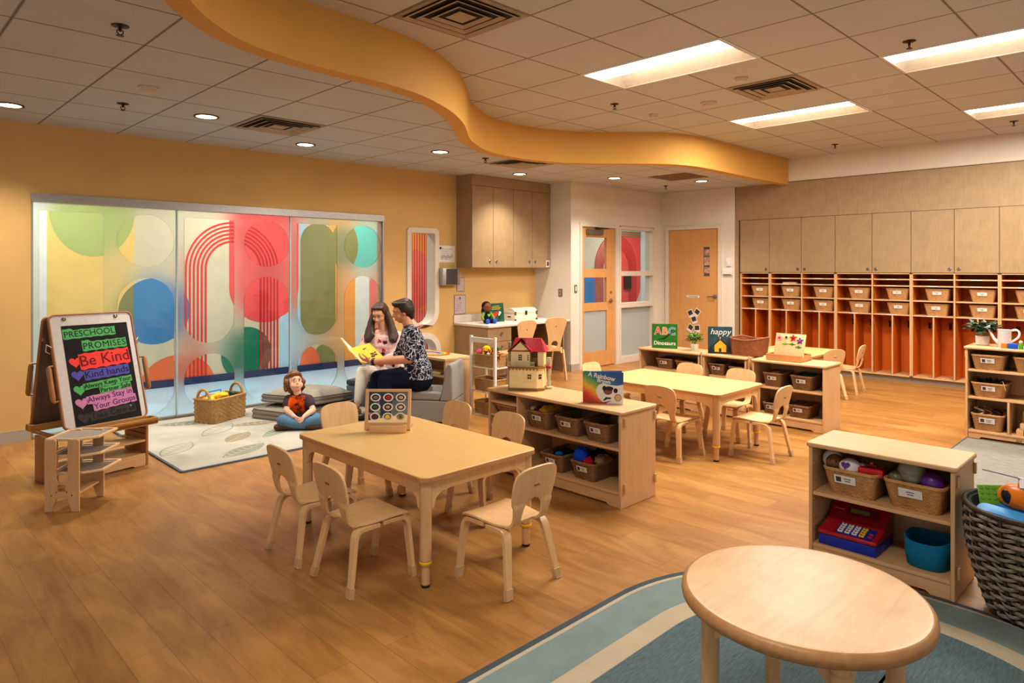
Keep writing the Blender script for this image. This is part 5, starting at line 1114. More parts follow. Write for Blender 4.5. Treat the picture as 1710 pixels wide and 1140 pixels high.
# ================================================================ books standing on shelves
def book(name, lb, loc, rz, w, h, cover, t=.018, lean=8, open_=True):
    o = thing(name, lb, 'book', loc, rz); M = T(0, 0, .0) @ R('X', -lean)
    c = MB(M).bb((-w / 2, -.004, 0), (w / 2, 0, h), bev=.001).build('front_cover', cover, o, smooth=0)
    MB(M).bb((-w / 2 + .003, .0005, .004), (w / 2 - .004, t * .5, h - .004)).build('page_block', PAPER, o, smooth=0)
    mb = MB(T(-w / 2, 0, 0) @ R('Z', 22) @ T(w / 2, 0, 0) @ R('X', -lean * .0)); mb.bb((-w / 2, .012, 0), (w / 2, .016, h * .985)); mb.build('back_cover', cover, o, smooth=0) if open_ else None
    return o, c, M @ frame((0, -.0045, 0), (1, 0, 0), (0, 0, 1))
def flat(c, M, pts, m, name, lay=0, t=.0004): return MB(M).poly(pts, t=t, M=T(0, 0, .0006 * lay)).build(name, m, c)
# rainbow cover (gradient is procedural on the cover itself)
t = NT('rainbow_cover'); co = t.coords((1, 1, 1)); sp = t.add('ShaderNodeSeparateXYZ'); t.link(co, sp.inputs[0]); n = t.noise(co, 30, 3, .6, 1.2)
ax = t.add('ShaderNodeMath', operation='MULTIPLY_ADD'); t.link(sp.outputs[0], ax.inputs[0]); ax.inputs[1].default_value = .62; t.link(sp.outputs[2], ax.inputs[2])
a2 = t.add('ShaderNodeMath', operation='MULTIPLY_ADD'); t.link(n, a2.inputs[0]); a2.inputs[1].default_value = .05; t.link(ax.outputs[0], a2.inputs[2])
t.base(t.ramp(a2.outputs[0], [(-.0, RGB(190, 36, 40)), (.03, RGB(222, 100, 36)), (.07, RGB(232, 184, 50)), (.11, RGB(130, 170, 70)), (.15, RGB(36, 130, 120)), (.22, RGB(30, 96, 160)), (.34, RGB(58, 50, 120))])); RBC = t.done(.4)
o, c, M = book('picture_book', 'picture book with rainbow swirl cover standing on divider shelf', (3.55, 2.755, .6005), -62, .262, .205, RBC, lean=6)
WHC = plain('cover_white', (226, 222, 216), .4, var=.02)
sw = [(.02, .0), (.131, .0), (.131, .128), (.09, .118), (.04, .122), (.0, .132), (-.03, .118), (-.046, .09), (-.044, .065), (-.03, .035), (-.005, .012)]
flat(c, M, sw, WHC, 'white_swirl', 1); flat(c, M, [(-.03, .002), (.02, .001), (.06, .022), (.02, .012)], plain('cover_red', (180, 34, 40), .4), 'red_tail', 2)
text('title_lettering', 'A Rainbow', .040, WHC, c, M @ T(-.012, .172, .002) @ R('Z', -9), .0004, bold=.0013); text('title_lettering', 'Brown', .033, WHC, c, M @ T(.005, .143, .002) @ R('Z', -8), .0004, bold=.0013)
SKB = plain('painted_brown_skin', (128, 72, 54), .5); BLKC = plain('painted_black', (34, 24, 24), .5)
flat(c, M, circ(.032, .082, .03, .025, n=22), SKB, 'painted_face', 2); flat(c, M, circ(.04, .098, .028, .014, n=18), BLKC, 'painted_hair', 3); flat(c, M, circ(.008, .098, .013, .016, n=14), BLKC, 'painted_hair_bun', 3); flat(c, M, circ(.082, .086, .014, .016, n=14), BLKC, 'painted_hair_bun', 3); flat(c, M, [(.0, .02), (.02, .042), (.055, .040), (.05, .03), (.028, .03), (.012, .018)], BLKC, 'painted_arm', 3)
flat(c, M, circ(.098, .042, .024, n=24), plain('gold_seal', (176, 140, 88), .4), 'gold_seal', 3); flat(c, M, circ(.098, .042, .017, n=24), plain('gold_seal_light', (206, 172, 122), .4), 'seal_centre', 4)
# dinosaur alphabet book
GRC = plain('cover_green', (44, 116, 34), .4, var=.25, scale=18)
o, c, M = book('picture_book', 'green alphabet book about dinosaurs standing on the left shelf', (6.42, 4.135, .6105), -68, .275, .265, GRC, lean=4)
for s, x, m in (('A', -.075, plain('letter_red', (226, 60, 40), .4)), ('B', .0, plain('letter_orange', (240, 130, 40), .4)), ('C', .075, plain('letter_blue', (50, 130, 200), .4))):
    text('letter_outline', s, .112, WHC, c, M @ T(x, .185, .0012), .0003, bold=.0045); text('cover_letter', s, .112, m, c, M @ T(x, .185, .0022), .0003, bold=.001)
text('title_lettering', 'Dinosaurs', .058, WHC, c, M @ T(0, .055, .0015), .0004, bold=.0012)
DN = plain('dino_dark', (44, 40, 46), .6); mb = MB(M); mb.tube([(-.075, .095, .004), (-.04, .105, .005), (.0, .115, .006), (.03, .135, .006), (.06, .165, .006), (.085, .178, .005)], [.002, .006, .014, .012, .008, .004], 8, flat=.4); mb.build('painted_dinosaur', DN, c)
# night sky book
NGT = plain('cover_night', (44, 72, 84), .4, var=.4, scale=14)
o, c, M = book('picture_book', 'dark night sky book with glowing yellow house standing near square basket', (6.42, 3.475, .6105), -68, .235, .275, NGT, lean=4)
text('title_lettering', 'happy', .085, WHC, c, M @ T(.0, .222, .0012), .0004, shear=.25, bold=.0003)
flat(c, M, [(-.118, .0), (.118, .0), (.118, .045), (.06, .035), (0, .05), (-.07, .035), (-.118, .05)], plain('cover_ground', (26, 34, 30), .5), 'painted_ground', 1); flat(c, M, [(-.055, .018), (.06, .018), (.06, .085), (.0, .14), (-.055, .085)], plain('house_glow', (222, 168, 40), .5), 'painted_house', 2)
flat(c, M, [(-.085, .07), (-.078, .066), (.0, .142), (.082, .066), (.09, .07), (.0, .158)], plain('house_roof', (30, 24, 22), .5), 'painted_roof', 3); flat(c, M, [(-.012, .02), (.012, .02), (.012, .055), (-.012, .055)], BLKC, 'painted_door', 3); flat(c, M, [(-.006, .145), (.006, .145), (.006, .17), (-.006, .17)], plain('house_glow', (222, 168, 40), .5), 'painted_chimney', 3)
for x, hh in ((-.09, .07), (.085, .09), (.1, .06)): flat(c, M, [(x - .015, .03), (x + .015, .03), (x, .03 + hh)], plain('painted_pine', (20, 32, 30), .5), 'painted_tree', 2)
# small herb pot -------------------------------------------------
def leaf_cluster(n, rx, rz_, zc, ls, seed, droop=0.0):
    mb = MB(); k = random.Random(seed)
    for i in range(n):
        a = k.uniform(0, 2 * PI); q = k.uniform(.25, 1); el = k.uniform(-.35, 1.1); p = Vector((rx * q * math.cos(a) * math.cos(el), rx * q * math.sin(a) * math.cos(el), zc + rz_ * q * math.sin(el)))
        d = Vector((math.cos(a), math.sin(a), k.uniform(-.4, .9) - droop)).normalized(); s_ = d.cross(Vector((k.uniform(-.3, .3), k.uniform(-.3, .3), 1))).normalized(); L = ls * k.uniform(.7, 1.2); w = L * .34; nn = d.cross(s_) * (L * .08)
        mb.f([mb.v(v) for v in (p, p + d * L * .45 + s_ * w + nn, p + d * L, p + d * L * .45 - s_ * w + nn)])
    return mb
o = thing('potted_herb', 'small leafy green herb in white pot between two standing books', 'potted plant', (6.47, 3.80, .6105))
MB().lathe([(.036, 0), (.042, .06), (.043, .075), (.038, .075), (.036, .06), (.01, .058)], seg=20).build('pot', WHITE, o)
mb = leaf_cluster(260, .085, .075, .115, .032, 4); mb.build('foliage', plain('herb_green', (76, 128, 40), .5, var=.4, scale=40), o, smooth=0)
mb = MB()
for i in range(9): a = i * .7; mb.tube([(0, 0, .058), (.03 * math.cos(a), .03 * math.sin(a), .12)], .002, 5)
mb.build('stems', plain('stem_green', (96, 120, 50), .6), o)
# flower board ---------------------------------------------------
o = thing('flower_board', 'wooden tray with slanted magnetic flower board on the shelf', 'play board', (6.44, 2.775, .6105), -90)
mb = MB(); mb.bb((-.165, -.13, 0), (.165, .12, .008)); mb.bb((-.165, -.13, .008), (.165, -.118, .062)); mb.bb((-.165, .108, .008), (.165, .12, .062)); mb.bb((-.165, -.118, .008), (-.153, .108, .062)); mb.bb((.153, -.118, .008), (.165, .108, .062)); mb.build('tray_box', wood('tray_honey', (186, 130, 74), (206, 152, 94), 'X'), o, bev=.002)
FM = frame((.035, -.095, .04), (1, 0, 0), (0, .30, .95)); FM = FM @ Matrix.Scale(1.18, 4); MB(FM).bb((-.118, 0, -.004), (.122, .19, .004), bev=.001).build('slanted_panel', PLY, o)
def star(n, ro, ri, rot=0): return [((ro if i % 2 == 0 else ri) * math.cos(PI * i / n + rot), (ro if i % 2 == 0 else ri) * math.sin(PI * i / n + rot)) for i in range(2 * n)]
for x, y, m, n, ro, ri, cm in ((-.085, .15, plain('petal_pink', (232, 150, 160), .5), 6, .024, .018, RED), (-.03, .158, WHITE, 6, .014, .010, plain('petal_navy', (30, 30, 70), .5)), (.025, .155, RED, 5, .031, .014, plain('petal_dark', (120, 10, 24), .5)), (.08, .135, plain('petal_blue', (36, 50, 140), .5), 5, .030, .013, plain('petal_magenta', (190, 40, 110), .5))):
    q = MB(FM).poly([(a + x, b + y) for a, b in star(n, ro, ri, .4)], t=.006, M=T(0, 0, .0045)).build('toy_flower', m, o); MB(FM).lathe([(.010, .0105), (.009, .015), (.002, .016)], (x, y, 0), 12).build('flower_centre', cm, q)
for x, y, m in ((-.035, .105, plain('leaf_lime', (110, 180, 40), .5)), (.022, .105, plain('leaf_green', (20, 120, 50), .5)), (.075, .085, plain('leaf_green', (20, 120, 50), .5))): MB(FM).poly([(a * 1.25 + x, b * .6 + y) for a, b in star(4, .022, .009, 0)], t=.005, M=T(0, 0, .0045)).build('toy_leaf', m, o)
# ================================================================ on the watering can shelf
o = thing('potted_plant', 'dark leafy houseplant in white ribbed pot at right edge shelf', 'potted plant', (7.27, 1.385, .8005))
MB().lathe([(.045, 0), (.050, .004), (.053, .07), (.053, .082), (.047, .082), (.045, .07), (.01, .068)], seg=28).build('pot', WHITE, o); MB().lathe([(.044, .0705), (.044, .10), (.03, .115), (.001, .118)], seg=20).build('plant_base', plain('soil_stem_brown', (150, 104, 66), .8, var=.3, scale=80), o)
mb = leaf_cluster(110, .105, .06, .155, .075, 11, .35); mb.build('foliage', plain('houseplant_green', (52, 74, 52), .45, var=.35, scale=30), o, smooth=0)
o = thing('watering_can', 'white metal watering can on shelf beside leafy plant', 'watering can', (7.22, 1.215, .8005), -78)
WC = plain('enamel_white', (222, 222, 226), .3, var=.02)
MB().lathe([(.050, 0), (.052, .004), (.050, .145), (.053, .15), (.047, .15), (.045, .02), (.001, .018)], seg=32).build('can_body', WC, o)
MB().tube([(-.045, 0, .035), (-.075, 0, .07), (-.105, 0, .135), (-.112, 0, .15)], [.016, .012, .0095, .0095], 14).build('spout', WC, o); MB(T(-.112, 0, .15) @ R('Y', -28)).lathe([(.0095, -.004), (.026, .022), (.026, .027), (.001, .029)], seg=20).build('spout_rose', WC, o)
MB().tube(crom([(.045, 0, .142), (.085, 0, .150), (.105, 0, .125), (.095, 0, .085), (.05, 0, .045)], 20), .0085, 10, flat=.6).build('handle', WC, o)
for i, (y, m, lb, w, h) in enumerate(((1.195, ORG, 'orange wooden toy block on the shelf in front of watering can', .042, .042), (1.135, BLUE, 'blue wooden toy block on shelf right of orange block', .066, .044), (1.080, GREEN, 'green wooden toy block on shelf right of blue block', .030, .044), (1.030, RED, 'red wooden toy block at right edge of the shelf top', .050, .042))):
    o = MB(T(7.10, y, .8005 + h / 2)).box((0, 0, 0), (.045, w, h), bev=.003).build('toy_block', m); tag(o, lb, 'toy block')
o = MB(T(7.10, 1.080, .8005 + .044 + .0145)).ball((0, 0, 0), .0145, 14).build('toy_ball', plain('pale_yellow', (236, 220, 150), .4)); tag(o, 'tiny pale yellow ball resting on the green toy block', 'toy ball')
for i, (x, y, z, w, h, d_) in enumerate(((7.14, 1.085, .07, .05, .05, .12), (7.14, 1.025, .07, .05, .05, .12), (7.14, 1.05, .121, .07, .05, .11), (7.28, 1.075, .07, .03, .18, .09), (7.28, 1.04, .07, .03, .18, .09))):
    o = MB(T(x, y, z + .0005 + h / 2)).box((0, 0, 0), (d_, w, h), bev=.003).build('wooden_block', MAPLE); tag(o, ['light wooden unit block lying at left in the lower cubby of the right edge shelf', 'light wooden unit block lying at right in the lower cubby of the right edge shelf', 'light wooden unit block stacked on two others at the right edge shelf', 'tall wooden plank block standing behind the stack, next to the divider', 'tall wooden plank block standing behind the stack, farther from divider'][i], 'wooden block')
o = MB(T(7.13, 1.04, .1715 + .012)).ball((0, 0, 0), (.022, .022, .012), 12).build('toy_disc', SKYB); tag(o, 'small blue toy piece on top of the stacked wooden blocks', 'toy')
# ================================================================ cash register, blue bin, dolls and balls in shelf E
o = thing('toy_cash_register', 'red and blue toy cash register on bottom shelf at right', 'toy cash register', (3.665, 1.235, .0925), -90)
RG = plain('register_red', (170, 22, 34), .35); RB = plain('register_blue', (22, 44, 160), .35)
MB().bb((-.135, -.135, 0), (.135, .13, .052), bev=.006).build('drawer_base', RB, o)
prof = [(-.138, .053), (-.138, .072), (-.02, .098), (.02, .112), (.075, .165), (.11, .172), (.13, .16), (.13, .053)]
mb = MB(); mb.loft([[(x, y, z) for y, z in prof] for x in (-.137, .137)]); mb.build('register_housing', RG, o, bev=.005)
KM = frame((0, -.08, .0865), (1, 0, 0), (0, .976, .217))
for i in range(4):
    for j in range(4):
        kb = MB(KM).box((-.035 + i * .033, -.035 + j * .021, .004), (.024, .016, .010), bev=.002).build('key', plain('key_white', (224, 220, 214), .4) if i < 3 else YEL, o); MB(KM).box((-.035 + i * .033, -.035 + j * .021, .0095), (.008, .007, .001)).build('key_symbol', INK, kb)
for j, m in ((0, RG), (1, RG)): MB(KM).box((.10, -.03 + j * .025, .003), (.02, .012, .008), bev=.002).build('key', plain('key_red', (200, 40, 46), .4), o)
MB(KM).box((.028, -.004, .001), (.17, .095, .003)).build('keypad_plate', RB, o)
DM = frame((.02, .0475, .1385), (1, 0, 0), (0, .72, .69)); MB(DM).box((.0, 0, .002), (.15, .05, .004)).build('display_panel', plain('display_brown', (110, 26, 30), .3), o); MB(DM).box((-.015, .002, .0045), (.09, .022, .002)).build('display_screen', plain('display_olive', (120, 116, 60), .3), o)
MB(DM).box((-.115, 0, .0015), (.05, .006, .001)).build('housing_lettering', plain('pale_red', (214, 120, 110), .5), o)
o = thing('felt_bin', 'rounded teal blue felt bin on bottom shelf beside toy register', 'storage bin', (3.655, .905, .0925), -90)
def binring(z, k, ins=0, lift=0): 
    out = []
    for i in range(40):
        a = 2 * PI * i / 40; x = (.098 * k - ins) * math.copysign(abs(math.cos(a)) ** .7, math.cos(a)); y = (.115 * k - ins) * math.copysign(abs(math.sin(a)) ** .7, math.sin(a)); out.append((x, y, z + lift * (abs(math.cos(a)) ** 2)))
    return out
MB().loft([binring(0, .84), binring(.004, .88), binring(.06, .97), binring(.118, 1, 0, .012), binring(.122, .99, .004, .012), binring(.118, .98, .009, .012), binring(.02, .88, .009)], True, True, True).build('bin_body', fabric('teal_felt', (24, 112, 150), .95, 200, .12), o, smooth=60)
# dolls
SKD = plain('doll_brown_skin', (122, 82, 40), .6); o = thing('rag_doll', 'brown faced rag doll with white bonnet lying in honey basket', 'doll', (3.60, 1.315, .50))
MB(R('Y', -55)).ball((0, 0, 0), (.042, .042, .04), 18).build('doll_head', SKD, o); MB().ball((.022, .018, .006), (.044, .048, .048), 18).build('bonnet', WHITE, o)
for dy in (-.014, .014): MB().ball((-.036, dy - .006, .012), .004, 8).build('eye', BLACK, o)
MB().ball((.02, .0, -.035), (.045, .035, .03), 14).build('doll_body', WHITE, o)
o = thing('cloth_doll', 'white bundled cloth doll with purple heart in honey basket', 'doll', (3.585, 1.235, .493))
MB().ball((0, 0, .0), (.05, .052, .042), 20).build('cloth_body', plain('white_cloth', (224, 216, 222), .85), o); MB(frame((-.044, .006, .014), (0, -1, 0), (.40, 0, .92))).poly(heart(0, 0, .022), t=.004, M=T(0, 0, .003)).build('purple_heart', PUR, o)
MB().ball((.03, -.045, -.008), (.03, .03, .03), 12).build('cloth_fold', plain('white_cloth', (224, 216, 222), .85), o)
o = thing('toy_case', 'red plastic toy lying in honey basket beside cloth doll', 'toy', (3.60, 1.148, .487), 8)
MB().bb((-.035, -.062, -.02), (.06, .05, .02), bev=.008).build('toy_body', RED, o); MB().bb((-.0, -.03, .0205), (.03, .02, .032), bev=.004).build('toy_button', plain('dark_red', (130, 16, 20), .4), o); MB().cyl((.015, -.005, .0325), (.015, -.005, .04), .008).build('toy_knob', ORG, o)
for x, y, z, r, m, lb in ((3.64, .975, .508, .062, plain('pearly_ball', (166, 164, 140), .15, var=.2, scale=20), 'large pearly clear ball in honey basket above the blue bin'), (3.60, .878, .488, .05, PUR, 'dark purple ball at right in honey basket above the blue bin'), (3.74, 1.0, .515, .045, plain('dusky_pink_ball', (130, 70, 80), .3), 'dusky pink ball at the back of the honey basket of balls'), (3.60, 1.03, .478, .036, plain('olive_ball', (110, 108, 84), .3), 'small olive ball at left in the honey basket of balls')):
    o = MB(T(x, y, z)).ball((0, 0, 0), r, 24).build('toy_ball', m); tag(o, lb, 'ball')
# ================================================================ toys in the dark hamper
o = thing('toy_helicopter', 'orange toy helicopter with grey rotor lying on top of hamper toys', 'toy helicopter', (3.49, .515, .515), 52); o.scale = (1.15, 1.15, 1.15)
HO = plain('heli_orange', (232, 128, 26), .35); HBk = plain('heli_dark', (36, 36, 44), .2); HG = plain('rotor_grey', (140, 138, 146), .4); HBl = plain('heli_blue', (44, 120, 190), .35)
mb = MB(); mb.loft([[(x, r * .8 * math.cos(a), z + r * math.sin(a)) for a in [2 * PI * k / 16 for k in range(16)]] for x, r, z in ((.112, .004, -.006), (.109, .018, -.005), (.098, .031, -.003), (.07, .044, .002), (.03, .048, .006), (-.01, .042, .008), (-.05, .026, .008), (-.09, .016, .012), (-.125, .010, .016), (-.128, .002, .016))]); mb.build('fuselage', HO, o)
for s in (-1, 1): MB(T(.045, s * .034, .006) @ R('X', -s * 8)).ball((0, 0, 0), (.024, .008, .026), 16).build('side_window', HBk, o)
MB().ball((.088, 0, .004), (.016, .018, .014), 12).build('nose_window', HBk, o); MB().bb((-.06, -.036, -.046), (.09, .036, -.034), bev=.006).build('skid_base', HBl, o)
MB().cyl((.015, 0, .05), (.015, 0, .072), .014, .010).build('rotor_mast', HO, o)
rt = MB(T(.015, 0, .074)); rt.lathe([(.012, 0), (.012, .008), (.001, .009)], seg=12); rt.build('rotor_hub', HG, o)
for a in (20, 140, 260): 
    b = MB(T(.015, 0, .077) @ R('Z', a) @ R('X', 10)); b.poly([(.008, -.006), (.05, -.012), (.13, -.014), (.136, 0), (.13, .010), (.05, .008), (.008, .006)], t=.004); b.build('rotor_blade', HG, o)
o = thing('building_plate', 'lime green studded building plate sticking up in the hamper', 'building plate', (3.575, .665, .42), 0)
LIME = plain('lime_plastic', (112, 178, 30), .4); LM = frame((-.04, -.06, .0), (.35, -1, .1), (.45, .1, 1)); MB(LM).bb((-.07, 0, -.004), (.07, .13, .004), bev=.001).build('plate', LIME, o)
mb = MB(LM)
for i in range(6):
    for j in range(6): mb.lathe([(.0072, .0), (.0072, .0095), (.001, .0096)], (-.0575 + .023 * i, .009 + .022 * j, 0), 10)
mb.build('studs', LIME, o)
o = thing('toy_airplane', 'sky blue plastic toy wing lying along the hamper rim', 'toy', (3.42, .545, .462), 0)
WM = frame((0, 0, 0), (-.35, -.93, .02), (.8, -.3, .3)); MB(WM).poly(rrect(-.14, -.03, .15, .03, .025, 5), t=.014).build('wing', SKYB, o, bev=.004); MB(WM).poly(rrect(.02, .031, .055, .12, .01, 3), t=.012).build('wing_strut', SKYB, o, bev=.003)
o = MB(T(3.52, .46, .40)).ball((0, 0, 0), (.09, .10, .05), 16).build('toy_car_shell', plain('brick_red', (150, 40, 24), .4)); tag(o, 'brick red rounded toy deep inside the hamper beneath the helicopter', 'toy')
o = MB(T(3.68, .46, .42)).box((0, 0, 0), (.13, .13, .05), bev=.012).build('toy_box', plain('leaf_lime2', (120, 170, 50), .4)); tag(o, 'green plastic toy block deep in the hamper at back', 'toy')
# ================================================================ cloth and toys in the wicker baskets
def heap(name, lb, cat, loc, rad, m, seed, bumps=8, group=None):
    k = random.Random(seed); mb = MB(T(*loc)); n, s = 12, 24; off = [(k.uniform(0, 2 * PI), k.uniform(.1, 1.5), k.uniform(.14, .42)) for _ in range(bumps * 3)]; n, s = 18, 36
    rings = []
    for i in range(n + 1):
        f = i / n * PI; ring = []
        for j in range(s):
            a = 2 * PI * j / s; g = .86 + .15 * sum(math.exp(-((math.remainder(a - o_, 2 * PI)) ** 2 + (f - e) ** 2) / (w * w)) for o_, e, w in off) + .05 * math.sin(5 * a + 6 * f + seed) * math.sin(f)
            ring.append((rad[0] * math.sin(max(.03, min(PI - .03, f))) * math.cos(a) * g, rad[1] * math.sin(max(.03, min(PI - .03, f))) * math.sin(a) * g, rad[2] * math.cos(f) * g))
        rings.append(ring)
    mb.loft(rings); o = mb.build(name, m, smooth=70); return tag(o, lb, cat, group)
heap('folded_cloth', 'maroon cloth in the left basket on divider upper shelf', 'cloth', (3.50, 3.28, .472), (.05, .055, .038), fabric('maroon_cloth', (88, 30, 44)), 1); heap('folded_cloth', 'mustard yellow cloth in the left basket on divider upper shelf', 'cloth', (3.56, 3.215, .482), (.10, .045, .046), fabric('mustard_cloth', (206, 150, 20)), 2); heap('plush_toy', 'cream knitted toy at left of the maroon cloth basket', 'toy', (3.49, 3.325, .488), (.028, .024, .024), fabric('cream_knit', (196, 176, 150)), 3)
heap('plush_toy', 'small white fuzzy toy at back of the right divider basket', 'toy', (3.62, 2.665, .478), (.028, .022, .03), fabric('white_knit', (206, 196, 184)), 31)
heap('dark_cloth', 'dark plum cloth lying in the middle divider basket', 'cloth', (3.60, 2.98, .43), (.11, .07, .03), fabric('plum_dark', (46, 26, 30)), 4); heap('dark_cloth', 'dark brown cloth lying in the right divider basket', 'cloth', (3.58, 2.735, .43), (.10, .07, .03), fabric('dark_brown_cloth', (40, 26, 22)), 5)
heap('dark_cloth', 'dark navy cloth in the lower left divider basket', 'cloth', (3.58, 3.115, .19), (.11, .07, .036), fabric('navy_cloth', (26, 30, 52)), 6); heap('toy_scarf', 'small bright blue scarf in the lower left divider basket', 'cloth', (3.50, 3.095, .215), (.03, .03, .016), fabric('azure_cloth', (30, 120, 190)), 7)
heap('bright_cloth', 'bright blue cloth spilling from lower right divider basket', 'cloth', (3.50, 2.90, .235), (.06, .055, .06), fabric('royal_cloth', (24, 76, 200)), 8); heap('bright_cloth', 'red cloth in front of lower right divider basket', 'cloth', (3.475, 2.82, .215), (.04, .045, .03), fabric('crimson_cloth', (170, 20, 36)), 9); heap('knit_cloth', 'beige knitted cloth at right in lower right divider basket', 'cloth', (3.57, 2.77, .222), (.09, .05, .036), fabric('beige_knit', (150, 120, 88), .95, 90, .3), 10); heap('dark_cloth', 'dark indigo cloth at back of the lower right divider basket', 'cloth', (3.63, 2.85, .23), (.06, .07, .04), fabric('indigo_cloth', (26, 26, 60)), 12)
heap('green_cloth', 'dark green cloth in basket below the flower board', 'cloth', (6.42, 2.585, .485), (.09, .075, .026), fabric('bottle_cloth', (14, 66, 46)), 13); heap('green_cloth', 'bright green cloth in basket on bottom shelf below flower board', 'cloth', (6.42, 2.86, .20), (.09, .07, .028), fabric('leaf_cloth', (30, 120, 50)), 14); heap('toy_heap', 'brown wooden bits heaped in the lower right basket below flower board', 'toy', (6.42, 2.63, .20), (.10, .08, .026), plain('brown_bits', (96, 62, 40), .7, var=.6, scale=60), 15); heap('toy_heap', 'beige bits in the left basket below the flower board', 'toy', (6.40, 2.88, .472), (.06, .05, .026), plain('beige_bits', (166, 136, 100), .7, var=.4, scale=60), 16)
for y, z, lb in ((4.09, .49, 'dark things heaped in left basket of the dinosaur book shelf'), (3.845, .485, 'dark things heaped in right basket of the dinosaur book shelf'), (3.47, .49, 'dark things heaped in left basket of the narrow shelf')): heap('toy_heap', lb, 'toy', (6.43, y, z), (.10, .075, .026), plain('dark_bits', (40, 34, 32), .7, var=.6, scale=50), int(y * 100))
# leaves and ribbons in the right edge shelf baskets
o = leaf_cluster(70, .10, .03, .0, .06, 21, .2).build('paper_leaves', plain('dark_leaf', (48, 62, 34), .6, var=.4, scale=30), smooth=0); o.location = (7.20, 1.30, .475); tag(o, 'dark green leaves piled in basket on middle shelf at right', 'leaves', None, 'stuff')
o = MB().tube([(7.16, 1.24, .492), (7.10, 1.205, .512), (7.045, 1.19, .495), (7.035, 1.175, .445)], .003, 5).build('twig', plain('straw', (196, 166, 120), .7)); tag(o, 'pale twig drooping over the edge of leaf basket', 'twig')
k = random.Random(5)
for i in range(9):
    m = [plain('ribbon_pink', (226, 180, 160), .6), plain('ribbon_brown', (150, 100, 74), .7), plain('ribbon_dark', (76, 50, 40), .7)][i % 3]; x, y = 7.12 + (i // 3) * .05, 1.38 - (i % 3) * .06; a0 = k.uniform(0, 3); mb = MB(T(x, y, .215)); pts = [(.035 * math.cos(a0 + q * .55) * (1 - q * .02), .035 * math.sin(a0 + q * .55), -.03 + .006 * q) for q in range(12)]
    mb.sheet([[Vector(p) + Vector((0, 0, h_)) for p in pts] for h_ in (0, .016)]); o = mb.build('curled_ribbon', m, solid=.001); tag(o, '%s curled wooden ribbon in the bottom right basket, %s of the basket' % (['pale pink', 'brown', 'dark'][i % 3], ['near the front', 'in the middle', 'at the back'][i // 3]), 'ribbon', 'ribbons in the bottom shelf basket')
# ================================================================ things on the counter, rack and rug
o = thing('toy_doll', 'soft doll with dark hair and green heart sitting on white counter', 'doll', (6.15, 6.72, .7525), -8)
DSK = fabric('doll_skin', (128, 84, 60), .9); DGR = fabric('doll_green', (130, 160, 66), .9); DNV = fabric('doll_overall', (30, 34, 50), .9); DHR = fabric('doll_hair', (42, 26, 20), .95, 90, .4)
MB().ball((0, 0, .215), (.062, .055, .066), 20).build('doll_head', DSK, o); MB().ball((0, .016, .232), (.068, .056, .062), 18).build('doll_hair', DHR, o); MB().ball((-.05, .02, .165), (.022, .025, .05), 12).build('hair_braid', DHR, o)
for s in (-1, 1): MB().ball((s * .022, -.05, .222), .006, 8).build('eye', BLACK, o); MB().tube([(s * .05, 0, .14), (s * .085, -.015, .085), (s * .088, -.045, .05)], [.022, .02, .016], 10).build('doll_arm', DGR, o); lg = MB().tube([(s * .035, -.01, .035), (s * .055, -.085, .03)], [.032, .028], 10).build('doll_leg', DNV, o); MB().ball((s * .056, -.105, .034), (.034, .02, .034), 14).build('shoe', BLUE, lg)
MB().tube([(-.018, -.051, .196), (0, -.056, .190), (.018, -.051, .196)], .003, 6).build('doll_mouth', LIPS if 'LIPS' in globals() else RED, o)
MB().ball((0, 0, .085), (.058, .045, .075), 16).build('doll_torso', DNV, o); MB(frame((0, -.044, .11), (1, 0, 0), (0, .1, 1))).poly(heart(0, 0, .026), t=.006).build('green_heart', plain('doll_heart_green', (120, 190, 60), .7), o)
o, c, M = book('picture_book', 'dark green picture book with red shape standing on white counter', (6.40, 6.80, .7525), 0, .30, .255, plain('cover_forest', (36, 84, 62), .4, var=.3, scale=12), lean=6, open_=False)
flat(c, M, [(-.09, .05), (-.05, .035), (-.01, .07), (.04, .12), (.03, .145), (-.05, .125), (-.10, .09)], plain('cape_red', (208, 44, 32), .5), 'red_shape', 1); flat(c, M, [(.04, .09), (.06, .075), (.08, .11), (.10, .12), (.085, .14), (.06, .145)], WHC, 'white_shape', 1); flat(c, M, [(.045, .04), (.075, .04), (.07, .09), (.05, .09)], BLKC, 'dark_shape', 1)
mb = MB(M)
for i, (w_, x_) in enumerate(((.13, .0), (.17, .01), (.16, .0))):
    for j in range(9): mb.box((x_ - w_ / 2 + w_ * (j + .5) / 9, .215 - .02 * i, .0015), (w_ / 9 * .7, .009, .0008))
mb.build('title_lettering', plain('title_yellow', (206, 190, 70), .5), c)
o = thing('toy_chest', 'cream wooden chest with dark metal corners on white counter', 'chest', (6.93, 6.86, .7525), 0)
CHW = plain('chest_cream', (224, 212, 188), .5, var=.08, scale=8)
MB().bb((-.225, -.11, 0), (.225, .11, .10), bev=.003).build('chest_box', CHW, o)
mb = MB(); mb.loft([[(x, y, z) for y, z in [(-.112, .102), (-.112, .125), (-.095, .15), (-.06, .168), (0, .175), (.06, .168), (.095, .15), (.112, .125), (.112, .102)]] for x in (-.227, .227)]); mb.build('chest_lid', CHW, o, bev=.002)
IRN = plain('chest_iron', (64, 52, 44), .5, .5)
for x in (-.215, .215):
    for z in (.012, .088, .115): MB().bb((x - .016, -.117, z - .010), (x + .016, -.1125, z + .010)).build('corner_plate', IRN, o)
MB().bb((-.02, -.118, .075), (.02, -.1125, .135)).build('latch', IRN, o); MB().bb((-.232, -.03, .045), (-.2255, .03, .06)).build('side_handle', IRN, o)
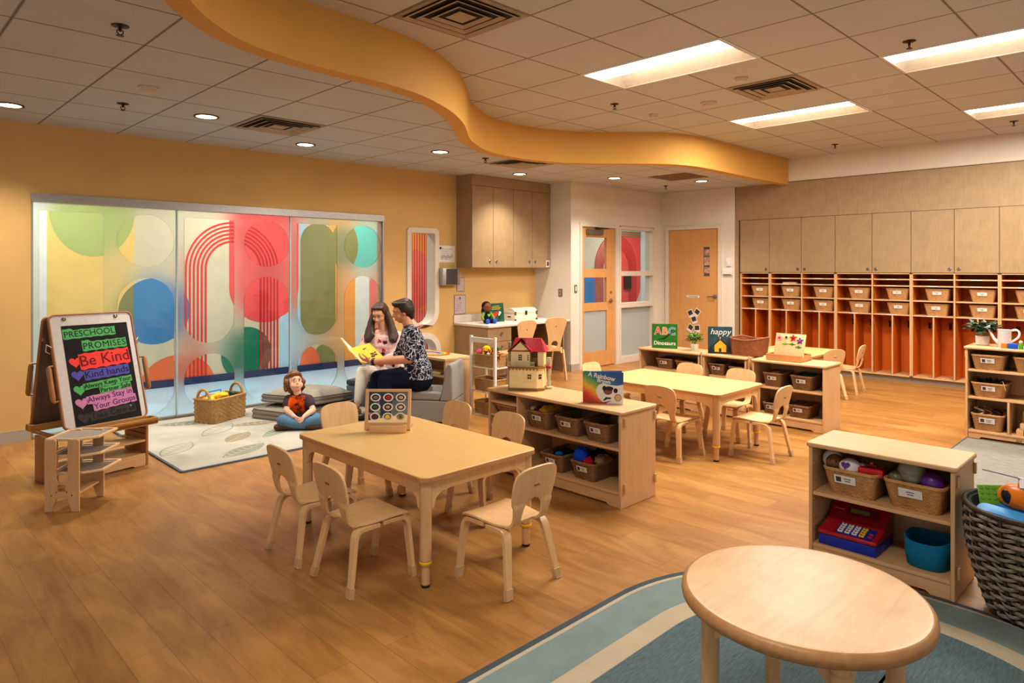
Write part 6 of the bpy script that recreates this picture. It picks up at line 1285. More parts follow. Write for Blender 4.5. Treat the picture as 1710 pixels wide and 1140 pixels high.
for x, y, z, r, m, nm, lb in ((4.655, 5.20, .625, (.035, .03, .032), fabric('plush_pink', (216, 80, 126)), 'plush_toy', 'pink plush toy at left of the ladder rack top basket'),):
    heap(nm, lb, 'plush toy', (x, y, z), r, m, 40)
o = thing('plush_duck', 'yellow plush duck in the ladder rack top basket', 'plush toy', (4.69, 5.125, .585), -60)
PYL = fabric('plush_yellow', (240, 196, 24), .95, 120); MB().ball((0, 0, .01), (.05, .045, .045), 16).build('duck_body', PYL, o); MB().ball((0, -.01, .075), (.042, .04, .04), 16).build('duck_head', PYL, o); MB().ball((0, -.052, .068), (.02, .018, .010), 12).build('beak', ORG, o)
for s in (-1, 1): MB().ball((s * .016, -.046, .088), .005, 8).build('eye', BLACK, o)
o = thing('plush_tiger', 'orange and black striped plush tiger at right in ladder rack top basket', 'plush toy', (4.70, 5.015, .588), -70)
t = NT('tiger_fur'); wv = t.add('ShaderNodeTexWave', Scale=22.0, Distortion=6.0, Detail=2.0); t.link(t.coords(), wv.inputs['Vector']); t.base(t.ramp(wv.outputs['Fac'], [(.45, RGB(44, 26, 18)), (.55, RGB(196, 116, 44))])); TIG = t.done(.95, 0, .1)
MB().ball((0, 0, .02), (.06, .05, .05), 16).build('tiger_body', TIG, o); MB().ball((-.035, -.03, .04), (.036, .034, .034), 14).build('tiger_head', TIG, o); MB().ball((-.045, -.058, .036), (.02, .014, .016), 10).build('muzzle', WHITE, o)
for s in (-.02, .02): MB().ball((-.035 + s, -.028, .074), (.011, .007, .012), 10).build('ear', TIG, o)
MB().tube([(.04, -.02, .03), (.08, -.05, .03), (.085, -.06, -.005)], [.018, .016, .013], 10).build('tiger_paw', TIG, o)
heap('plush_toy', 'dark green plush toy behind the tiger in ladder rack top basket', 'plush toy', (4.745, 5.06, .655), (.04, .045, .032), fabric('plush_green', (24, 92, 60)), 41); heap('plush_toy', 'black plush toy between duck and tiger in ladder rack top basket', 'plush toy', (4.645, 5.07, .61), (.03, .04, .028), fabric('plush_black', (34, 32, 34)), 42)
o = thing('rainbow_ring', 'round mat of rainbow coloured rings on low table top behind bench', 'toy', (4.58, 5.90, .5602))
for i, m in enumerate((RED, ORG, YEL, GREEN, SKYB, PUR)):
    ro = .175 - .018 * i; MB().poly([(1.0 * a, 1.35 * b) for a, b in circ(0, 0, ro, n=40)], [[(1.0 * a, 1.35 * b) for a, b in circ(0, 0, ro - .0165, n=40)]], t=.006).build('colour_ring', m, o)
# handled basket contents
heap('bath_toy', 'yellow plastic toy in the handled seagrass basket, nearer left handle', 'toy', (2.50, 6.67, .215), (.055, .05, .045), YEL, 50); heap('bath_toy', 'larger yellow plastic toy in the middle of the handled seagrass basket', 'toy', (2.63, 6.73, .235), (.085, .06, .045), plain('toy_amber', (236, 178, 26), .4), 51); heap('bath_toy', 'small orange toy under the left handle of seagrass basket', 'toy', (2.47, 6.70, .215), (.035, .03, .04), ORG, 52)
o = thing('storybook', 'light blue book standing at the back of the handled seagrass basket', 'book', (2.62, 6.805, .12), 25); MB(R('X', -8)).bb((-.10, 0, 0), (.10, .012, .17), bev=.002).build('book_cover', SKYB, o); MB(R('X', -8)).bb((-.096, .002, .003), (.096, .010, .1702)).build('page_block', PAPER, o); MB(R('X', -8)).box((0, -.001, .145), (.15, .001, .014)).build('title_lettering', WHITE, o)
o = MB(T(2.78, 6.83, .21) @ R('Z', 25) @ R('X', 20)).box((0, 0, 0), (.02, .05, .08), bev=.004).build('toy_brush', plain('dark_teal', (20, 80, 90), .5)); tag(o, 'dark teal toy poking up beside right handle of seagrass basket', 'toy')
# ================================================================ people
SKIN = plain('skin_light', (224, 168, 136), .5, scale=12, var=.05); SKIN2 = plain('skin_tan', (206, 146, 112), .5, scale=12, var=.05); SKINK = plain('skin_child', (232, 180, 152), .5, scale=12, var=.05)
EYEW = plain('eye_white', (226, 220, 214), .3, var=.02); IRIS = plain('dark_iris', (40, 28, 22), .25); LIPS = plain('lips_rose', (196, 96, 88), .45); BROW = plain('brow_brown', (58, 38, 28), .8); TEETH = plain('teeth', (236, 230, 222), .3)
def hairmat(name, a, b):
    t = NT(name); f = t.noise(t.coords((26, 26, 3)), 4, 4, .6, .5); t.base(t.ramp(f, [(.3, RGB(*a)), (.7, RGB(*b))])); t.bump(f, .5, .006); return t.done(.45, 0, .4)
HAIR1 = hairmat('hair_dark_brown', (44, 28, 20), (86, 56, 40)); HAIR2 = hairmat('hair_black', (26, 20, 18), (58, 44, 38)); HAIRK = hairmat('hair_auburn', (84, 50, 28), (142, 90, 54))
class Fig:
    """closed capsules and ellipsoids that are fused into one continuous skin"""
    def __init__(s): s.p = []
    def cap(s, tags, *pts):      # pts: (point, radius) chain
        for (a, ra), (b, rb) in zip(pts, pts[1:]): s.p.append((set(tags.split()), 'c', Vector(a), Vector(b), ra, rb))
        return s
    def ell(s, tags, c, r, M=None): s.p.append((set(tags.split()), 'e', Vector(c), r, M or Matrix.Identity(3), 0)); return s
    def mesh(s, name, mat, parent, want, grow=0.0, voxel=.007, it=4, clip=None, edge=None):
        mb = MB()
        for q in s.p:
            if want and not (q[0] & want): continue
            if q[1] == 'c':
                a, b, ra, rb = q[2:]; ra += grow; rb += grow; ax = (b - a); L = ax.length
                M = (ax.to_track_quat('Z', 'Y').to_matrix() if L > 1e-6 else Matrix.Identity(3)).to_4x4(); M.translation = a
                pr = [(max(.0005, ra * math.cos(t)), ra * math.sin(t)) for t in [-PI / 2 + .05 + i * PI / 2 / 5 for i in range(6)]] + [(max(.0005, rb * math.cos(t)), L + rb * math.sin(t)) for t in [i * (PI / 2 - .05) / 5 for i in range(6)]]
                mb.lathe(pr, seg=14, M=M)
            else:
                c, r, M3, _ = q[2:]; M = M3.to_4x4(); M.translation = c; mb.ball((0, 0, 0), tuple(k + grow for k in r), 18, M)
        o = mb.build(name, mat, None, smooth=0)
        md = o.modifiers.new('fuse', 'REMESH'); md.mode = 'VOXEL'; md.voxel_size = voxel
        sm = o.modifiers.new('relax', 'SMOOTH'); sm.factor = .5; sm.iterations = it
        me = bpy.data.meshes.new_from_object(o.evaluated_get(bpy.context.evaluated_depsgraph_get())); old = o.data; o.modifiers.clear(); o.data = me; bpy.data.meshes.remove(old)
        if clip:
            b = bmesh.new(); b.from_mesh(me)
            for co, no in clip: bmesh.ops.bisect_plane(b, geom=b.verts[:] + b.edges[:] + b.faces[:], plane_co=co, plane_no=no, clear_outer=True)
            b.to_mesh(me); b.free()
        for p in me.polygons: p.use_smooth = True
        me.name = name
        me.materials.clear(); me.materials.append(mat)
        if parent: o.parent = parent
        return o
def basis(f, up=(0, 0, 1)):
    f = Vector(f).normalized(); r = f.cross(Vector(up)).normalized(); u = r.cross(f).normalized()
    return r, f, u            # right, forward, up
def M3(r, f, u): return Matrix((r, f, u)).transposed()
def head(F, c, f, s=1.0, up=(0, 0, 1), kid=False):
    r, f, u = basis(f, up); M = M3(r, f, u); c = Vector(c); P = lambda x, y, z: c + (r * x + f * y + u * z) * s
    e = lambda tags, p, rad: F.ell(tags, P(*p), tuple(k * s for k in rad), M)
    e('head skull', (0, -.012, .03), (.073, .092, .082)); e('head', (0, .022, -.028), (.058, .062, .064 if kid else .074)); e('head', (0, .04, -.066 if kid else -.078), (.030, .032, .024)); ck = .033 if kid else .026; e('head', (.034, .046, -.03), (ck, ck, ck)); e('head', (-.034, .046, -.03), (ck, ck, ck)); e('head', (0, .062, .035), (.05, .024, .03))
    nz = .7 if kid else .9; F.cap('head', (P(0, .080, .014), .008 * s * nz), (P(0, .098 if kid else .1035, -.022), .0125 * s * nz)); F.ell('head', P(.010, .089, -.026), (.009 * s * nz,) * 3); F.ell('head', P(-.010, .089, -.026), (.009 * s * nz,) * 3)
    for sx in (-1, 1):
        e('head', (sx * .074, -.008, -.008), (.009, .019, .03)); e('head', (sx * .030, .076, .024), (.019, .012, .006))
    e('head', (0, .078, -.05), (.022, .014, .008)); e('head', (0, .077, -.062), (.018, .014, .008))
    return P, M, r, f, u
def face(o, P, M, s, lips=LIPS, smile=0.0, lid=0.0, brow=BROW, iris=IRIS, gaze=(0, 0), ez=1.0):
    m4 = M.to_4x4()
    def orb(c, rad, nm, m, seg=14): MB().ball(c, tuple(q * s for q in rad), seg, T(*c) @ m4 @ T(*(-c))).build(nm, m, o)
    for sx in (-1, 1):
        orb(P(sx * .030, .0795, .011), (.0125 * ez, .0068, (.0075 - lid) * ez), 'eye', EYEW)
        orb(P(sx * .0295 + gaze[0], .0848, .011 + gaze[1]), (.0058 * ez, .0024, (.0062 - lid * .8) * ez), 'iris', iris, 12)
        MB().tube([P(sx * .018, .0865, .011 + (.0085 - lid) * ez), P(sx * .030, .0868, .0115 + (.0095 - lid) * ez), P(sx * .043, .080, .010 + (.006 - lid) * ez)], [.0012 * s, .0018 * s, .0012 * s], 6).build('eyelash', brow, o)
        MB().tube([P(sx * .014, .0872, .031), P(sx * .03, .0865, .0355), P(sx * .045, .075, .030)], [.002 * s, .0028 * s, .0014 * s], 6).build('eyebrow', brow, o)
    k = smile
    MB().tube([P(-.021 - k, .0765, -.050 + k), P(-.011, .0868, -.0525), P(0, .0895, -.0518), P(.011, .0868, -.0525), P(.021 + k, .0765, -.050 + k)], [.0014 * s, .0028 * s, .003 * s, .0028 * s, .0014 * s], 6).build('upper_lip', lips, o)
    MB().tube([P(-.020 - k, .0765, -.0515 + k), P(-.01, .0862, -.0605 - k * .3), P(0, .0885, -.062 - k * .3), P(.01, .0862, -.0605 - k * .3), P(.020 + k, .0765, -.0515 + k)], [.0014 * s, .0032 * s, .0036 * s, .0032 * s, .0014 * s], 6).build('lower_lip', lips, o)
    if smile: MB().tube([P(-.019, .080, -.052), P(-.009, .0868, -.0565), P(0, .0888, -.057), P(.009, .0868, -.0565), P(.019, .080, -.052)], [.0012 * s, .0032 * s, .0036 * s, .0032 * s, .0012 * s], 6).build('teeth', TEETH, o)
def hand(F, w, dirn, palm, s=1.0, curl=.5, tags='arm hand', thumb=1):
    """w wrist; dirn: towards the fingers; palm: palm normal (side the fingers curl to); thumb: +1/-1 side"""
    d = Vector(dirn).normalized(); n = Vector(palm); n = (n - d * n.dot(d)).normalized(); x = d.cross(n) * thumb; w = Vector(w)
    P = lambda a, b, c: w + (x * a + d * b + n * c) * s
    for a in (-.024, -.008, .008, .024): F.cap(tags, (P(a * .6, .012, 0), .014 * s), (P(a, .085, 0), .0115 * s))
    for a, L in ((.030, .070), (.010, .080), (-.010, .074), (-.030, .058)):
        th = curl; p0 = P(a * .9, .088, .0); p1 = P(a, .088 + L * .45 * math.cos(th * .6), L * .45 * math.sin(th * .6)); p2 = P(a, .088 + L * (.45 * math.cos(th * .6) + .32 * math.cos(th * 1.4)), L * (.45 * math.sin(th * .6) + .32 * math.sin(th * 1.4))); p3 = p2 + (d * math.cos(th * 2) + n * math.sin(th * 2)) * L * .25 * s
        F.cap(tags, (p0, .0098 * s), (p1, .009 * s), (p2, .0082 * s), (p3, .0072 * s))
    F.cap(tags, (P(.02, .022, .006), .0145 * s), (P(.048, .052, .018), .0115 * s), (P(.056, .083, .028), .0098 * s), (P(.055, .103, .036), .0085 * s))
def hair_shell(name, F2, mat, parent, clip=None, voxel=.008, it=3): return F2.mesh(name, mat, parent, None, 0, voxel, it, clip)

def floral(name, ground, line, blobs=None, sc=16, wid=.05):
    t = NT(name); co = t.coords(); n = t.add('ShaderNodeTexNoise', Scale=14.0, Detail=2.0); t.link(co, n.inputs['Vector'])
    ad = t.add('ShaderNodeMixRGB', blend_type='ADD'); ad.inputs[0].default_value = .09; t.link(co, ad.inputs[1]); t.link(n.outputs['Color'], ad.inputs[2])
    v = t.add('ShaderNodeTexVoronoi', Scale=float(sc)); v.feature = 'DISTANCE_TO_EDGE'; t.link(ad.outputs[0], v.inputs['Vector'])
    v2 = t.add('ShaderNodeTexVoronoi', Scale=sc * 1.7); v2.feature = 'DISTANCE_TO_EDGE'; t.link(ad.outputs[0], v2.inputs['Vector'])
    c = t.ramp(v.outputs['Distance'], [(0, RGB(*line)), (wid, RGB(*line)), (wid + .02, RGB(*ground))])
    ln = t.noise(co, 7, 2)
    if blobs:
        v3 = t.add('ShaderNodeTexVoronoi', Scale=11.0); t.link(ad.outputs[0], v3.inputs['Vector']); t.link
        m = t.ramp(v3.outputs['Distance'], [(.24, (1, 1, 1, 1)), (.32, (0, 0, 0, 1))]); pick = t.ramp(v3.outputs['Color'], [(.42, RGB(*blobs[0])), (.5, RGB(*blobs[1])), (.6, RGB(*blobs[2]))])
        c = t.mix(m, c, pick)
    else:
        m = t.ramp(ln, [(.46, (0, 0, 0, 1)), (.54, (1, 1, 1, 1))]); c2 = t.ramp(v2.outputs['Distance'], [(0, RGB(*line)), (.045, RGB(*line)), (.07, RGB(*ground))]); c = t.mix(m, c, c2)
    t.base(c); return t.done(.8, 0, .2)
def hair_shell(name, F2, mat, parent, clip=None, voxel=.008, it=3): return F2.mesh(name, mat, parent, None, 0, voxel, it, clip)
NAVYF = floral('navy_white_flower_print', (22, 24, 44), (196, 196, 200), None, 15, .035); PINKF = floral('pink_floral_print', (222, 180, 176), (236, 214, 208), ((176, 50, 64), (246, 228, 222), (60, 30, 40)), 13, .03)
NAVYT = fabric('navy_trousers', (20, 24, 44), .9, 200, .12); WHTT = fabric('white_trousers', (222, 212, 200), .9, 200, .06); DENIM = fabric('child_denim', (92, 124, 150), .95, 120, .3)
def lerp(a, b, f): return Vector(a).lerp(Vector(b), f)
# ---------------------------------------------------------------- woman in navy print (sits on the grey bench)
D = dict(head=(3.946, 5.546, 1.055), neck=(3.992, 5.498, .925), chest=(4.015, 5.475, .74), waist=(4.04, 5.445, .53), pel=(4.055, 5.43, .41), shL=(3.935, 5.35, .845), shR=(4.095, 5.62, .835), elL=(3.835, 5.275, .625), wrL=(3.618, 5.60, .588), elR=(4.03, 5.755, .57), wrR=(3.80, 5.81, .548), hpL=(4.02, 5.355, .405), hpR=(4.10, 5.50, .405), knL=(3.705, 5.49, .405), knR=(3.765, 5.70, .405), anL=(3.665, 5.415, .088), anR=(3.66, 5.69, .088))
F = Fig(); fw = Vector((-.80, .60, 0)).normalized(); side = Vector((.6, .8, 0))   # side: towards her right
P_, M_, r_, f_, u_ = head(F, D['head'], (-.84, .50, -.26))
F.cap('neck head', (Vector(D['neck']) + Vector((0, 0, -.03)), .052), (lerp(D['neck'], D['head'], .45), .048))
def torso(F, D, side, w, deep, tags='torso'):
    for k, z, wd, rr in (('pel', 0, w * 1.0, deep * 1.18), ('pel', .07, w * .95, deep * 1.12)):
        c = Vector(D[k]) + Vector((0, 0, z)); F.cap(tags + ' hips', (c - side * wd * .5, rr), (c + side * wd * .5, rr))
    for a, b, f, wd, rr in (('pel', 'waist', .75, .80, 1.02), ('waist', 'chest', .35, .82, 1.0), ('waist', 'chest', .7, .90, 1.03), ('chest', 'neck', .0, .98, 1.02), ('chest', 'neck', .35, 1.0, .86)):
        c = lerp(D[a], D[b], f); F.cap(tags, (c - side * wd * w * .5, deep * rr), (c + side * wd * w * .5, deep * rr))
    F.cap(tags, (lerp(D['shL'], D['neck'], .1), .058), (Vector(D['neck']) + Vector((0, 0, -.045)), .055)); F.cap(tags, (lerp(D['shR'], D['neck'], .1), .058), (Vector(D['neck']) + Vector((0, 0, -.045)), .055))
    F.cap(tags, (D['shL'], .062), (lerp(D['shL'], D['chest'], .5), .085)); F.cap(tags, (D['shR'], .062), (lerp(D['shR'], D['chest'], .5), .085))
torso(F, D, side, .19, .112)
for s in 'LR':
    sh, el, wr = D['sh' + s], D['el' + s], D['wr' + s]
    F.cap('arm sleeve', (sh, .062), (lerp(sh, el, .55), .054), (lerp(sh, el, .92), .047)); F.cap('arm', (lerp(sh, el, .9), .045), (el, .043), (lerp(el, wr, .35), .042), (wr, .026))
    hp, kn, an = D['hp' + s], D['kn' + s], D['an' + s]
    F.cap('leg', (hp, .098), (lerp(hp, kn, .5), .088), (kn, .066), (lerp(kn, an, .35), .062), (lerp(kn, an, .9), .04)); F.cap('ankle', (lerp(kn, an, .85), .036), (an, .033)); toe = Vector(an) + Vector((-.105, .05 if s == 'L' else .06, -.052)); F.cap('foot', (Vector(an) + Vector((.02, -.01, -.04)), .032), (toe, .024))
hand(F, D['wrL'], (-.62, .72, .30), (.15, .35, .75), .92, .55, thumb=-1); hand(F, D['wrR'], (-.86, .25, .25), (0, .1, .9), .92, .7)
body = F.mesh('person', SKIN2, None, None, 0, .0062, 3); tag(body, 'seated woman with short dark hair in navy and white print blouse, holding book', 'person')
F.mesh('blouse', NAVYF, body, {'torso', 'sleeve'}, .012, .008, 5, clip=[(Vector(D['pel']) + Vector((0, 0, .01)), (0, 0, -1)), (Vector(D['neck']) + Vector((0, 0, .012)), (.0, .0, 1))])
F.mesh('trousers', NAVYT, body, {'hips', 'leg'}, .010, .008, 4, clip=[(Vector(D['waist']) + Vector((0, 0, .02)), (0, 0, 1))])
face(body, P_, M_, 1.0, smile=.006, lid=.002)
H = Fig(); h = lambda p, rad: H.ell('h', P_(*p), rad, M_)
h((0, -.03, .055), (.083, .094, .076)); h((0, -.062, .01), (.078, .064, .085)); h((0, .02, .098), (.062, .066, .030)); h((.062, -.028, .03), (.030, .052, .062)); h((-.062, -.028, .03), (.030, .052, .062)); h((0, -.072, -.05), (.055, .035, .05)); h((.03, .052, .095), (.042, .03, .022)); h((-.03, .052, .092), (.042, .03, .022))
hair_shell('hair', H, HAIR2, body)
sh = Fig()
for s in 'LR':
    an = Vector(D['an' + s]); sh = Fig(); sh.cap('s', (an + Vector((.025, -.012, -.042)), .033), (an + Vector((-.05, .03, -.045)), .036), (an + Vector((-.115, .06, -.052)), .026)); sh.mesh('shoe', plain('black_shoe', (26, 24, 26), .4), body, None, 0, .007, 3, clip=[(Vector((0, 0, .0142)), (0, 0, -1)), (Vector((0, 0, an.z + .0)), (0, 0, 1))])
MB().lathe([(.034, -.012), (.0365, 0), (.034, .012), (.028, .012), (.028, -.012)], M=T(*lerp(D['elL'], D['wrL'], .93)) @ (Vector(D['wrL']) - Vector(D['elL'])).to_track_quat('Z', 'Y').to_matrix().to_4x4(), cap0=False, cap1=False).build('wrist_watch', BLACK, body)
gl = MB(); gl.tube([P_(-.078, -.05, .085), P_(-.074, .03, .105), P_(-.04, .072, .118), P_(0, .08, .12), P_(.04, .072, .118), P_(.074, .03, .105), P_(.078, -.05, .085)], .0032, 6); gl.build('glasses_on_head', plain('gold_frame', (206, 166, 110), .3, .6), body)
for sx in (-1, 1): MB().tube([tuple(P_(sx * .078, -.005 + .016 * math.cos(a), -.06 + .02 * math.sin(a))) for a in [2 * PI * i / 16 for i in range(16)]], .0025, 6, closed=True).build('hoop_earring', plain('gold_frame', (206, 166, 110), .3, .6), body)
# ---------------------------------------------------------------- woman in pink floral blouse (sits on the slate block)
k = 1.022
def push(d): return {n: ((p[0] * k), (p[1] * k), 1.48 + (p[2] - 1.48) * k) for n, p in d.items()}
D = push(dict(head=(3.985, 6.005, 1.008), neck=(4.022, 5.985, .865), chest=(4.03, 5.985, .68), waist=(4.045, 5.975, .50), pel=(4.06, 5.965, .375), shR=(3.915, 6.095, .765), shL=(4.125, 5.895, .765), elR=(3.815, 6.08, .605), wrR=(3.765, 5.955, .60), elL=(4.03, 5.80, .565), wrL=(3.87, 5.80, .575), hpR=(4.01, 6.02, .365), hpL=(4.09, 5.90, .36), knR=(3.745, 5.94, .44), knL=(3.885, 5.795, .43)))
D['anR'] = (3.715, 5.99, .10); D['anL'] = (3.88, 5.79, .10)
F = Fig(); side = Vector((-.6, .8, 0)).normalized()
P_, M_, r_, f_, u_ = head(F, D['head'], (-.74, -.50, -.42))
F.cap('neck head', (Vector(D['neck']) + Vector((0, 0, -.03)), .047), (lerp(D['neck'], D['head'], .45), .045))
torso(F, D, side, .165, .098)
for s in 'LR':
    sh_, el, wr = D['sh' + s], D['el' + s], D['wr' + s]
    F.cap('arm sleeve', (sh_, .056), (lerp(sh_, el, .6), .05), (el, .044), (lerp(el, wr, .4), .042)); F.cap('arm', (lerp(el, wr, .35), .036), (wr, .025))
    hp, kn, an = D['hp' + s], D['kn' + s], D['an' + s]
    F.cap('leg', (hp, .088), (lerp(hp, kn, .5), .078), (kn, .06), (lerp(kn, an, .35), .054), (lerp(kn, an, .86), .036)); F.cap('ankle', (lerp(kn, an, .8), .030), (an, .029)); F.cap('foot', (Vector(an) + Vector((.018, .012, -.058)), .028), (Vector(an) + Vector((-.09, -.075, -.072)), .020), (Vector(an) + Vector((-.12, -.10, -.076)), .014))
hand(F, D['wrR'], (-.6, -.75, .05), (-.1, .0, .9), .88, .7, thumb=-1); hand(F, D['wrL'], (-.9, -.15, .2), (.1, .1, .9), .88, .7)
body = F.mesh('person', SKIN, None, None, 0, .0062, 3); tag(body, 'seated woman with long brown hair in pink floral blouse and white trousers', 'person')
F.mesh('blouse', PINKF, body, {'torso', 'sleeve'}, .011, .008, 5, clip=[(Vector(D['pel']) + Vector((0, 0, .0)), (0, 0, -1)), (Vector(D['neck']) + Vector((0, 0, -.012)), (-.35, -.25, 1))])
F.mesh('trousers', WHTT, body, {'hips', 'leg'}, .009, .008, 4, clip=[(Vector(D['waist']) + Vector((0, 0, .0)), (0, 0, 1))])
face(body, P_, M_, 1.0, smile=.007, lid=.005)
H = Fig(); h = lambda p, rad: H.ell('h', P_(*p), rad, M_)
h((0, -.032, .052), (.081, .09, .072)); h((0, -.06, .0), (.078, .062, .10)); h((.06, -.015, .045), (.026, .06, .05)); h((-.06, -.015, .045), (.026, .06, .05)); h((.026, .016, .092), (.046, .052, .024)); h((-.026, .016, .092), (.046, .052, .024))
for sx, q0, q1, q2 in ((-1, P_(-.07, -.03, .0), lerp(D['neck'], D['shL' if (Vector(D['shL']) - P_(0, 0, 0)).dot(r_) < 0 else 'shR'], .55), 0), (1, P_(.07, -.03, .0), lerp(D['neck'], D['shR' if (Vector(D['shR']) - P_(0, 0, 0)).dot(r_) > 0 else 'shL'], .55), 0)):
    a = Vector(q1) + Vector((-.055, -.045, -.01)) + r_ * sx * .035; b = a + Vector((-.025, -.02, -.045)) + r_ * sx * .015; H.cap('h', (q0, .034), (lerp(q0, a, .5) + r_ * sx * .016, .040), (a, .046), (b, .040), (b + Vector((0, 0, -.02)), .022))
    for w_ in range(3): H.cap('h', (lerp(q0, a, .3 + .2 * w_) + r_ * sx * (.012 + .012 * w_), .026), (a + r_ * sx * (.03 * (w_ - .6)) + Vector((0, 0, -.01)), .03), (b + r_ * sx * (.03 * (w_ - 1)) + Vector((0, 0, .015 - .018 * w_)), .016))
H.cap('h', (P_(0, -.09, 0), .07), (Vector(D['neck']) + Vector((.06, .03, -.08)), .075))
hair_shell('hair', H, HAIR1, body)
MB().tube([tuple(lerp(D['neck'], D['chest'], .15) + Vector((-.10 - .03 * math.sin(a), -.06 - .02 * math.sin(a), 0)) + Vector((.04, -.05, 0)) * math.cos(a) + Vector((0, 0, -.035 * math.sin(a)))) for a in [PI * i / 12 for i in range(13)]], .003, 6).build('necklace', plain('gold_frame', (206, 166, 110), .3, .6), body)
for s in 'LR':
    an = Vector(D['an' + s]); S = Fig(); S.cap('s', (an + Vector((.02, .015, -.066)), .030), (an + Vector((-.06, -.05, -.07)), .032), (an + Vector((-.125, -.105, -.075)), .022)); S.mesh('sandal', plain('gold_sandal', (190, 150, 108), .4, .2), body, None, 0, .007, 3, clip=[(Vector((0, 0, .0142)), (0, 0, -1)), (Vector((0, 0, .062)), (-.3, -.3, 1))])
# ---------------------------------------------------------------- open book held between them
bk_ = thing('picture_book', 'open yellow picture book held up by the two women', 'book', (3.53, 5.83, .64))
O0 = Vector((3.53, 5.83, .64)); A = Vector((3.563, 5.923, .686)) - O0; B = Vector((3.57, 5.664, .564)) - O0; CT = Vector((3.786, 5.886, .731)) - O0; CBt = Vector((3.791, 5.628, .604)) - O0; LT = Vector((3.623, 6.173, .776)) - O0; LB = B + (LT - A) * .98
YCOV = plain('yellow_cover', (226, 172, 30), .45); PAGE = plain('page_cream', (236, 222, 190), .7)
def slab(p, q, r, s, t): 
    n = (Vector(q) - Vector(p)).cross(Vector(s) - Vector(p)).normalized() * t; return MB().loft([[p, q, r, s], [Vector(v) + n for v in (p, q, r, s)]])
slab(A, B, CBt, CT, .004).build('front_cover', YCOV, bk_); slab(A, LT, LB, B, .004).build('back_cover', YCOV, bk_)
ins = lambda p, q, r, s, f: [lerp(lerp(p, r, .5), v, f) for v in (p, q, r, s)]
up_ = (A - B).cross(CT - A).normalized(); up_ = up_ if up_.dot(LT - A) > 0 else -up_
pg = [v + up_ * .006 for v in ins(A, B, CBt, CT, .95)]; pm = MB(); pm.loft([pg, [v + up_ * .008 for v in pg]]); pm.build('page_block', PAGE, bk_)
up2 = (A - B).cross(LT - A).normalized(); up2 = up2 if up2.dot(CT) > 0 else -up2
pg2 = [v + up2 * .006 for v in ins(A, LT, LB, B, .95)]; MB().loft([pg2, [v + up2 * .008 for v in pg2]]).build('page_block', PAGE, bk_)
art = [v + up_ * .0145 for v in ins(A, B, CBt, CT, .8)]; MB().loft([art, [v + up_ * .001 for v in art]]).build('page_picture', plain('page_teal', (52, 104, 112), .6, var=.4, scale=20), bk_)
cvM = frame(lerp(A, CBt, .5) - up_ * .0005, (CT - A), up_.cross(CT - A) * (1 if up_.cross(CT - A).dot(A - B) > 0 else -1))
sgn = -1 if cvM.to_3x3().col[2].dot(up_) > 0 else 1
mb = MB(cvM); 
for i, (x, y, r) in enumerate(((.05, -.03, .020), (.075, -.055, .018), (.04, -.07, .022), (.085, -.02, .012), (.01, .075, .014), (.03, .08, .010), (-.01, -.085, .012))): mb.poly(circ(x, y, r, r * .8, n=9), t=.0022, M=T(0, 0, sgn * .004 - .001))
mb.build('cover_pictures', plain('cover_brown', (70, 40, 22), .6, var=.5, scale=40), bk_)
# ---------------------------------------------------------------- child sitting cross-legged on the rug
D = dict(head=(3.006, 5.922, .412), neck=(3.030, 5.912, .305), chest=(3.034, 5.915, .225), pel=(3.06, 5.94, .115), shR=(2.965, 5.965, .262), shL=(3.098, 5.842, .262), elR=(2.915, 5.915, .180), elL=(3.098, 5.755, .180), wrR=(2.928, 5.792, .142), wrL=(2.996, 5.730, .142), hpR=(3.02, 5.97, .088), hpL=(3.10, 5.90, .088), knR=(2.852, 5.862, .102), knL=(3.118, 5.655, .102), anR=(3.005, 5.742, .058), anL=(2.94, 5.80, .060))
F = Fig(); side = Vector((-.73, .68, 0)).normalized(); hs = .88
F = Fig(); P_, M_, r_, f_, u_ = head(F, D['head'], (-.18, -.88, .42), hs, kid=True)
F.cap('neck head', (Vector(D['neck']) + Vector((0, 0, -.02)), .036), (lerp(D['neck'], D['head'], .5), .036))
w, dp_ = .10, .064
for z, a in ((.10, 1.1), (.16, 1.0), (.21, 1.0), (.245, .85)):
    c = lerp(D['pel'], D['neck'], (z - .10) / .2); F.cap('torso', (c - side * w * .5, dp_ * a), (c + side * w * .5, dp_ * a))
c = Vector(D['pel']) + Vector((0, 0, -.015)); F.cap('hips', (c - side * .05, .075), (c + side * .05, .075))
for s in 'LR':
    F.cap('torso', (D['sh' + s], .040), (lerp(D['sh' + s], D['chest'], .5), .058)); F.cap('torso', (lerp(D['sh' + s], D['neck'], .1), .036), (Vector(D['neck']) + Vector((0, 0, -.012)), .033))
    F.cap('arm sleeve', (D['sh' + s], .040), (lerp(D['sh' + s], D['el' + s], .42), .037)); F.cap('arm', (lerp(D['sh' + s], D['el' + s], .4), .030), (D['el' + s], .027), (lerp(D['el' + s], D['wr' + s], .4), .027), (D['wr' + s], .019))
    F.cap('leg', (D['hp' + s], .060), (D['kn' + s], .045), (lerp(D['kn' + s], D['an' + s], .4), .042), (D['an' + s], .032))
    ft = Vector((-.105, .065, -.010)) if s == 'L' else Vector((.085, -.085, -.008)); F.cap('foot', (D['an' + s], .028), (Vector(D['an' + s]) + ft, .026))
hand(F, D['wrR'], (.30, -.75, -.35), (.75, .3, .1), .60, .9, thumb=-1); hand(F, D['wrL'], (-.55, -.55, -.35), (-.6, .5, .1), .60, .9, thumb=1)
body = F.mesh('person', SKINK, None, None, 0, .0052, 3); tag(body, 'small child sitting cross legged on leaf rug, in orange and brown shirt and jeans', 'person')
t = NT('child_shirt'); tc = t.coords((1, 1, 1)); sp = t.add('ShaderNodeSeparateXYZ'); 
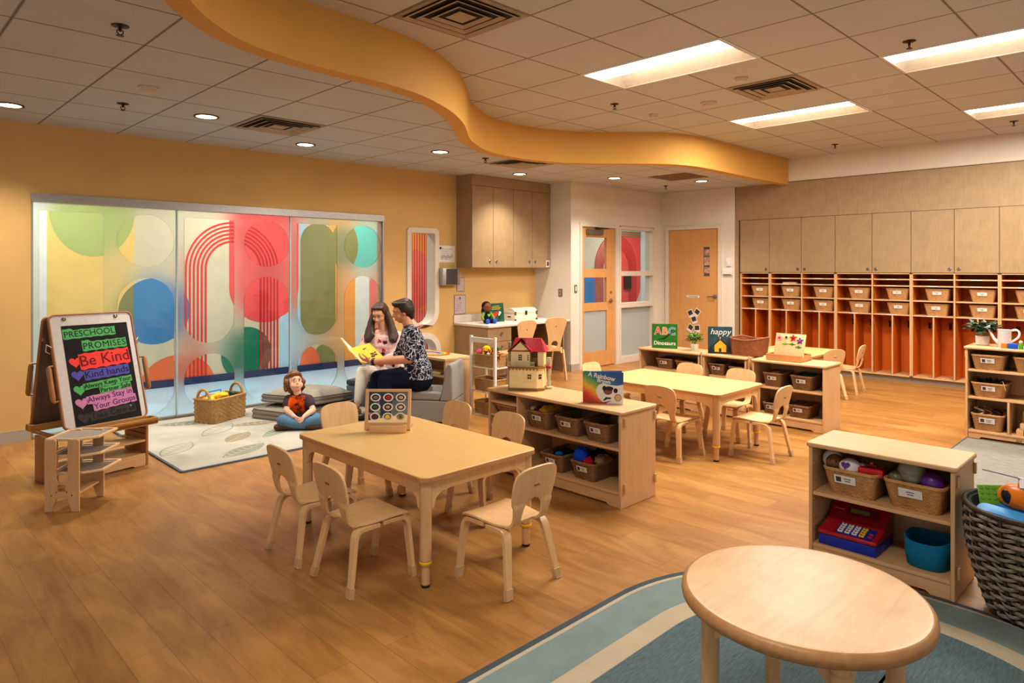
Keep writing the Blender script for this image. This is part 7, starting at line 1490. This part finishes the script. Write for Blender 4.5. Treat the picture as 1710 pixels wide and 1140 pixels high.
mp = t.add('ShaderNodeMapping'); t.link(tc, mp.inputs['Vector']); mp.inputs['Location'].default_value = (-3.034, -5.915, 0); mp2 = t.add('ShaderNodeMapping'); t.link(mp.outputs[0], mp2.inputs['Vector']); mp2.inputs['Rotation'].default_value = (0, 0, math.radians(43)); t.link(mp2.outputs[0], sp.inputs[0])
ab = t.add('ShaderNodeMath', operation='ABSOLUTE'); t.link(sp.outputs[0], ab.inputs[0]); n = t.noise(tc, 26, 3)
orange = t.ramp(n, [(.40, RGB(226, 98, 14)), (.56, RGB(200, 80, 12)), (.62, RGB(60, 34, 26))]); m = t.ramp(ab.outputs[0], [(.068, (1, 1, 1, 1)), (.074, (0, 0, 0, 1))]); yb = t.ramp(sp.outputs[1], [(0.0, (1, 1, 1, 1)), (.02, (0, 0, 0, 1))])
zlow = t.ramp(sp.outputs[2], [(.135, (0, 0, 0, 1)), (.165, (1, 1, 1, 1)), (.302, (1, 1, 1, 1)), (.312, (0, 0, 0, 1))])
t.base(t.mix(t.mix(1.0, m, zlow, 'MULTIPLY'), RGB(78, 62, 66), orange)); SHIRT = t.done(.9, 0, .15)
F.mesh('shirt', SHIRT, body, {'torso', 'sleeve'}, .009, .006, 4, clip=[(Vector((0, 0, .095)), (0, 0, -1)), (Vector(D['neck']) + Vector((0, 0, .022)), (-.12, -.16, 1))])
F.mesh('jeans', DENIM, body, {'hips', 'leg'}, .007, .006, 4, clip=[(Vector((0, 0, .175)), (0, 0, 1)), (Vector((0, 0, .0145)), (0, 0, -1))])
face(body, P_, M_, hs, lips=plain('child_lips', (206, 110, 100), .45), brow=plain('brow_auburn', (130, 88, 58), .8), gaze=(.003, .002), ez=1.22)
H = Fig(); rr = random.Random(3); h = lambda p, rad: H.ell('h', P_(*p), tuple(q * hs for q in rad), M_)
h((0, -.035, .06), (.088, .092, .072)); h((0, -.072, .0), (.082, .062, .095)); h((0, .045, .088), (.066, .046, .030)); h((.074, -.02, .02), (.028, .05, .055)); h((-.074, -.02, .02), (.028, .05, .055))
for i in range(95):
    a = rr.uniform(0, 2 * PI); zz = rr.uniform(-.07, .13); rad = .098 * math.sqrt(max(.05, 1 - (max(zz, 0) / .14) ** 2)); x, y = rad * math.sin(a), -.03 + rad * math.cos(a) * 1.02
    if y > .015 and zz < .06: continue
    q_ = rr.uniform(.014, .023); h((x, y, zz), (q_, q_, q_ * 1.1))
hair_shell('hair', H, HAIRK, body, voxel=.0065, it=2)
for s in 'LR':
    ft = Vector((-.105, .065, -.010)) if s == 'L' else Vector((.085, -.085, -.008)); a = Vector(D['an' + s]); S = Fig(); S.cap('s', (a + ft * .05, .034), (a + ft * .6, .037), (a + ft * 1.25, .030)); S.mesh('shoe', plain('brown_shoe', (84, 56, 50), .6, var=.4, scale=60), body, None, 0, .006, 3, clip=[(Vector((0, 0, .0142)), (0, 0, -1))])
# ================================================================ lights, world, camera
def area(name, loc, size, power, colr=(1, .86, .68), sy=None, rot=(0, 0, 0), spread=180):
    l = bpy.data.lights.new(name, 'AREA'); l.energy = power; l.color = colr; l.shape = 'RECTANGLE'; l.size = size; l.size_y = sy or size; l.spread = math.radians(spread)
    o = bpy.data.objects.new(name, l); o.location = loc; o.rotation_euler = rot; COL.objects.link(o); return o
for tx, ty, tl in TROF: area('troffer_lamp', (tx + .31, ty + tl / 2, ZU - .025), .5, 74 if tx > 1 else 34, (1, .95, .87), 1.1)
for x, y, _ in DL:
    l = bpy.data.lights.new('downlight_lamp', 'SPOT'); l.energy = 128; l.color = (1, .94, .84); l.spot_size = math.radians(115); l.spot_blend = .9; l.shadow_soft_size = .07
    o = bpy.data.objects.new('downlight_lamp', l); o.location = (x, y, ZL - .02); COL.objects.link(o)
for x in (1.6, 3.6, 5.6): area('corridor_lamp', (x, 8.2, 2.72), .8, 30, (1, .95, .88), .5)
for x in (9.2, 12.0): area('corridor_lamp', (x, 7.9, 2.72), .8, 30, (1, .95, .88), .5)
w = bpy.data.worlds.new('room_ambient'); bpy.context.scene.world = w; w.use_nodes = True
w.node_tree.nodes['Background'].inputs[0].default_value = (1, .95, .90, 1); w.node_tree.nodes['Background'].inputs[1].default_value = .60
cd = bpy.data.cameras.new('camera'); cam = bpy.data.objects.new('camera', cd); COL.objects.link(cam)
ang = math.atan2(2009 - 855, 1137.0)
cam.location = (0, 0, 1.48); cam.rotation_euler = (PI / 2, 0, ang - PI / 2)
cd.sensor_width = 36; cd.lens = 36 * 1137.0 / 1710; cd.shift_y = (448.7 - 570) / 1710; cd.clip_start = .05; cd.clip_end = 60
sc = bpy.context.scene; sc.camera = cam
sc.view_settings.view_transform = 'Standard'; sc.view_settings.look = 'None'; sc.view_settings.exposure = 0.32; sc.view_settings.gamma = 0.90
sc.cycles.max_bounces = 8; sc.cycles.diffuse_bounces = 3; sc.cycles.transparent_max_bounces = 10; sc.cycles.caustics_reflective = False; sc.cycles.caustics_refractive = True; sc.cycles.sample_clamp_indirect = 4
sc.cycles.use_denoising = True
